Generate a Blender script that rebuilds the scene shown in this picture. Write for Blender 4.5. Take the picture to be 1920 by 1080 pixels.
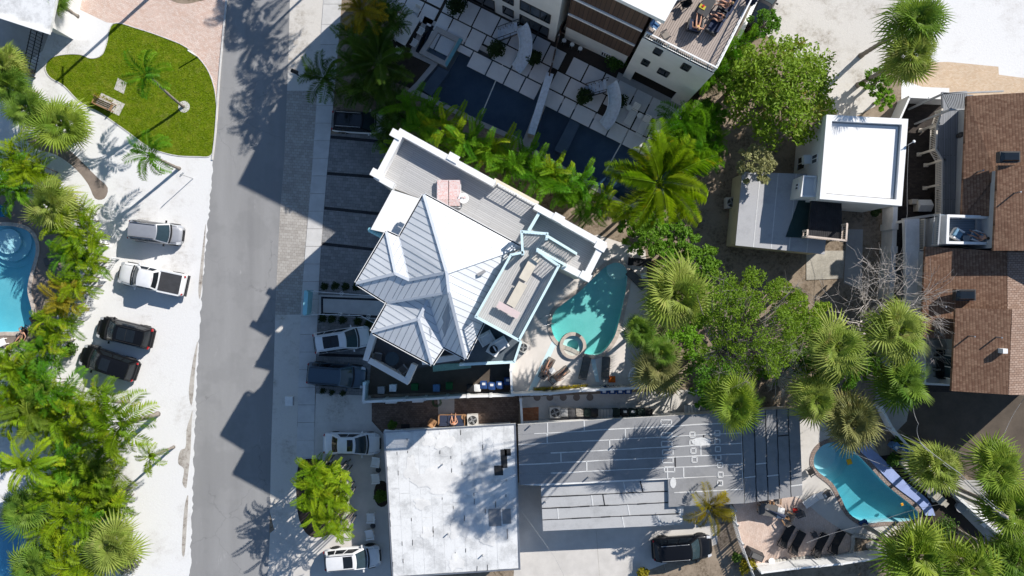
import bpy, bmesh, math, random
from mathutils import Vector, Matrix
from mathutils.geometry import tessellate_polygon
R = math.radians
random.seed(7)
for o in list(bpy.data.objects): bpy.data.objects.remove(o)
SC = bpy.context.scene
COL = SC.collection

# ------------------------------------------------------------------ camera, sky, sun, exposure
HCAM, S = 65.0, 22.0                      # metres above ground, photo pixels per metre on the ground
cam = bpy.data.cameras.new('camera'); cam.sensor_width = 36; cam.lens = 36 * HCAM * S / 1920
cam.clip_end = 2000; cam.clip_start = 0.5
camo = bpy.data.objects.new('camera', cam); COL.objects.link(camo); camo.location = (0, 0, HCAM)
SC.camera = camo
SUN_EL = R(34.6); SUN_H = Vector((0.742, 0.671)).normalized()
w = bpy.data.worlds.new('World'); SC.world = w; w.use_nodes = True
nt = w.node_tree; bg = nt.nodes['Background']
sky = nt.nodes.new('ShaderNodeTexSky'); sky.sky_type = 'NISHITA'; sky.sun_disc = False
sky.sun_elevation = SUN_EL; sky.sun_rotation = math.atan2(SUN_H.x, SUN_H.y)
sky.air_density = 1.0; sky.dust_density = 0.1; sky.ozone_density = 3.0
nt.links.new(sky.outputs[0], bg.inputs[0]); bg.inputs[1].default_value = 0.09
sl = bpy.data.lights.new('sun', 'SUN'); sl.energy = 4.7; sl.angle = R(0.5); sl.color = (1, 0.955, 0.895)
so = bpy.data.objects.new('sun', sl); COL.objects.link(so); so.location = (30, 30, 60)
ldir = Vector((-SUN_H.x * math.cos(SUN_EL), -SUN_H.y * math.cos(SUN_EL), -math.sin(SUN_EL)))
so.rotation_euler = ldir.to_track_quat('-Z', 'Y').to_euler()
vs = SC.view_settings; vs.view_transform = 'Standard'; vs.look = 'None'; vs.exposure = 0.5; vs.gamma = 1
SC.render.engine = 'CYCLES'
SC.cycles.max_bounces = 4; SC.cycles.diffuse_bounces = 2; SC.cycles.glossy_bounces = 2; SC.cycles.transparent_max_bounces = 8; SC.cycles.adaptive_threshold = 0.02

# ------------------------------------------------------------------ coordinates
def W(px, py, z=0.0):
    "world point at height z seen at photo pixel (px, py)"
    k = (1 - z / HCAM) / S
    return Vector(((px - 960) * k, (540 - py) * k, z))
def WP(pts, z=0.0): return [W(p[0], p[1], z) for p in pts]
def on_wall(px, py, a, b):
    "point of the vertical plane through ground points a, b seen at a pixel"
    d = Vector(((px - 960) / S, (540 - py) / S, -HCAM)); n = Vector((-(b - a).y, (b - a).x, 0))
    t = n.dot(a - Vector((0, 0, HCAM))) / n.dot(d)
    return Vector((0, 0, HCAM)) + d * t
def smooth(pts, n=5, closed=True):
    "Catmull-Rom through 2d points"
    out = []; N = len(pts)
    for i in range(N if closed else N - 1):
        p = [pts[(i + k) % N] if closed else pts[min(max(i + k, 0), N - 1)] for k in (-1, 0, 1, 2)]
        for j in range(n):
            t = j / n
            out.append(tuple(0.5 * (2*p[1][c] + (p[2][c]-p[0][c])*t + (2*p[0][c]-5*p[1][c]+4*p[2][c]-p[3][c])*t*t + (3*p[1][c]-p[0][c]-3*p[2][c]+p[3][c])*t**3) for c in (0, 1)))
    if not closed: out.append(tuple(pts[-1][:2]))
    return out
def area(p): return 0.5 * sum(p[i][0]*p[(i+1) % len(p)][1] - p[(i+1) % len(p)][0]*p[i][1] for i in range(len(p)))
def offset(poly, d):
    "offset a closed 2d polygon outwards by d"
    s = 1 if area(poly) > 0 else -1; out = []; N = len(poly)
    for i in range(N):
        a, b, c = Vector(poly[i-1][:2]), Vector(poly[i][:2]), Vector(poly[(i+1) % N][:2])
        e1 = (b-a).normalized(); e2 = (c-b).normalized()
        n1 = Vector((e1.y, -e1.x)) * s; n2 = Vector((e2.y, -e2.x)) * s
        m = (n1 + n2); m = m / max(0.35, m.dot(m)) * 2 if m.length > 1e-6 else n1
        p = b + m * d; out.append((p.x, p.y))
    return out

# ------------------------------------------------------------------ meshes and objects
def link(o): COL.objects.link(o); return o
def origin(o):
    v = Vector((0, 0, 0))
    while o is not None: v += o.location; o = o.parent
    return v
class MB:
    def __init__(s): s.v = []; s.f = []; s.m = []
    def add(s, vs, fs, mi=0):
        b = len(s.v); s.v += [tuple(v) for v in vs]; s.f += [tuple(i + b for i in f) for f in fs]; s.m += [mi] * len(fs); return s
    def box(s, c, d, rz=0.0, mi=0, taper=1.0, rot=None):
        x, y, z = d[0]/2, d[1]/2, d[2]/2
        vs = [Vector((sx*x*(taper if sz > 0 else 1), sy*y*(taper if sz > 0 else 1), sz*z)) for sz in (-1, 1) for sx, sy in ((-1,-1),(1,-1),(1,1),(-1,1))]
        M = rot if rot is not None else Matrix.Rotation(rz, 3, 'Z')
        return s.add([M @ v + Vector(c) for v in vs], [(3,2,1,0),(4,5,6,7),(0,1,5,4),(1,2,6,5),(2,3,7,6),(3,0,4,7)], mi)
    def bar(s, a, b, wd, ht, mi=0):
        "box along a-b, wd horizontal, ht the other way"
        a, b = Vector(a), Vector(b); d = b - a; L = d.length
        if L < 1e-6: return s
        x = d / L; up = Vector((0,0,1)) if abs(x.z) < 0.95 else Vector((1,0,0))
        y = up.cross(x).normalized(); z = x.cross(y)
        return s.box((a+b)/2, (L, wd, ht), mi=mi, rot=Matrix((x, y, z)).transposed())
    def prism(s, poly, z0, z1, mi=0, top=True, bottom=False):
        p = [Vector((q[0], q[1], 0)) for q in poly]
        if area(p) < 0: p.reverse()
        n = len(p); vs = [(q.x, q.y, z0) for q in p] + [(q.x, q.y, z1) for q in p]
        fs = [(i, (i+1) % n, n + (i+1) % n, n + i) for i in range(n)]
        if top: fs.append(tuple(range(n, 2*n)))
        if bottom: fs.append(tuple(range(n-1, -1, -1)))
        return s.add(vs, fs, mi)
    def ring(s, outer, inner, z0, z1, mi=0):
        n = len(outer); vs = [(p[0], p[1], z1) for p in outer] + [(p[0], p[1], z1) for p in inner] + [(p[0], p[1], z0) for p in outer] + [(p[0], p[1], z0) for p in inner]
        fs = []
        sgn = area(outer) > 0
        for i in range(n):
            j = (i+1) % n
            q = [(i, j, n+j, n+i), (2*n+i, 2*n+j, j, i), (n+i, n+j, 3*n+j, 3*n+i)]
            fs += q if sgn else [t[::-1] for t in q]
        return s.add(vs, fs, mi)
    def tube(s, pts, r, n=6, mi=0, cap=True):
        pts = [Vector(p) for p in pts]; N = len(pts); rr = r if isinstance(r, (list, tuple)) else [r] * N
        vs = []; ref = Vector((0.31, 0.22, 0.93))
        for i, p in enumerate(pts):
            d = (pts[min(i+1, N-1)] - pts[max(i-1, 0)]).normalized()
            u = d.cross(ref); u = u.normalized() if u.length > 0.05 else d.cross(Vector((1, 0, 0))).normalized(); v = d.cross(u)
            vs += [p + (u*math.cos(2*math.pi*k/n) + v*math.sin(2*math.pi*k/n)) * rr[i] for k in range(n)]
        fs = [(i*n+k, (i+1)*n+k, (i+1)*n+(k+1) % n, i*n+(k+1) % n) for i in range(N-1) for k in range(n)]
        if cap: fs += [tuple(range(n)), tuple((N-1)*n + k for k in range(n-1, -1, -1))]
        return s.add(vs, fs, mi)
    def lathe(s, prof, c=(0,0,0), n=16, mi=0, sx=1, sy=1):
        vs = [(c[0]+r*sx*math.cos(2*math.pi*k/n), c[1]+r*sy*math.sin(2*math.pi*k/n), c[2]+z) for r, z in prof for k in range(n)]
        N = len(prof); fs = [(i*n+k, i*n+(k+1) % n, (i+1)*n+(k+1) % n, (i+1)*n+k) for i in range(N-1) for k in range(n)]
        fs += [tuple(range(n-1, -1, -1)), tuple((N-1)*n+k for k in range(n))]
        return s.add(vs, fs, mi)
    def grid(s, fn, nu, nv, mi=0, flip=False):
        vs = [fn(i/nu, j/nv) for j in range(nv+1) for i in range(nu+1)]
        fs = [(j*(nu+1)+i, j*(nu+1)+i+1, (j+1)*(nu+1)+i+1, (j+1)*(nu+1)+i) for j in range(nv) for i in range(nu)]
        return s.add(vs, [f[::-1] for f in fs] if flip else fs, mi)
    def mesh(s, name, mats, sm=False):
        me = bpy.data.meshes.new(name); me.from_pydata(s.v, [], s.f)
        for m in (mats if isinstance(mats, (list, tuple)) else [mats]): me.materials.append(m)
        if any(s.m): me.polygons.foreach_set('material_index', s.m)
        if sm: me.polygons.foreach_set('use_smooth', [True] * len(s.f))
        me.update(); return me
    def build(s, name, mats, parent=None, sm=False, world=True):
        "one mesh object; vertices are in world space unless world=False"
        if parent is not None and world:
            o = origin(parent); s.v = [(v[0]-o.x, v[1]-o.y, v[2]-o.z) for v in s.v]
        ob = bpy.data.objects.new(name, s.mesh(name, mats, sm)); link(ob)
        if parent is not None: ob.parent = parent
        return ob
def tag(o, label=None, cat=None, group=None, kind=None):
    for k, v in (('label', label), ('category', cat), ('group', group), ('kind', kind)):
        if v: o[k] = v
    return o
def thing(name, label, cat, loc=(0,0,0), rz=0.0, group=None):
    o = bpy.data.objects.new(name, None); o.empty_display_size = 0.2; link(o)
    o.location = loc; o.rotation_euler = (0, 0, rz); return tag(o, label, cat, group)
def put(me, name, parent, loc=(0,0,0), rot=(0,0,0), sc=1.0):
    o = bpy.data.objects.new(name, me); link(o); o.parent = parent; o.location = loc; o.rotation_euler = rot
    o.scale = (sc, sc, sc) if not isinstance(sc, tuple) else sc; return o
def copy_tree(o, parent=None):
    c = o.copy(); link(c); c.parent = parent
    for ch in KIDS.get(o.name, []) or o.children: copy_tree(ch, c)
    return c
KIDS = {}
def clone(root, loc, rz, label, group=None, cat=None):
    c = copy_tree(root); c.location = loc; c.rotation_euler = (0, 0, rz); c['label'] = label
    if group: c['group'] = group
    if cat: c['category'] = cat
    return c
def sheet(name, poly, z, mat, holes=(), parent=None, structure=True):
    "flat sheet of world 2d points with holes"
    loops = [[Vector((p[0], p[1], 0)) for p in l] for l in [poly] + list(holes)]
    tri = tessellate_polygon(loops); vs = [(p.x, p.y, z) for l in loops for p in l]
    fs = []
    for t in tri:
        a, b, c = (Vector(vs[i]) for i in t)
        fs.append(tuple(t) if (b-a).cross(c-a).z > 0 else tuple(reversed(t)))
    o = MB().add(vs, fs).build(name, mat, parent)
    if structure and parent is None: o['kind'] = 'structure'
    return o
def psheet(name, px, z, mat, holes=(), **k): return sheet(name, WP(px, z), z, mat, holes, **k)

# ------------------------------------------------------------------ materials
class NT:
    def __init__(s, name):
        s.m = bpy.data.materials.new(name); s.m.use_nodes = True; s.t = s.m.node_tree
        s.b = s.t.nodes['Principled BSDF']; s.out = s.t.nodes['Material Output']; s.pos = None
    def n(s, kind, **kw):
        nd = s.t.nodes.new('ShaderNode' + kind)
        for k, v in kw.items():
            if k in nd.inputs: nd.inputs[k].default_value = v
            else: setattr(nd, k, v)
        return nd
    def l(s, a, b): s.t.links.new(a, b)
    def P(s):
        if s.pos is None: s.pos = s.n('NewGeometry').outputs['Position']
        return s.pos
    def obj(s):
        return s.n('TexCoord').outputs['Object']
    def noise(s, scale, detail=4, rough=0.6, vec=None, stretch=None, rotz=0):
        nz = s.n('TexNoise', Scale=scale, Detail=detail, Roughness=rough)
        v = vec or s.P()
        if stretch:
            mp = s.n('Mapping'); mp.inputs['Scale'].default_value = stretch; mp.inputs['Rotation'].default_value = (0, 0, rotz); s.l(v, mp.inputs[0]); v = mp.outputs[0]
        s.l(v, nz.inputs['Vector']); return nz.outputs[0]
    def ramp(s, fac, stops):
        r = s.n('ValToRGB'); e = r.color_ramp.elements
        while len(e) < len(stops): e.new(0.5)
        for el, (p, c) in zip(e, stops): el.position = p; el.color = (*c, 1)
        s.l(fac, r.inputs[0]); return r.outputs[0]
    def mix(s, a, b, fac, mode='MIX'):
        m = s.n('MixRGB', blend_type=mode)
        for i, x in ((1, a), (2, b), (0, fac)):
            if isinstance(x, (int, float)): m.inputs[i].default_value = x
            elif isinstance(x, tuple): m.inputs[i].default_value = (*x, 1)
            else: s.l(x, m.inputs[i])
        return m.outputs[0]
    def bump(s, h, strength=0.3, dist=0.02):
        b = s.n('Bump', Strength=strength, Distance=dist); s.l(h, b.inputs['Height']); s.l(b.outputs[0], s.b.inputs['Normal']); return b
    def fin(s, col, rough=0.7, spec=0.3, metal=0.0):
        if isinstance(col, tuple): s.b.inputs['Base Color'].default_value = (*col, 1)
        else: s.l(col, s.b.inputs['Base Color'])
        if isinstance(rough, (int, float)): s.b.inputs['Roughness'].default_value = rough
        else: s.l(rough, s.b.inputs['Roughness'])
        s.b.inputs['Specular IOR Level'].default_value = spec; s.b.inputs['Metallic'].default_value = metal
        return s.m
def sc3(c, k): return tuple(min(1, x * k) for x in c)
def matte(name, col, rough=0.7, var=0.15, scale=1.5, fine=18, bump=0.0, spec=0.3, metal=0.0, col2=None, obj=False):
    "painted / mineral surface: broad tone drift, fine grain, optional relief"
    t = NT(name); v = t.obj() if obj else None
    n1 = t.noise(scale, 5, 0.65, v); n2 = t.noise(fine, 3, 0.7, v)
    c = t.ramp(n1, [(0.3, sc3(col, 1 - var)), (0.7, col2 or sc3(col, 1 + var))])
    c = t.mix(c, t.ramp(n2, [(0.3, (1 - var,) * 3), (0.7, (1 + 0 * var,) * 3)]), 0.7, 'MULTIPLY')
    if bump: t.bump(n2, bump, 0.03)
    return t.fin(c, rough, spec, metal)
M = {}
def brick(name, c1, c2, mortar, bw, rh, rotz=0, ms=0.012, rough=0.8, bump=0.4, var=0.25, off=0.5):
    t = NT(name); mp = t.n('Mapping'); mp.inputs['Rotation'].default_value = (0, 0, rotz); t.l(t.P(), mp.inputs[0])
    b = t.n('TexBrick', Scale=1.0); b.offset = off
    b.inputs['Color1'].default_value = (*c1, 1); b.inputs['Color2'].default_value = (*c2, 1); b.inputs['Mortar'].default_value = (*mortar, 1)
    b.inputs['Mortar Size'].default_value = ms; b.inputs['Brick Width'].default_value = bw; b.inputs['Row Height'].default_value = rh; b.inputs['Bias'].default_value = 0.0
    t.l(mp.outputs[0], b.inputs[0])
    c = t.mix(b.outputs[0], t.ramp(t.noise(0.5, 5, 0.7), [(0.3, (1 - var,)*3), (0.7, (1, 1, 1))]), 1.0, 'MULTIPLY')
    c = t.mix(c, t.ramp(t.noise(9, 3, 0.8), [(0.3, (1 - var,)*3), (0.7, (1, 1, 1))]), 0.8, 'MULTIPLY')
    inv = t.n('Invert'); t.l(b.outputs['Fac'], inv.inputs[1]); t.bump(inv.outputs[0], bump, 0.02)
    return t.fin(c, rough, 0.25)
def boards(name, col, wd, rotz, gap=0.12, dark=0.45, rough=0.6, var=0.15):
    "planks: stripes across the given direction"
    t = NT(name); mp = t.n('Mapping'); mp.inputs['Rotation'].default_value = (0, 0, rotz); t.l(t.P(), mp.inputs[0])
    b = t.n('TexBrick', Scale=1.0); b.offset = 0.37
    for k, q in (('Color1', sc3(col, 1 - var)), ('Color2', sc3(col, 1 + var)), ('Mortar', sc3(col, dark))): b.inputs[k].default_value = (*q, 1)
    b.inputs['Mortar Size'].default_value = wd * gap; b.inputs['Brick Width'].default_value = 3.6; b.inputs['Row Height'].default_value = wd
    t.l(mp.outputs[0], b.inputs[0])
    c = t.mix(b.outputs[0], t.ramp(t.noise(14, 4, 0.7, mp.outputs[0], (0.15, 1.5, 1)), [(0.3, (1 - var,)*3), (0.7, (1, 1, 1))]), 0.8, 'MULTIPLY')
    inv = t.n('Invert'); t.l(b.outputs['Fac'], inv.inputs[1]); t.bump(inv.outputs[0], 0.5, 0.01)
    return t.fin(c, rough, 0.3)
def sandmat(name, c1, c2, dirt, amount=0.5, sc=0.35):
    t = NT(name)
    c = t.mix(c1, c2, t.noise(6, 5, 0.75))
    big = t.ramp(t.noise(sc, 6, 0.7), [(amount, (0, 0, 0)), (min(1, amount + 0.18), (1, 1, 1))])
    sp = t.ramp(t.noise(3.5, 6, 0.8), [(0.42, (0.15,)*3), (0.62, (1, 1, 1))])
    f = t.n('Math', operation='MULTIPLY'); t.l(big, f.inputs[0]); t.l(sp, f.inputs[1])
    c = t.mix(c, dirt, f.outputs[0])
    c = t.mix(c, t.ramp(t.noise(45, 2, 0.6), [(0.35, (0.86,)*3), (0.6, (1, 1, 1))]), 0.7, 'MULTIPLY')
    t.bump(t.noise(5, 6, 0.75), 0.35, 0.05)
    return t.fin(c, 0.95, 0.1)
M['sand'] = sandmat('white_sand', (0.66, 0.65, 0.635), (0.76, 0.755, 0.745), (0.44, 0.41, 0.375), 0.52, 0.22)
M['sand_grey'] = sandmat('grey_sand', (0.52, 0.49, 0.45), (0.66, 0.63, 0.58), (0.26, 0.22, 0.17), 0.50, 0.35)
M['dirt'] = sandmat('brown_dirt', (0.26, 0.205, 0.15), (0.36, 0.29, 0.22), (0.10, 0.075, 0.05), 0.40, 0.45)
M['soil'] = sandmat('damp_soil', (0.40, 0.36, 0.31), (0.56, 0.53, 0.49), (0.17, 0.14, 0.115), 0.42, 0.9)
M['mulch'] = sandmat('dark_mulch', (0.035, 0.03, 0.027), (0.07, 0.055, 0.045), (0.02, 0.016, 0.014), 0.5, 0.6)
def asphalt():
    t = NT('asphalt')
    c = t.ramp(t.noise(0.6, 5, 0.6, None, (1, 0.12, 1), R(-4)), [(0.3, (0.265, 0.262, 0.26)), (0.7, (0.315, 0.312, 0.31))])
    c = t.mix(c, t.ramp(t.noise(60, 2, 0.8), [(0.25, (0.72,)*3), (0.7, (1.0,)*3)]), 0.8, 'MULTIPLY')
    c = t.mix(c, (0.50, 0.49, 0.48), t.ramp(t.noise(1.1, 7, 0.8, None, (1, 0.22, 1), R(-4)), [(0.62, (0, 0, 0)), (0.74, (0.55,)*3)]))
    c = t.mix(c, (0.19, 0.19, 0.19), t.ramp(t.noise(0.16, 4, 0.7), [(0.50, (0, 0, 0)), (0.56, (0.28,)*3)]))
    c = t.mix(c, (0.11, 0.11, 0.115), t.ramp(t.noise(0.8, 7, 0.85, None, (1.3, 0.5, 1)), [(0.645, (0, 0, 0)), (0.71, (0.6,)*3)]))
    c = t.mix(c, (0.14, 0.14, 0.145), t.ramp(t.noise(0.3, 3, 0.5, None, (3.2, 0.10, 1), R(-4)), [(0.60, (0, 0, 0)), (0.75, (0.15,)*3)]))
    vo = t.n('TexVoronoi', feature='DISTANCE_TO_EDGE', Scale=0.22); wv = t.n('VectorMath', operation='ADD'); t.l(t.P(), wv.inputs[0]); nz = t.n('TexNoise', Scale=1.3, Detail=5); t.l(t.P(), nz.inputs['Vector']); t.l(nz.outputs['Color'], wv.inputs[1]); t.l(wv.outputs[0], vo.inputs['Vector'])
    cr = t.ramp(vo.outputs[0], [(0.0, (0.5,)*3), (0.006, (0, 0, 0))]); mk = t.ramp(t.noise(0.12, 3, 0.5), [(0.48, (0, 0, 0)), (0.58, (1, 1, 1))]); mm = t.n('Math', operation='MULTIPLY'); t.l(cr, mm.inputs[0]); t.l(mk, mm.inputs[1]); c = t.mix(c, (0.12, 0.12, 0.12), mm.outputs[0])
    t.bump(t.noise(70, 2, 0.7), 0.25, 0.01)
    return t.fin(c, 0.9, 0.2)
M['asphalt'] = asphalt()
M['asphalt_dark'] = matte('dark_asphalt', (0.105, 0.083, 0.064), 0.9, 0.25, 0.6, 40, 0.2)
M['concrete'] = matte('concrete', (0.40, 0.385, 0.36), 0.85, 0.14, 0.7, 25, 0.15)
M['concrete_light'] = matte('light_concrete', (0.56, 0.53, 0.49), 0.85, 0.12, 0.6, 25, 0.12)
M['concrete_old'] = matte('stained_concrete', (0.42, 0.39, 0.33), 0.9, 0.3, 0.5, 8, 0.2)
M['slab'] = matte('sidewalk_concrete', (0.54, 0.53, 0.515), 0.85, 0.1, 1.2, 25, 0.15)
M['kerb'] = matte('kerb_concrete', (0.6, 0.58, 0.55), 0.85, 0.12, 2, 20, 0.1)
M['paver_pink'] = brick('pink_pavers', (0.66, 0.47, 0.38), (0.74, 0.60, 0.52), (0.42, 0.31, 0.25), 0.24, 0.13, R(28), 0.006, var=0.16)
M['paver_grey'] = brick('grey_pavers', (0.27, 0.265, 0.265), (0.37, 0.365, 0.36), (0.14, 0.14, 0.14), 0.4, 0.27, R(4), 0.008, var=0.3)
M['paver_strip'] = brick('pale_pavers', (0.40, 0.37, 0.335), (0.50, 0.47, 0.43), (0.22, 0.2, 0.18), 0.34, 0.24, R(4), 0.008, var=0.22)
M['paver_band'] = brick('charcoal_pavers', (0.035, 0.036, 0.04), (0.05, 0.05, 0.055), (0.02, 0.02, 0.02), 0.24, 0.24, R(4), 0.008)
M['paver_brown'] = brick('brown_pavers', (0.16, 0.11, 0.085), (0.26, 0.185, 0.145), (0.08, 0.06, 0.05), 0.25, 0.17, R(2), 0.008, var=0.3)
M['paver_patio'] = brick('peach_pavers', (0.62, 0.465, 0.38), (0.70, 0.56, 0.475), (0.45, 0.34, 0.28), 0.24, 0.16, R(-80), 0.006, var=0.18)
M['paver_tan'] = brick('tan_pavers', (0.58, 0.42, 0.28), (0.66, 0.52, 0.38), (0.45, 0.34, 0.24), 0.2, 0.1, 0, 0.004, var=0.15)
M['paver_dark'] = brick('dark_court_pavers', (0.045, 0.036, 0.032), (0.07, 0.056, 0.048), (0.03, 0.026, 0.024), 0.3, 0.15, R(1), 0.006, var=0.3)
M['deck_grey'] = matte('brown_grey_deck', (0.24, 0.195, 0.165), 0.85, 0.2, 0.8, 14, 0.15)
M['pool_deck'] = matte('cream_pool_deck', (0.66, 0.61, 0.56), 0.8, 0.08, 0.8, 30, 0.08)
M['white'] = matte('white_paint', (0.78, 0.775, 0.76), 0.5, 0.04, 1.2, 12)
M['white_dirty'] = matte('weathered_white_paint', (0.70, 0.69, 0.67), 0.6, 0.14, 0.8, 9)
M['cream'] = matte('cream_stucco', (0.62, 0.56, 0.46), 0.85, 0.1, 0.8, 20, 0.15)
M['stucco_yellow'] = matte('pale_yellow_stucco', (0.55, 0.50, 0.33), 0.85, 0.12, 0.8, 20, 0.15)
M['stucco_white'] = matte('white_stucco', (0.72, 0.71, 0.69), 0.85, 0.06, 0.7, 30, 0.12)
M['brown_wall'] = boards('brown_cladding', (0.115, 0.07, 0.05), 0.15, 0, 0.08)
M['teal'] = matte('turquoise_paint', (0.30, 0.62, 0.68), 0.5, 0.08, 1.5, 14)
M['teal_pale'] = matte('pale_turquoise_paint', (0.60, 0.76, 0.79), 0.5, 0.05, 1.5, 14)
M['teal_dark'] = matte('deep_teal_wall', (0.13, 0.34, 0.40), 0.6, 0.1, 1.5, 14)
M['black'] = matte('black_metal', (0.015, 0.015, 0.016), 0.45, 0.2, 2, 20, obj=True)
M['charcoal'] = matte('charcoal', (0.05, 0.05, 0.053), 0.6, 0.2, 2, 20, obj=True)
M['grey'] = matte('grey_metal', (0.30, 0.30, 0.30), 0.5, 0.12, 2, 20, obj=True)
M['steel'] = matte('galvanised_steel', (0.5, 0.5, 0.5), 0.35, 0.1, 2, 20, metal=0.8)
M['wood'] = boards('weathered_wood', (0.30, 0.19, 0.11), 0.14, R(90), 0.06)
M['wood_warm'] = matte('warm_wood', (0.36, 0.20, 0.10), 0.6, 0.25, 3, 20, obj=True)
M['wood_grey'] = matte('grey_wood', (0.33, 0.30, 0.26), 0.75, 0.2, 3, 20, obj=True)
M['wood_black'] = matte('black_weathered_planks', (0.035, 0.033, 0.035), 0.75, 0.4, 2, 10, obj=True)
M['trunk'] = matte('palm_trunk_bark', (0.27, 0.235, 0.20), 0.95, 0.3, 3, 12, 0.5, obj=True)
M['bark'] = matte('grey_bark', (0.25, 0.22, 0.19), 0.95, 0.3, 3, 14, 0.5, obj=True)
M['bark_pale'] = matte('bleached_bark', (0.50, 0.45, 0.41), 0.95, 0.25, 3, 14, 0.3, obj=True)
M['terra'] = brick('terracotta_bricks', (0.50, 0.17, 0.07), (0.62, 0.26, 0.12), (0.3, 0.16, 0.1), 0.24, 0.2, R(10), 0.01, var=0.3)
def shingles():
    "courses running up the picture: thin shadow line at each course edge, mottled tabs"
    t = NT('brown_shingles'); mp = t.n('Mapping'); mp.inputs['Rotation'].default_value = (0, 0, R(88.5)); t.l(t.P(), mp.inputs[0])
    b = t.n('TexBrick', Scale=1.0); b.offset = 0.37
    for k, q in (('Color1', (0.225, 0.122, 0.080)), ('Color2', (0.36, 0.222, 0.148)), ('Mortar', (0.17, 0.095, 0.062))): b.inputs[k].default_value = (*q, 1)
    b.inputs['Mortar Size'].default_value = 0.006; b.inputs['Brick Width'].default_value = 0.17; b.inputs['Row Height'].default_value = 0.20; t.l(mp.outputs[0], b.inputs[0])
    sx = t.n('SeparateXYZ'); t.l(mp.outputs[0], sx.inputs[0]); dv = t.n('Math', operation='DIVIDE'); t.l(sx.outputs[1], dv.inputs[0]); dv.inputs[1].default_value = 0.20
    fr = t.n('Math', operation='FRACT'); t.l(dv.outputs[0], fr.inputs[0])
    c = t.mix(b.outputs[0], t.ramp(fr.outputs[0], [(0.0, (0.38,)*3), (0.30, (0.92,)*3), (0.9, (1, 1, 1))]), 0.85, 'MULTIPLY')
    c = t.mix(c, t.ramp(t.noise(0.4, 5, 0.7), [(0.3, (0.78,)*3), (0.7, (1, 1, 1))]), 1.0, 'MULTIPLY'); c = t.mix(c, t.ramp(t.noise(16, 3, 0.8), [(0.3, (0.7,)*3), (0.7, (1, 1, 1))]), 0.8, 'MULTIPLY')
    t.bump(fr.outputs[0], 0.6, 0.02); return t.fin(c, 0.95, 0.15)
M['shingle'] = shingles()
M['shingle_sunlit'] = brick('sunlit_slope_shingles', (0.34, 0.225, 0.165), (0.44, 0.32, 0.25), (0.2, 0.13, 0.1), 0.3, 0.17, R(-1.5), 0.02, rough=0.95, bump=0.5, var=0.2)  # paler shingle copy: stronger light on the right hand slopes put into the colour
def deckboards(k, col, wd, deg, **q): M[k] = boards(k, col, wd, R(deg), **q)
deckboards('boards_terrace', (0.44, 0.435, 0.43), 0.14, 29, var=0.07, dark=.72)
deckboards('boards_upper', (0.48, 0.465, 0.45), 0.14, -61, var=0.07, dark=.7)
deckboards('boards_tall', (0.38, 0.315, 0.275), 0.16, -61, var=0.12)
deckboards('boards_blue', (0.20, 0.26, 0.32), 0.14, 0, var=0.1)
deckboards('boards_grey', (0.24, 0.25, 0.27), 0.14, 90, var=0.1)
def carpaint(name, col, metal=0.0, rough=0.3):
    t = NT(name); t.fin(t.ramp(t.noise(3, 4, 0.6, t.obj()), [(0.3, sc3(col, 0.92)), (0.7, col)]), rough, 0.15 if max(col) < .1 else .5, metal)
    t.b.inputs['Coat Weight'].default_value = 0.45 if max(col) < .1 else .7; t.b.inputs['Coat Roughness'].default_value = 0.06; return t.m
M['car_white'] = carpaint('white_car_paint', (0.74, 0.74, 0.74))
M['car_black'] = carpaint('black_car_paint', (0.006, 0.0065, 0.008))
M['car_silver'] = carpaint('silver_car_paint', (0.50, 0.50, 0.51), 0.55, 0.35)
M['car_blue'] = carpaint('dark_blue_car_paint', (0.05, 0.085, 0.12), 0.3, 0.3)
def gloss(name, col, rough=0.08, spec=0.6, emit=None):
    t = NT(name); return t.fin(t.ramp(t.noise(2.5, 3, 0.6, t.obj()), [(0.3, sc3(col, 0.8)), (0.7, col)]), rough, spec)
M['glass_dark'] = gloss('tinted_glass', (0.012, 0.016, 0.02)); M['glass_blue'] = gloss('window_glass', (0.03, 0.05, 0.06))
M['tyre'] = matte('tyre_rubber', (0.02, 0.02, 0.02), 0.9, 0.2, 3, 20, obj=True)
M['plastic_black'] = matte('black_plastic', (0.02, 0.02, 0.021), 0.6, 0.2, 3, 20, obj=True)
M['lamp_red'] = gloss('red_lamp_lens', (0.45, 0.012, 0.015), 0.2); M['lamp_clear'] = gloss('clear_lamp_lens', (0.55, 0.56, 0.58), 0.15)
def leafmat(name, c1, c2, tr=0.3, tip=None):
    "leaf: tone by object and by noise, light passing through"
    t = NT(name); rnd = t.n('ObjectInfo').outputs['Random']
    a = t.ramp(rnd, [(0.0, c1), (1.0, c2)])
    c = t.mix(a, t.ramp(t.noise(2.2, 3, 0.6), [(0.32, (0.72,)*3), (0.68, (1.0,)*3)]), 0.8, 'MULTIPLY')
    if tip:
        c = t.mix(c, tip, t.ramp(t.noise(0.9, 4, 0.7), [(0.58, (0, 0, 0)), (0.70, (0.8,)*3)]))
    t.fin(c, 0.5, 0.18)
    ts = t.n('BsdfTranslucent'); hs = t.mix(c, (1.5, 1.35, 0.5), 0.6, 'MULTIPLY'); t.l(hs, ts.inputs[0])
    mx = t.n('MixShader'); mx.inputs[0].default_value = tr; t.l(t.b.outputs[0], mx.inputs[1]); t.l(ts.outputs[0], mx.inputs[2]); t.l(mx.outputs[0], t.out.inputs[0])
    return t.m
M['leaf_sabal'] = leafmat('sabal_leaf', (0.16, 0.28, 0.03), (0.34, 0.43, 0.06), 0.42)
M['leaf_sabal_pale'] = leafmat('pale_sabal_leaf', (0.23, 0.33, 0.05), (0.40, 0.46, 0.11), 0.4, tip=(0.42, 0.36, 0.14)); M['leaf_sabal_deep'] = leafmat('deep_sabal_leaf', (0.10, 0.21, 0.025), (0.24, 0.36, 0.05), 0.4)
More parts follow.
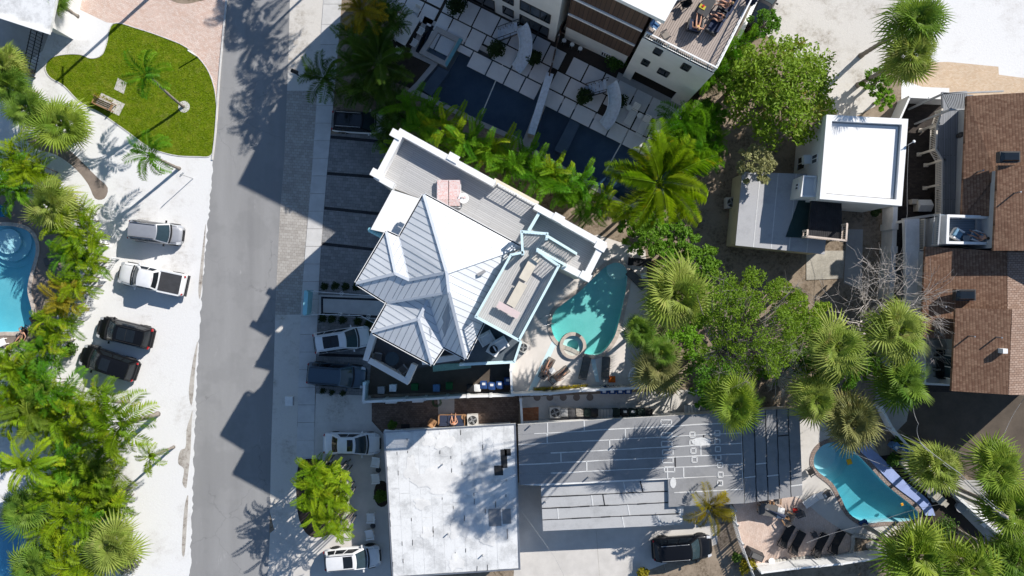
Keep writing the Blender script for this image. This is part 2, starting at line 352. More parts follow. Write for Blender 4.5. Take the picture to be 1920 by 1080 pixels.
M['leaf_olive'] = leafmat('olive_palm_leaf', (0.19, 0.21, 0.07), (0.29, 0.29, 0.11), tip=(0.36, 0.28, 0.12))
M['leaf_bright'] = leafmat('bright_palm_leaf', (0.18, 0.34, 0.014), (0.36, 0.48, 0.02), 0.4, tip=(0.46, 0.42, 0.03))
M['leaf_green'] = leafmat('green_palm_leaf', (0.085, 0.27, 0.016), (0.20, 0.40, 0.025), 0.4)
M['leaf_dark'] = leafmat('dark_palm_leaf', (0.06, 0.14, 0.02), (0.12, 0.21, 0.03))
M['leaf_yellow'] = leafmat('yellowing_palm_leaf', (0.30, 0.27, 0.02), (0.44, 0.36, 0.03), 0.35)
M['leaf_tree'] = leafmat('broad_leaf', (0.10, 0.24, 0.02), (0.18, 0.33, 0.03), 0.38)
M['leaf_lime'] = leafmat('lime_broad_leaf', (0.20, 0.32, 0.025), (0.28, 0.40, 0.03), 0.38, tip=(0.36, 0.22, 0.07))
M['leaf_pine'] = leafmat('pine_needles', (0.16, 0.27, 0.02), (0.25, 0.36, 0.03), 0.38)
M['leaf_varieg'] = leafmat('variegated_leaf', (0.30, 0.30, 0.12), (0.36, 0.36, 0.16), 0.2)
M['leaf_silver'] = leafmat('silvery_leaf', (0.30, 0.30, 0.24), (0.40, 0.39, 0.32), 0.15)
M['leaf_shrub'] = leafmat('dark_shrub_leaf', (0.02, 0.045, 0.012), (0.04, 0.07, 0.018), 0.2)
def lawn():
    t = NT('lawn_turf')
    c = t.ramp(t.noise(1.2, 6, 0.75), [(0.3, (0.10, 0.175, 0.006)), (0.5, (0.17, 0.25, 0.010)), (0.72, (0.29, 0.31, 0.035))])
    c = t.mix(c, t.ramp(t.noise(4.5, 5, 0.8), [(0.34, (0.50,)*3), (0.6, (1, 1, 1))]), 0.75, 'MULTIPLY'); c = t.mix(c, (0.33, 0.29, 0.10), t.ramp(t.noise(0.45, 5, 0.7), [(0.60, (0, 0, 0)), (0.72, (0.55,)*3)]))
    c = t.mix(c, t.ramp(t.noise(22, 4, 0.8), [(0.3, (0.55,)*3), (0.65, (1, 1, 1))]), 0.9, 'MULTIPLY')
    t.bump(t.noise(18, 5, 0.8), 0.7, 0.08); return t.fin(c, 0.95, 0.0)
M['lawn'] = lawn(); M['grass'] = leafmat('grass_blade', (0.12, 0.21, 0.008), (0.24, 0.30, 0.02), 0.25)
def water(name, col, dens, bumpk=0.25, scale=2.0):
    "pool water: faint reflection on a clear surface, colour from absorption with depth"
    t = NT(name); t.t.nodes.remove(t.b)
    tr = t.n('BsdfTransparent'); gl = t.n('BsdfGlossy'); gl.inputs['Roughness'].default_value = 0.02
    bp = t.n('Bump', Strength=bumpk, Distance=0.05); t.l(t.noise(scale, 4, 0.6), bp.inputs['Height'])
    lw = t.n('LayerWeight', Blend=0.5); t.l(bp.outputs[0], lw.inputs['Normal']); t.l(bp.outputs[0], gl.inputs['Normal'])
    pw = t.n('Math', operation='POWER'); t.l(lw.outputs['Facing'], pw.inputs[0]); pw.inputs[1].default_value = 4.0
    fr = t.n('Math', operation='MULTIPLY_ADD'); t.l(pw.outputs[0], fr.inputs[0]); fr.inputs[1].default_value = 0.7; fr.inputs[2].default_value = 0.03
    mx = t.n('MixShader'); t.l(fr.outputs[0], mx.inputs[0]); t.l(tr.outputs[0], mx.inputs[1]); t.l(gl.outputs[0], mx.inputs[2]); t.l(mx.outputs[0], t.out.inputs[0])
    va = t.n('VolumeAbsorption', Density=dens); va.inputs['Color'].default_value = (*col, 1); t.l(va.outputs[0], t.out.inputs['Volume'])
    return t.m
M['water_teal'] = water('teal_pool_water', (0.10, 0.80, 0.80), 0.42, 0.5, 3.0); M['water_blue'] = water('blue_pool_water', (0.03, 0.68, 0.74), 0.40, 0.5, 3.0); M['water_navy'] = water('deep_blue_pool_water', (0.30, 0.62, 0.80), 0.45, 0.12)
def plaster(name, c1, c2, vor=0.0):
    t = NT(name); c = t.mix(c1, c2, t.ramp(t.noise(0.8, 4, 0.6), [(0.3, (0,)*3), (0.7, (1,)*3)]))
    c = t.mix(c, t.ramp(t.noise(12, 4, 0.7), [(0.3, (0.85,)*3), (0.7, (1, 1, 1))]), 0.8, 'MULTIPLY')
    return t.fin(c, 0.7, 0.2)
M['plaster_teal'] = plaster('teal_pool_plaster', (0.50, 0.74, 0.70), (0.64, 0.82, 0.79)); M['plaster_blue'] = plaster('blue_pool_plaster', (0.42, 0.70, 0.78), (0.55, 0.78, 0.84))
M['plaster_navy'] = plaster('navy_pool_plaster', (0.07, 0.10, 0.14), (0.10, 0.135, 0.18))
M['coping'] = matte('beige_coping_stone', (0.50, 0.43, 0.37), 0.8, 0.2, 3, 18, 0.15); M['coping_grey'] = matte('grey_coping', (0.42, 0.40, 0.39), 0.8, 0.1, 2, 18, 0.1)
M['coping_brick'] = brick('brick_coping', (0.33, 0.24, 0.20), (0.42, 0.33, 0.29), (0.2, 0.17, 0.15), 0.2, 0.2, 0, 0.02)
M['metal_roof'] = matte('white_standing_seam_metal', (0.66, 0.675, 0.69), 0.42, 0.05, 0.8, 10, spec=0.5); M['seam'] = matte('seam_shadow_grey', (0.30, 0.33, 0.37), 0.45, 0.06, 1, 10)  # seams darker than the pans: their shadow line put into the colour
M['roof_trim'] = matte('roof_trim_metal', (0.55, 0.58, 0.62), 0.45, 0.05, 1, 10)
def membrane(name, col, dirt, lo=0.52):
    t = NT(name)
    c = t.mix(col, dirt, t.ramp(t.noise(0.55, 7, 0.75), [(lo, (0,)*3), (lo + 0.16, (0.8,)*3)]))
    c = t.mix(c, sc3(dirt, 0.5), t.ramp(t.noise(2.6, 6, 0.8), [(0.66, (0,)*3), (0.75, (0.6,)*3)]))
    c = t.mix(c, t.ramp(t.noise(14, 4, 0.7), [(0.3, (0.88,)*3), (0.6, (1, 1, 1))]), 0.8, 'MULTIPLY')
    t.bump(t.noise(8, 5, 0.7), 0.15, 0.02); return t.fin(c, 0.75, 0.25)
M['roof_white'] = membrane('white_roof_coating', (0.70, 0.70, 0.69), (0.43, 0.43, 0.425), .47); M['roof_grey'] = membrane('grey_roof_membrane', (0.265, 0.265, 0.27), (0.205, 0.205, 0.21), 0.5); M['roof_grey_light'] = membrane('light_grey_roof_membrane', (0.43, 0.43, 0.43), (0.34, 0.34, 0.34), 0.5)
M['roof_grey_pale'] = membrane('pale_grey_roof', (0.40, 0.40, 0.41), (0.30, 0.30, 0.31)); M['sealant'] = matte('white_sealant', (0.62, 0.62, 0.61), 0.7, 0.12, 4, 20)
M['tar'] = matte('black_roof_tar', (0.035, 0.035, 0.037), 0.7, 0.3, 3, 12)
M['skin'] = matte('skin', (0.50, 0.27, 0.18), 0.55, 0.08, 6, 30, obj=True); M['hair'] = matte('dark_hair', (0.03, 0.02, 0.014), 0.6, 0.3, 8, 40, obj=True); M['hair_fair'] = matte('fair_hair', (0.30, 0.19, 0.09), 0.6, 0.3, 8, 40, obj=True)
def cloth(k, col, rough=0.9): M[k] = matte(k, col, rough, 0.15, 4, 30, 0.1, obj=True)
for k, c in (('cloth_grey', (0.13, 0.125, 0.12)), ('cloth_taupe', (0.27, 0.24, 0.21)), ('cloth_navy', (0.03, 0.04, 0.075)), ('cloth_blue', (0.10, 0.20, 0.36)), ('cloth_orange', (0.75, 0.16, 0.02)), ('cloth_white', (0.7, 0.7, 0.7)), ('cloth_black', (0.02, 0.02, 0.022)), ('cloth_yellow', (0.5, 0.42, 0.06)), ('cloth_red', (0.5, 0.03, 0.02)), ('bin_blue', (0.02, 0.06, 0.19)), ('bin_green', (0.015, 0.10, 0.03)), ('bin_dark', (0.02, 0.035, 0.03)), ('chair_blue', (0.03, 0.22, 0.42)), ('slide_white', (0.62, 0.68, 0.76)), ('pad_blue', (0.16, 0.30, 0.42)), ('rock', (0.42, 0.40, 0.36)), ('yellow', (0.75, 0.45, 0.03)), ('cover_green', (0.24, 0.36, 0.30))): cloth(k, c)
M['stripe_pink'] = brick('pink_striped_canvas', (0.70, 0.36, 0.32), (0.74, 0.62, 0.60), (0.72, 0.66, 0.64), 0.12, 0.10, 0, 0.012, bump=0.05, var=0.1)

# ------------------------------------------------------------------ pools' outlines (world 2d), the ground with holes for them
def xy(pts): return [(p.x, p.y) for p in WP(pts)]
POOL_L = xy(smooth([(-60,440),(-15,425),(30,425),(58,438),(68,468),(58,510),(52,545),(60,580),(60,605),(40,620),(10,622),(-40,615),(-80,540)], 4))
POOL_LB = xy(smooth([(-60,1000),(0,985),(30,990),(50,1015),(55,1050),(50,1100),(0,1130),(-60,1110)], 4))
POOL_T1 = xy([(801,43),(938,113),(1023,156),(981,262),(900,226),(780,168),(788,160),(822,119),(812,113),(779,97)])
POOL_T2 = xy([(1029,182),(1210,268),(1290,330),(1180,385),(995,275)])
POOL_M = xy(smooth([(1038,588),(1034,615),(1046,640),(1072,652),(1102,665),(1128,662),(1150,635),(1160,605),(1168,570),(1175,535),(1174,505),(1160,493),(1140,497),(1115,518),(1085,548),(1055,570)], 4))
POOL_R = xy(smooth([(1538,838),(1562,829),(1592,838),(1625,870),(1665,912),(1712,950),(1722,968),(1700,977),(1660,978),(1622,980),(1592,962),(1575,930),(1560,905),(1530,880),(1526,858)], 4))
HOLES = [POOL_L, POOL_LB, POOL_T1, POOL_T2, POOL_M, POOL_R]
g = 220.0
sheet('ground', [(-g,-g),(g,-g),(g,g),(-g,g)], 0.0, M['dirt'], HOLES)
RL = [(455,-560),(428,-60),(420,50),(412,150),(405,250),(398,310),(388,420),(376,560),(368,700),(362,850),(357,1000),(330,1700)]
RR = [(560,-560),(545,-60),(541,100),(533,300),(525,400),(517,560),(513,700),(508,850),(506,960),(485,1700)]
psheet('sandy_verge', [(-900,-560)] + RL + [(-900,1700)], 0.004, M['sand'], [POOL_L, POOL_LB])
def along_(poly, y):
    for (x0, y0), (x1, y1) in zip(poly, poly[1:]):
        if y0 <= y <= y1: return x0 + (x1-x0)*(y-y0)/(y1-y0)
psheet('road', RL + RR[::-1], 0.008, M['asphalt'])
# lighter worn strip and tyre tracks are in the asphalt; the soil that gathers along the road edge
for dl in ([(371,640),(366,690),(362,745),(358,760),(354,735),(358,700),(364,665)], [(361,770),(359,800),(357,850),(352,895),(349,915),(342,905),(345,880),(334,868),(338,845),(348,838),(350,805),(356,785)], [(353,930),(350,990),(346,1040),(341,1035),(343,985),(347,945)], [(386,420),(380,520),(375,560),(372,540),(379,470)]):
    psheet('gutter_soil', smooth(dl, 4), 0.0125, M['soil'])
# sand blown over the road edge
rd = random.Random(12)
for y0 in range(310, 1080, 55):
    n_ = 9; L1 = [(along_(RL, y0 + 55*i/n_) - 2, y0 + 55*i/n_) for i in range(n_+1)]; L2 = [(x + 2 + rd.uniform(.5, 4.5)*math.sin(math.pi*i/n_)**.5, y) for i, (x, y) in enumerate(L1)]
    psheet('sand_drift', L1 + L2[::-1], 0.0105, M['sand'])
# kerb edging on the road's left side
kb = thing('kerb', None, None); kb['kind'] = 'structure'
edge = smooth([(425,0),(419,60),(411,150),(404,250),(398,300)], 6, False)
for i in range(len(edge) - 1):
    MB().bar(W(*edge[i], 0.04), W(*edge[i+1], 0.04), 0.14, 0.10).build('kerb_stone', M['kerb'], kb)
# driveway of pink pavers, lawn with its edging
psheet('paver_driveway', [(150,-60),(150,18),(200,42),(212,43),(250,52),(300,67),(345,85),(380,115),(398,145),(404,175),(408,230),(418,60),(426,-60)], 0.0085, M['paver_pink'])
psheet('planting_island', smooth([(310,-20),(320,0),(345,7),(370,3),(388,-4),(380,-30)], 4), 0.016, M['dirt'])
LAWN = smooth([(213,45),(260,55),(310,72),(350,90),(383,122),(400,160),(406,205),(404,255),(396,290),(370,293),(325,290),(280,275),(235,243),(190,212),(150,190),(120,160),(95,145),(86,128),(95,110),(120,103),(150,103),(170,110),(190,105),(200,85)], 5)
psheet('lawn', LAWN, 0.0135, M['lawn'])
b = MB(); lw = WP(LAWN)
lo = offset([(p.x, p.y) for p in lw], 0.07); b.ring(lo, [(p.x, p.y) for p in lw], 0.0, 0.05).build('lawn_edging', M['kerb'])['kind'] = 'structure'
rg = random.Random(3); gb = MB(); P2 = [(p.x, p.y) for p in lw]
def inside(x, y, poly):
    c = False
    for i in range(len(poly)):
        (x1, y1), (x2, y2) = poly[i-1], poly[i]
        if (y1 > y) != (y2 > y) and x < (x2-x1)*(y-y1)/(y2-y1)+x1: c = not c
    return c
xs = [p[0] for p in P2]; ys = [p[1] for p in P2]; cnt = 0
while cnt < 15000:
    x, y = rg.uniform(min(xs), max(xs)), rg.uniform(min(ys), max(ys))
    if not inside(x, y, P2): continue
    a = rg.uniform(0, 6.28); h = rg.uniform(0.05, 0.11); l = rg.uniform(0.05, 0.14); cnt += 1
    dx, dy = math.cos(a), math.sin(a)
    gb.add([(x-dy*0.018, y+dx*0.018, 0.012), (x+dy*0.018, y-dx*0.018, 0.012), (x+dx*l, y+dy*l, h)], [(0,1,2)])
tag(gb.build('grass', M['grass']), 'short green grass covering the kidney shaped lawn', 'grass', kind='stuff')
# yard pads on the lawn
psheet('mulch_ring_pad', [(345+11*math.cos(k*.45), 200+11*math.sin(k*.45)) for k in range(14)], 0.03, M['kerb'])
psheet('bench_pad', [(190,174),(234,195),(223,217),(178,196)], 0.03, M['concrete_light'])
psheet('stepping_pad', [(221,146),(238,155),(232,176),(214,167)], 0.03, M['concrete_light'])
psheet('path', smooth([(50,262),(75,255),(110,268),(140,290),(165,315),(185,335),(202,352),(196,372),(178,372),(165,345),(140,315),(105,290),(70,280)], 3), 0.0085, M['deck_grey'])
psheet('gravel_court', [(-40,20),(0,28),(40,42),(92,62),(80,95),(40,125),(-40,90)], 0.0085, M['concrete'])
# pool decks on the left
psheet('pool_terrace', smooth([(-120,380),(20,360),(70,385),(110,420),(130,470),(150,520),(120,560),(105,600),(85,650),(20,672),(-120,680)], 4), 0.009, M['deck_grey'], [POOL_L])
psheet('dark_terrace', [(742,60),(800,40),(778,97),(816,116),(780,170),(735,152)], .0065, M['mulch'])
psheet('pool_surround', smooth([(-80,955),(20,955),(70,965),(90,1000),(95,1060),(90,1130),(-80,1150)], 4), 0.009, M['concrete'], [POOL_LB])
psheet('terrace_slab', [(-60,660),(25,650),(70,655),(60,690),(-60,710)], 0.013, M['concrete_light'])
# verge, sidewalk slabs, parking bays on the right
SWL = [(640,-560),(609,-30),(602,60),(594,190),(585,320),(575,440),(565,560),(560,700),(556,860),(553,960),(545,1120)]
SWR = [(676,-560),(643,-30),(637,60),(626,190),(613,330),(603,450),(597,560),(592,700),(590,800),(588,960),(580,1120)]
def along(poly, y):
    for (x0, y0), (x1, y1) in zip(poly, poly[1:]):
        if y0 <= y <= y1: return x0 + (x1-x0)*(y-y0)/(y1-y0)
psheet('road_verge', [(x, y) for x, y in RR if y <= 960] + [(545,1120),(555,960),(557,800),(561,700),(565,560)] + [p for p in SWL[::-1] if p[1] < 560], 0.0045, M['sand_grey'])
psheet('verge_paving', [(538,170),(533,300),(525,400),(517,560),(516,590)] + [(564,590),(565,560),(575,440),(585,320),(594,190),(595,170)], 0.0095, M['paver_strip'])
swk = thing('sidewalk', None, None); swk['kind'] = 'structure'
y = -30
while y < 860:
    h = 33 if y > 180 else 38
    y2 = min(860, y + h)
    q = [(along(SWL, y)+.3, y+.3), (along(SWR, y)-.3, y+.3), (along(SWR, y2)-.3, y2-.3), (along(SWL, y2)+.3, y2-.3)]
    MB().prism(WP(q), 0.0, 0.045 + rg.uniform(0, 0.006)).build('slab', M['slab'], swk); y += h
psheet('driveway_apron', [(590,800),(592,740),(695,745),(720,810),(735,1120),(500,1120),(506,1000),(555,960),(556,860),(557,800)], 0.0085, M['concrete_light'])
psheet('parking_bays', [(613,253),(720,245),(760,300),(760,720),(694,722),(692,745),(592,738),(592,700),(597,560),(603,450)], 0.0085, M['paver_grey'])
for i, (a, c) in enumerate((((612,256),(720,266)),((612,325),(720,333)),((608,390),(720,402)),((604,457),(720,470)),((598,665),(692,668)))):
    MB().bar(W(*a, 0.012), W(*c, 0.012), 0.26, 0.016).build('paver_band', M['paver_band'])['kind'] = 'structure'
psheet('sandy_strip', [(592,738),(695,742),(697,795),(690,796),(600,790),(590,800)], 0.013, M['sand_grey'])
psheet('entrance_walk', [(597,553),(770,558),(770,610),(700,598),(597,590)], 0.0125, M['slab'])
MB().ring(WP([(602,556),(770,562),(770,600),(602,590)]), WP([(606,560),(765,566),(765,595),(606,586)]), 0.0, 0.02).build('walk_border', M['paver_band'])['kind'] = 'structure'
psheet('palm_bed', smooth([(560,870),(600,862),(640,880),(650,920),(648,960),(620,1000),(580,1005),(558,960)], 4), 0.0125, M['mulch'])
psheet('round_bed', [(716+15*math.cos(k*.42), 926+25*math.sin(k*.42)) for k in range(15)], 0.0125, M['mulch'])
# main house pool deck, side yards
psheet('pool_deck', [(955,740),(958,560),(1000,470),(1120,440),(1210,470),(1222,600),(1215,722)], 0.0085, M['pool_deck'], [POOL_M])
psheet('side_passage', [(690,740),(700,640),(960,640),(958,732)], 0.0105, M['asphalt_dark'])
psheet('paved_side_yard', [(697,745),(960,735),(975,742),(972,800),(720,815),(697,790)], 0.0105, M['paver_brown'])
psheet('concrete_patch', [(820,745),(852,743),(852,775),(822,778)], 0.0145, M['concrete'])
psheet('sand_yard', [(976,745),(1310,730),(1330,790),(976,800)], 0.0085, M['sand_grey'])
psheet('patio_bricks', [(979,765),(1010,763),(1010,790),(979,791)], 0.0125, M['terra'])
psheet('driveway', [(972,905),(1300,905),(1345,985),(1345,1020),(1200,1075),(1190,1140),(960,1140)], 0.0085, M['concrete_light'])
for a, c in (((1118,995),(1124,1080)),((1240,1040),(1250,1075))):
    MB().bar(W(*a, 0.0105), W(*c, 0.0105), 0.03, 0.004).build('driveway_joint', M['concrete_old'])['kind'] = 'structure'
psheet('patio', [(1370,925),(1500,925),(1600,1010),(1590,1050),(1420,1062),(1395,1040)], 0.0085, M['paver_patio'])
psheet('pool_apron', smooth([(1497,790),(1560,795),(1620,810),(1660,870),(1715,925),(1730,970),(1715,995),(1660,1005),(1600,1002),(1550,975),(1500,935),(1470,925),(1490,870)], 4), 0.0125, M['concrete_light'], [POOL_R])
psheet('stone_bed', [(1690,850),(1860,1000),(1760,1050),(1690,1010),(1730,960),(1650,855)], 0.0085, M['mulch'])
psheet('asphalt_court', [(1690,735),(2100,735),(2100,930),(1830,900),(1760,860),(1680,800)], 0.0125, M['asphalt_dark'])
psheet('court_concrete', [(1650,640),(1720,680),(1700,790),(1680,810),(1640,760)], 0.0145, M['concrete'])
psheet('dark_court', [(1685,190),(1820,195),(1830,760),(1700,760),(1640,640),(1668,480)], 0.0105, M['paver_dark'])
psheet('sand_lot', [(1690,118),(1700,-100),(2300,-100),(2300,180),(1690,190)], 0.0085, M['sand'])
psheet('vacant_lot', [(1430,-100),(1690,-100),(1690,60),(1640,200),(1580,230),(1500,120),(1430,60)], 0.0045, M['sand_grey'])
psheet('tan_paving', [(1692,118),(1778,116),(1872,125),(1873,140),(2100,170),(2100,185),(1780,182),(1780,165),(1730,163),(1695,150)], 0.0125, M['paver_tan'])
psheet('concrete_slab', [(1512,470),(1585,470),(1580,522),(1512,525)], 0.05, M['concrete_old'])
psheet('concrete_path', [(1588,430),(1618,430),(1616,545),(1582,530)], 0.0125, M['concrete'])

# ------------------------------------------------------------------ pools
def pool(name, label, outline, depth, water, plast, cop, cw, steps=(), stones=True, level=-0.10, z=0.06, deep=1):
    c = sum((Vector((p[0], p[1], 0)) for p in outline), Vector()) / len(outline)
    t = thing(name, label, 'pool', c)
    o = outline if area(outline) > 0 else outline[::-1]
    n = len(o); b = MB()
    xs_ = [p[0] + p[1]*.9 for p in o]; lo_, hi_ = min(xs_), max(xs_)
    fz = lambda p: -depth*(0.62 + 0.6*((hi_ - (p[0] + p[1]*.9))/(hi_-lo_) if deep > 0 else ((p[0] + p[1]*.9) - lo_)/(hi_-lo_)))
    b.add([(p[0], p[1], 0.02) for p in o] + [(p[0], p[1], fz(p)) for p in o], [((i+1) % n, i, n+i, n+(i+1) % n) for i in range(n)])
    cz = (c.x, c.y, fz((c.x, c.y))); b.add([(p[0], p[1], fz(p)) for p in o] + [cz], [(i, (i+1) % n, n) for i in range(n)]); b.build('basin', plast, t, False)
    ow = offset(o, .03); MB().prism(ow, -depth*1.25-.1, level, bottom=True).build('water', water, t)
    out = offset(o, cw)
    if cop:
        if stones:
            L = [0]
            for i in range(n): L.append(L[-1] + (Vector(o[(i+1) % n]) - Vector(o[i])).length)
            k = max(8, int(L[-1] / 0.55))
            def at(poly, d):
                d %= L[-1]
                for i in range(n):
                    if L[i] <= d <= L[i+1]: f = (d - L[i]) / max(1e-6, L[i+1] - L[i]); return Vector(poly[i]).lerp(Vector(poly[(i+1) % n]), f)
            for i in range(k):
                d0, d1 = L[-1]*i/k + 0.008, L[-1]*(i+1)/k - 0.008; dm = (d0+d1)/2
                q = [at(out, d0), at(out, dm), at(out, d1), at(o, d1), at(o, dm), at(o, d0)]
                MB().prism(q, 0.0, z + rg.uniform(-0.004, 0.006)).build('coping_stone', cop, t)
        else: MB().ring(out, o, 0.0, z).build('coping', cop, t)
    for poly, zt in steps:
        MB().prism(xy(poly), -depth, zt).build('step', plast, t)
    return t
def disc(cx, cy, r, n=18, a0=0, a1=2*math.pi): return [(cx + r*math.cos(a0+(a1-a0)*k/n), cy + r*math.sin(a0+(a1-a0)*k/n)) for k in range(n)]
pool('swimming_pool', 'kidney shaped blue pool with curved steps at the left edge', POOL_L, 1.3, M['water_blue'], M['plaster_blue'], M['coping'], 0.32, [(disc(14,452,50), -1.0), (disc(12,452,38), -0.7), (disc(10,452,24), -0.38)])
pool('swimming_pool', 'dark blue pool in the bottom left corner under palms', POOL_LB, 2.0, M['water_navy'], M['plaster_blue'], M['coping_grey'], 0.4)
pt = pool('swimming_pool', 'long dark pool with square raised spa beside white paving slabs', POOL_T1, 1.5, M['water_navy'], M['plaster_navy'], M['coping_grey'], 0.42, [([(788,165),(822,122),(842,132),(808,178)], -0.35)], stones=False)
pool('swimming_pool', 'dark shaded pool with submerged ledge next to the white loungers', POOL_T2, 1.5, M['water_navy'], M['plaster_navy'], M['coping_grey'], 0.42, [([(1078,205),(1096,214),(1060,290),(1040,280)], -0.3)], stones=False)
pool('swimming_pool', 'teal free form pool in the cream deck beside the hip roofed house', POOL_M, 1.25, M['water_teal'], M['plaster_teal'], M['coping'], 0.33, [(disc(1160,505,34), -0.9), (disc(1160,503,22), -0.5)])
pool('swimming_pool', 'blue pool with brick edge and low blue wall behind the grey roof', POOL_R, 1.5, M['water_blue'], M['plaster_blue'], M['coping_brick'], 0.34, [(disc(1548,862,52), -1.15), (disc(1545,858,40), -0.8), (disc(1543,854,28), -0.45)], stones=False)
# raised spas
sp = thing('spa', 'square raised spa with pale rim at the end of the dark pool', 'spa', W(828, 88))
q = xy([(819,51),(868,76),(838,128),(786,101)]); qi = offset(q, -0.42)
MB().ring(q, qi, -1.4, 0.30).build('rim', M['coping_grey'], sp); MB().prism(qi, -1.4, -0.7).build('floor', M['teal_dark'], sp)
MB().ring(qi, offset(qi, -0.45), -1.4, -0.2).build('bench', M['plaster_navy'], sp); MB().prism(offset(qi,.02), -.75, .2, bottom=True).build('water', M['water_navy'], sp)
MB().prism(xy([(838,128),(868,76),(862,73),(835,121)]), -1.0, 0.315).build('spillway', M['teal_dark'], sp)
sp = thing('spa', 'round raised spa at the near end of the teal pool', 'spa', W(1074, 648))
o1, o2 = xy(disc(1074,648,25,28)), xy(disc(1074,648,19,28))
for k in range(14):
    a = [2*k, 2*k+1, 2*k+2]
    MB().prism([o1[i % 28] for i in a] + [o2[i % 28] for i in a[::-1]], -0.6, 0.24 + rg.uniform(0, .01)).build('rim_stone', M['coping'] if k != 11 else M['charcoal'], sp)
MB().prism(xy(disc(1074,648,19.5,28)), -0.7, -0.55).build('floor', M['plaster_teal'], sp)
MB().ring(o2, xy(disc(1074,648,11,28)), -0.56, -0.05).build('bench', M['plaster_teal'], sp); MB().prism(offset(o2,.02), -.62, .14, bottom=True).build('water', M['water_teal'], sp)
# low blue wall along the pool at the bottom right
lw = thing('low_wall', 'low blue painted wall along the far side of the brick edged pool', 'wall', W(1660, 880))
q = smooth([(1599,834),(1633,866),(1675,909),(1720,944),(1734,966)], 4, False); qo = smooth([(1611,824),(1648,854),(1694,900),(1738,936),(1752,966)], 4, False)
MB().prism(xy(q + qo[::-1]), 0, 0.14).build('wall', matte('blue_wall_paint', (0.30, 0.37, 0.62), 0.6, 0.12), lw)

# ------------------------------------------------------------------ building helpers
def railing(parent, pts, z, h=1.0, mat=None, spacing=0.14, rail=0.09, name='railing', bal=0.035, posts=True, closed=False):
    "top rail, bottom rail and balusters along world points; the balusters are children of the rail"
    mat = mat or M['white']; P = [Vector((p[0], p[1], 0)) for p in pts]
    if closed: P.append(P[0])
    b = MB()
    for a, c in zip(P, P[1:]):
        b.bar(a + Vector((0,0,z+h)), c + Vector((0,0,z+h)), rail, 0.05)
        b.bar(a + Vector((0,0,z+0.1)), c + Vector((0,0,z+0.1)), rail*0.6, 0.04)
    for p in P: b.box(p + Vector((0,0,z+h/2)), (rail, rail, h))
    r = b.build(name, mat, parent)
    bm = bal_mesh(mat, bal, h - 0.12)
    for a, c in zip(P, P[1:]):
        n = max(1, int((c-a).length / spacing)); rz = math.atan2((c-a).y, (c-a).x)
        for i in range(1, n):
            p = a.lerp(c, i/n) + Vector((0,0,z+h/2+0.03)); o = put(bm, 'baluster', r, p - origin(r), (0,0,rz))
    return r
BAL = {}
def bal_mesh(mat, w_, h):
    k = (mat.name, w_, round(h, 2))
    if k not in BAL: BAL[k] = MB().box((0,0,0), (w_, w_, h)).mesh('baluster', mat)
    return BAL[k]
def window(parent, a, b, z0, z1, n, frame, pane=None, mull=1, name='window'):
    "framed window on a wall: a, b its ground ends (world), n outward normal"
    a, b, n = Vector((a[0], a[1], 0)), Vector((b[0], b[1], 0)), Vector((n[0], n[1], 0)).normalized()
    bb = MB(); w_ = 0.07
    for p, q in ((a, b),):
        for z in (z0, z1): bb.bar(p + n*0.03 + Vector((0,0,z)), q + n*0.03 + Vector((0,0,z)), 0.08, w_)
    for k in range(mull + 2):
        p = a.lerp(b, k/(mull+1)); bb.bar(p + n*0.03 + Vector((0,0,z0+w_/2)), p + n*0.03 + Vector((0,0,z1-w_/2)), 0.06, 0.076)
    f = bb.build(name, frame, parent); o = origin(f)
    for k in range(mull + 1):
        p, q = a.lerp(b, k/(mull+1)), a.lerp(b, (k+1)/(mull+1)); d = (q-p).normalized()*0.03
        v = [p+d+n*0.02, q-d+n*0.02]
        MB().add([v[0]+Vector((0,0,z0+.03)), v[1]+Vector((0,0,z0+.03)), v[1]+Vector((0,0,z1-.03)), v[0]+Vector((0,0,z1-.03))], [(0,1,2,3)]).build('pane', pane or M['glass_blue'], f)
    return f
def facade(parent, foot, levels, spacing=2.6, ww=1.3, skip=(), frame=None):
    "rows of windows on every long edge of a world footprint"
    p = [Vector((q[0], q[1], 0)) for q in foot]
    if area(p) < 0: p.reverse()
    for i in range(len(p)):
        if i in skip: continue
        a, b = p[i], p[(i+1) % len(p)]; L = (b-a).length; d = (b-a)/max(L, 1e-6); n = Vector((d.y, -d.x, 0))
        k = int((L - 0.8) / spacing)
        for j in range(k):
            c = a + d * (L * (j + 0.5) / k)
            for z0, z1 in levels: window(parent, c - d*ww/2, c + d*ww/2, z0, z1, n, frame or M['white'])
def clip(poly, d, lo, hi):
    "clip a 3d polygon to lo <= p.d <= hi"
    for s, lim in ((1, lo), (-1, hi)):
        out = []
        for i in range(len(poly)):
            p, q = poly[i-1], poly[i]; a, b = s*(p.dot(d)-lim), s*(q.dot(d)-lim)
            if (a >= 0) != (b >= 0): out.append(p.lerp(q, a/(a-b)))
            if b >= 0: out.append(q)
        poly = out
        if len(poly) < 3: return []
    return poly
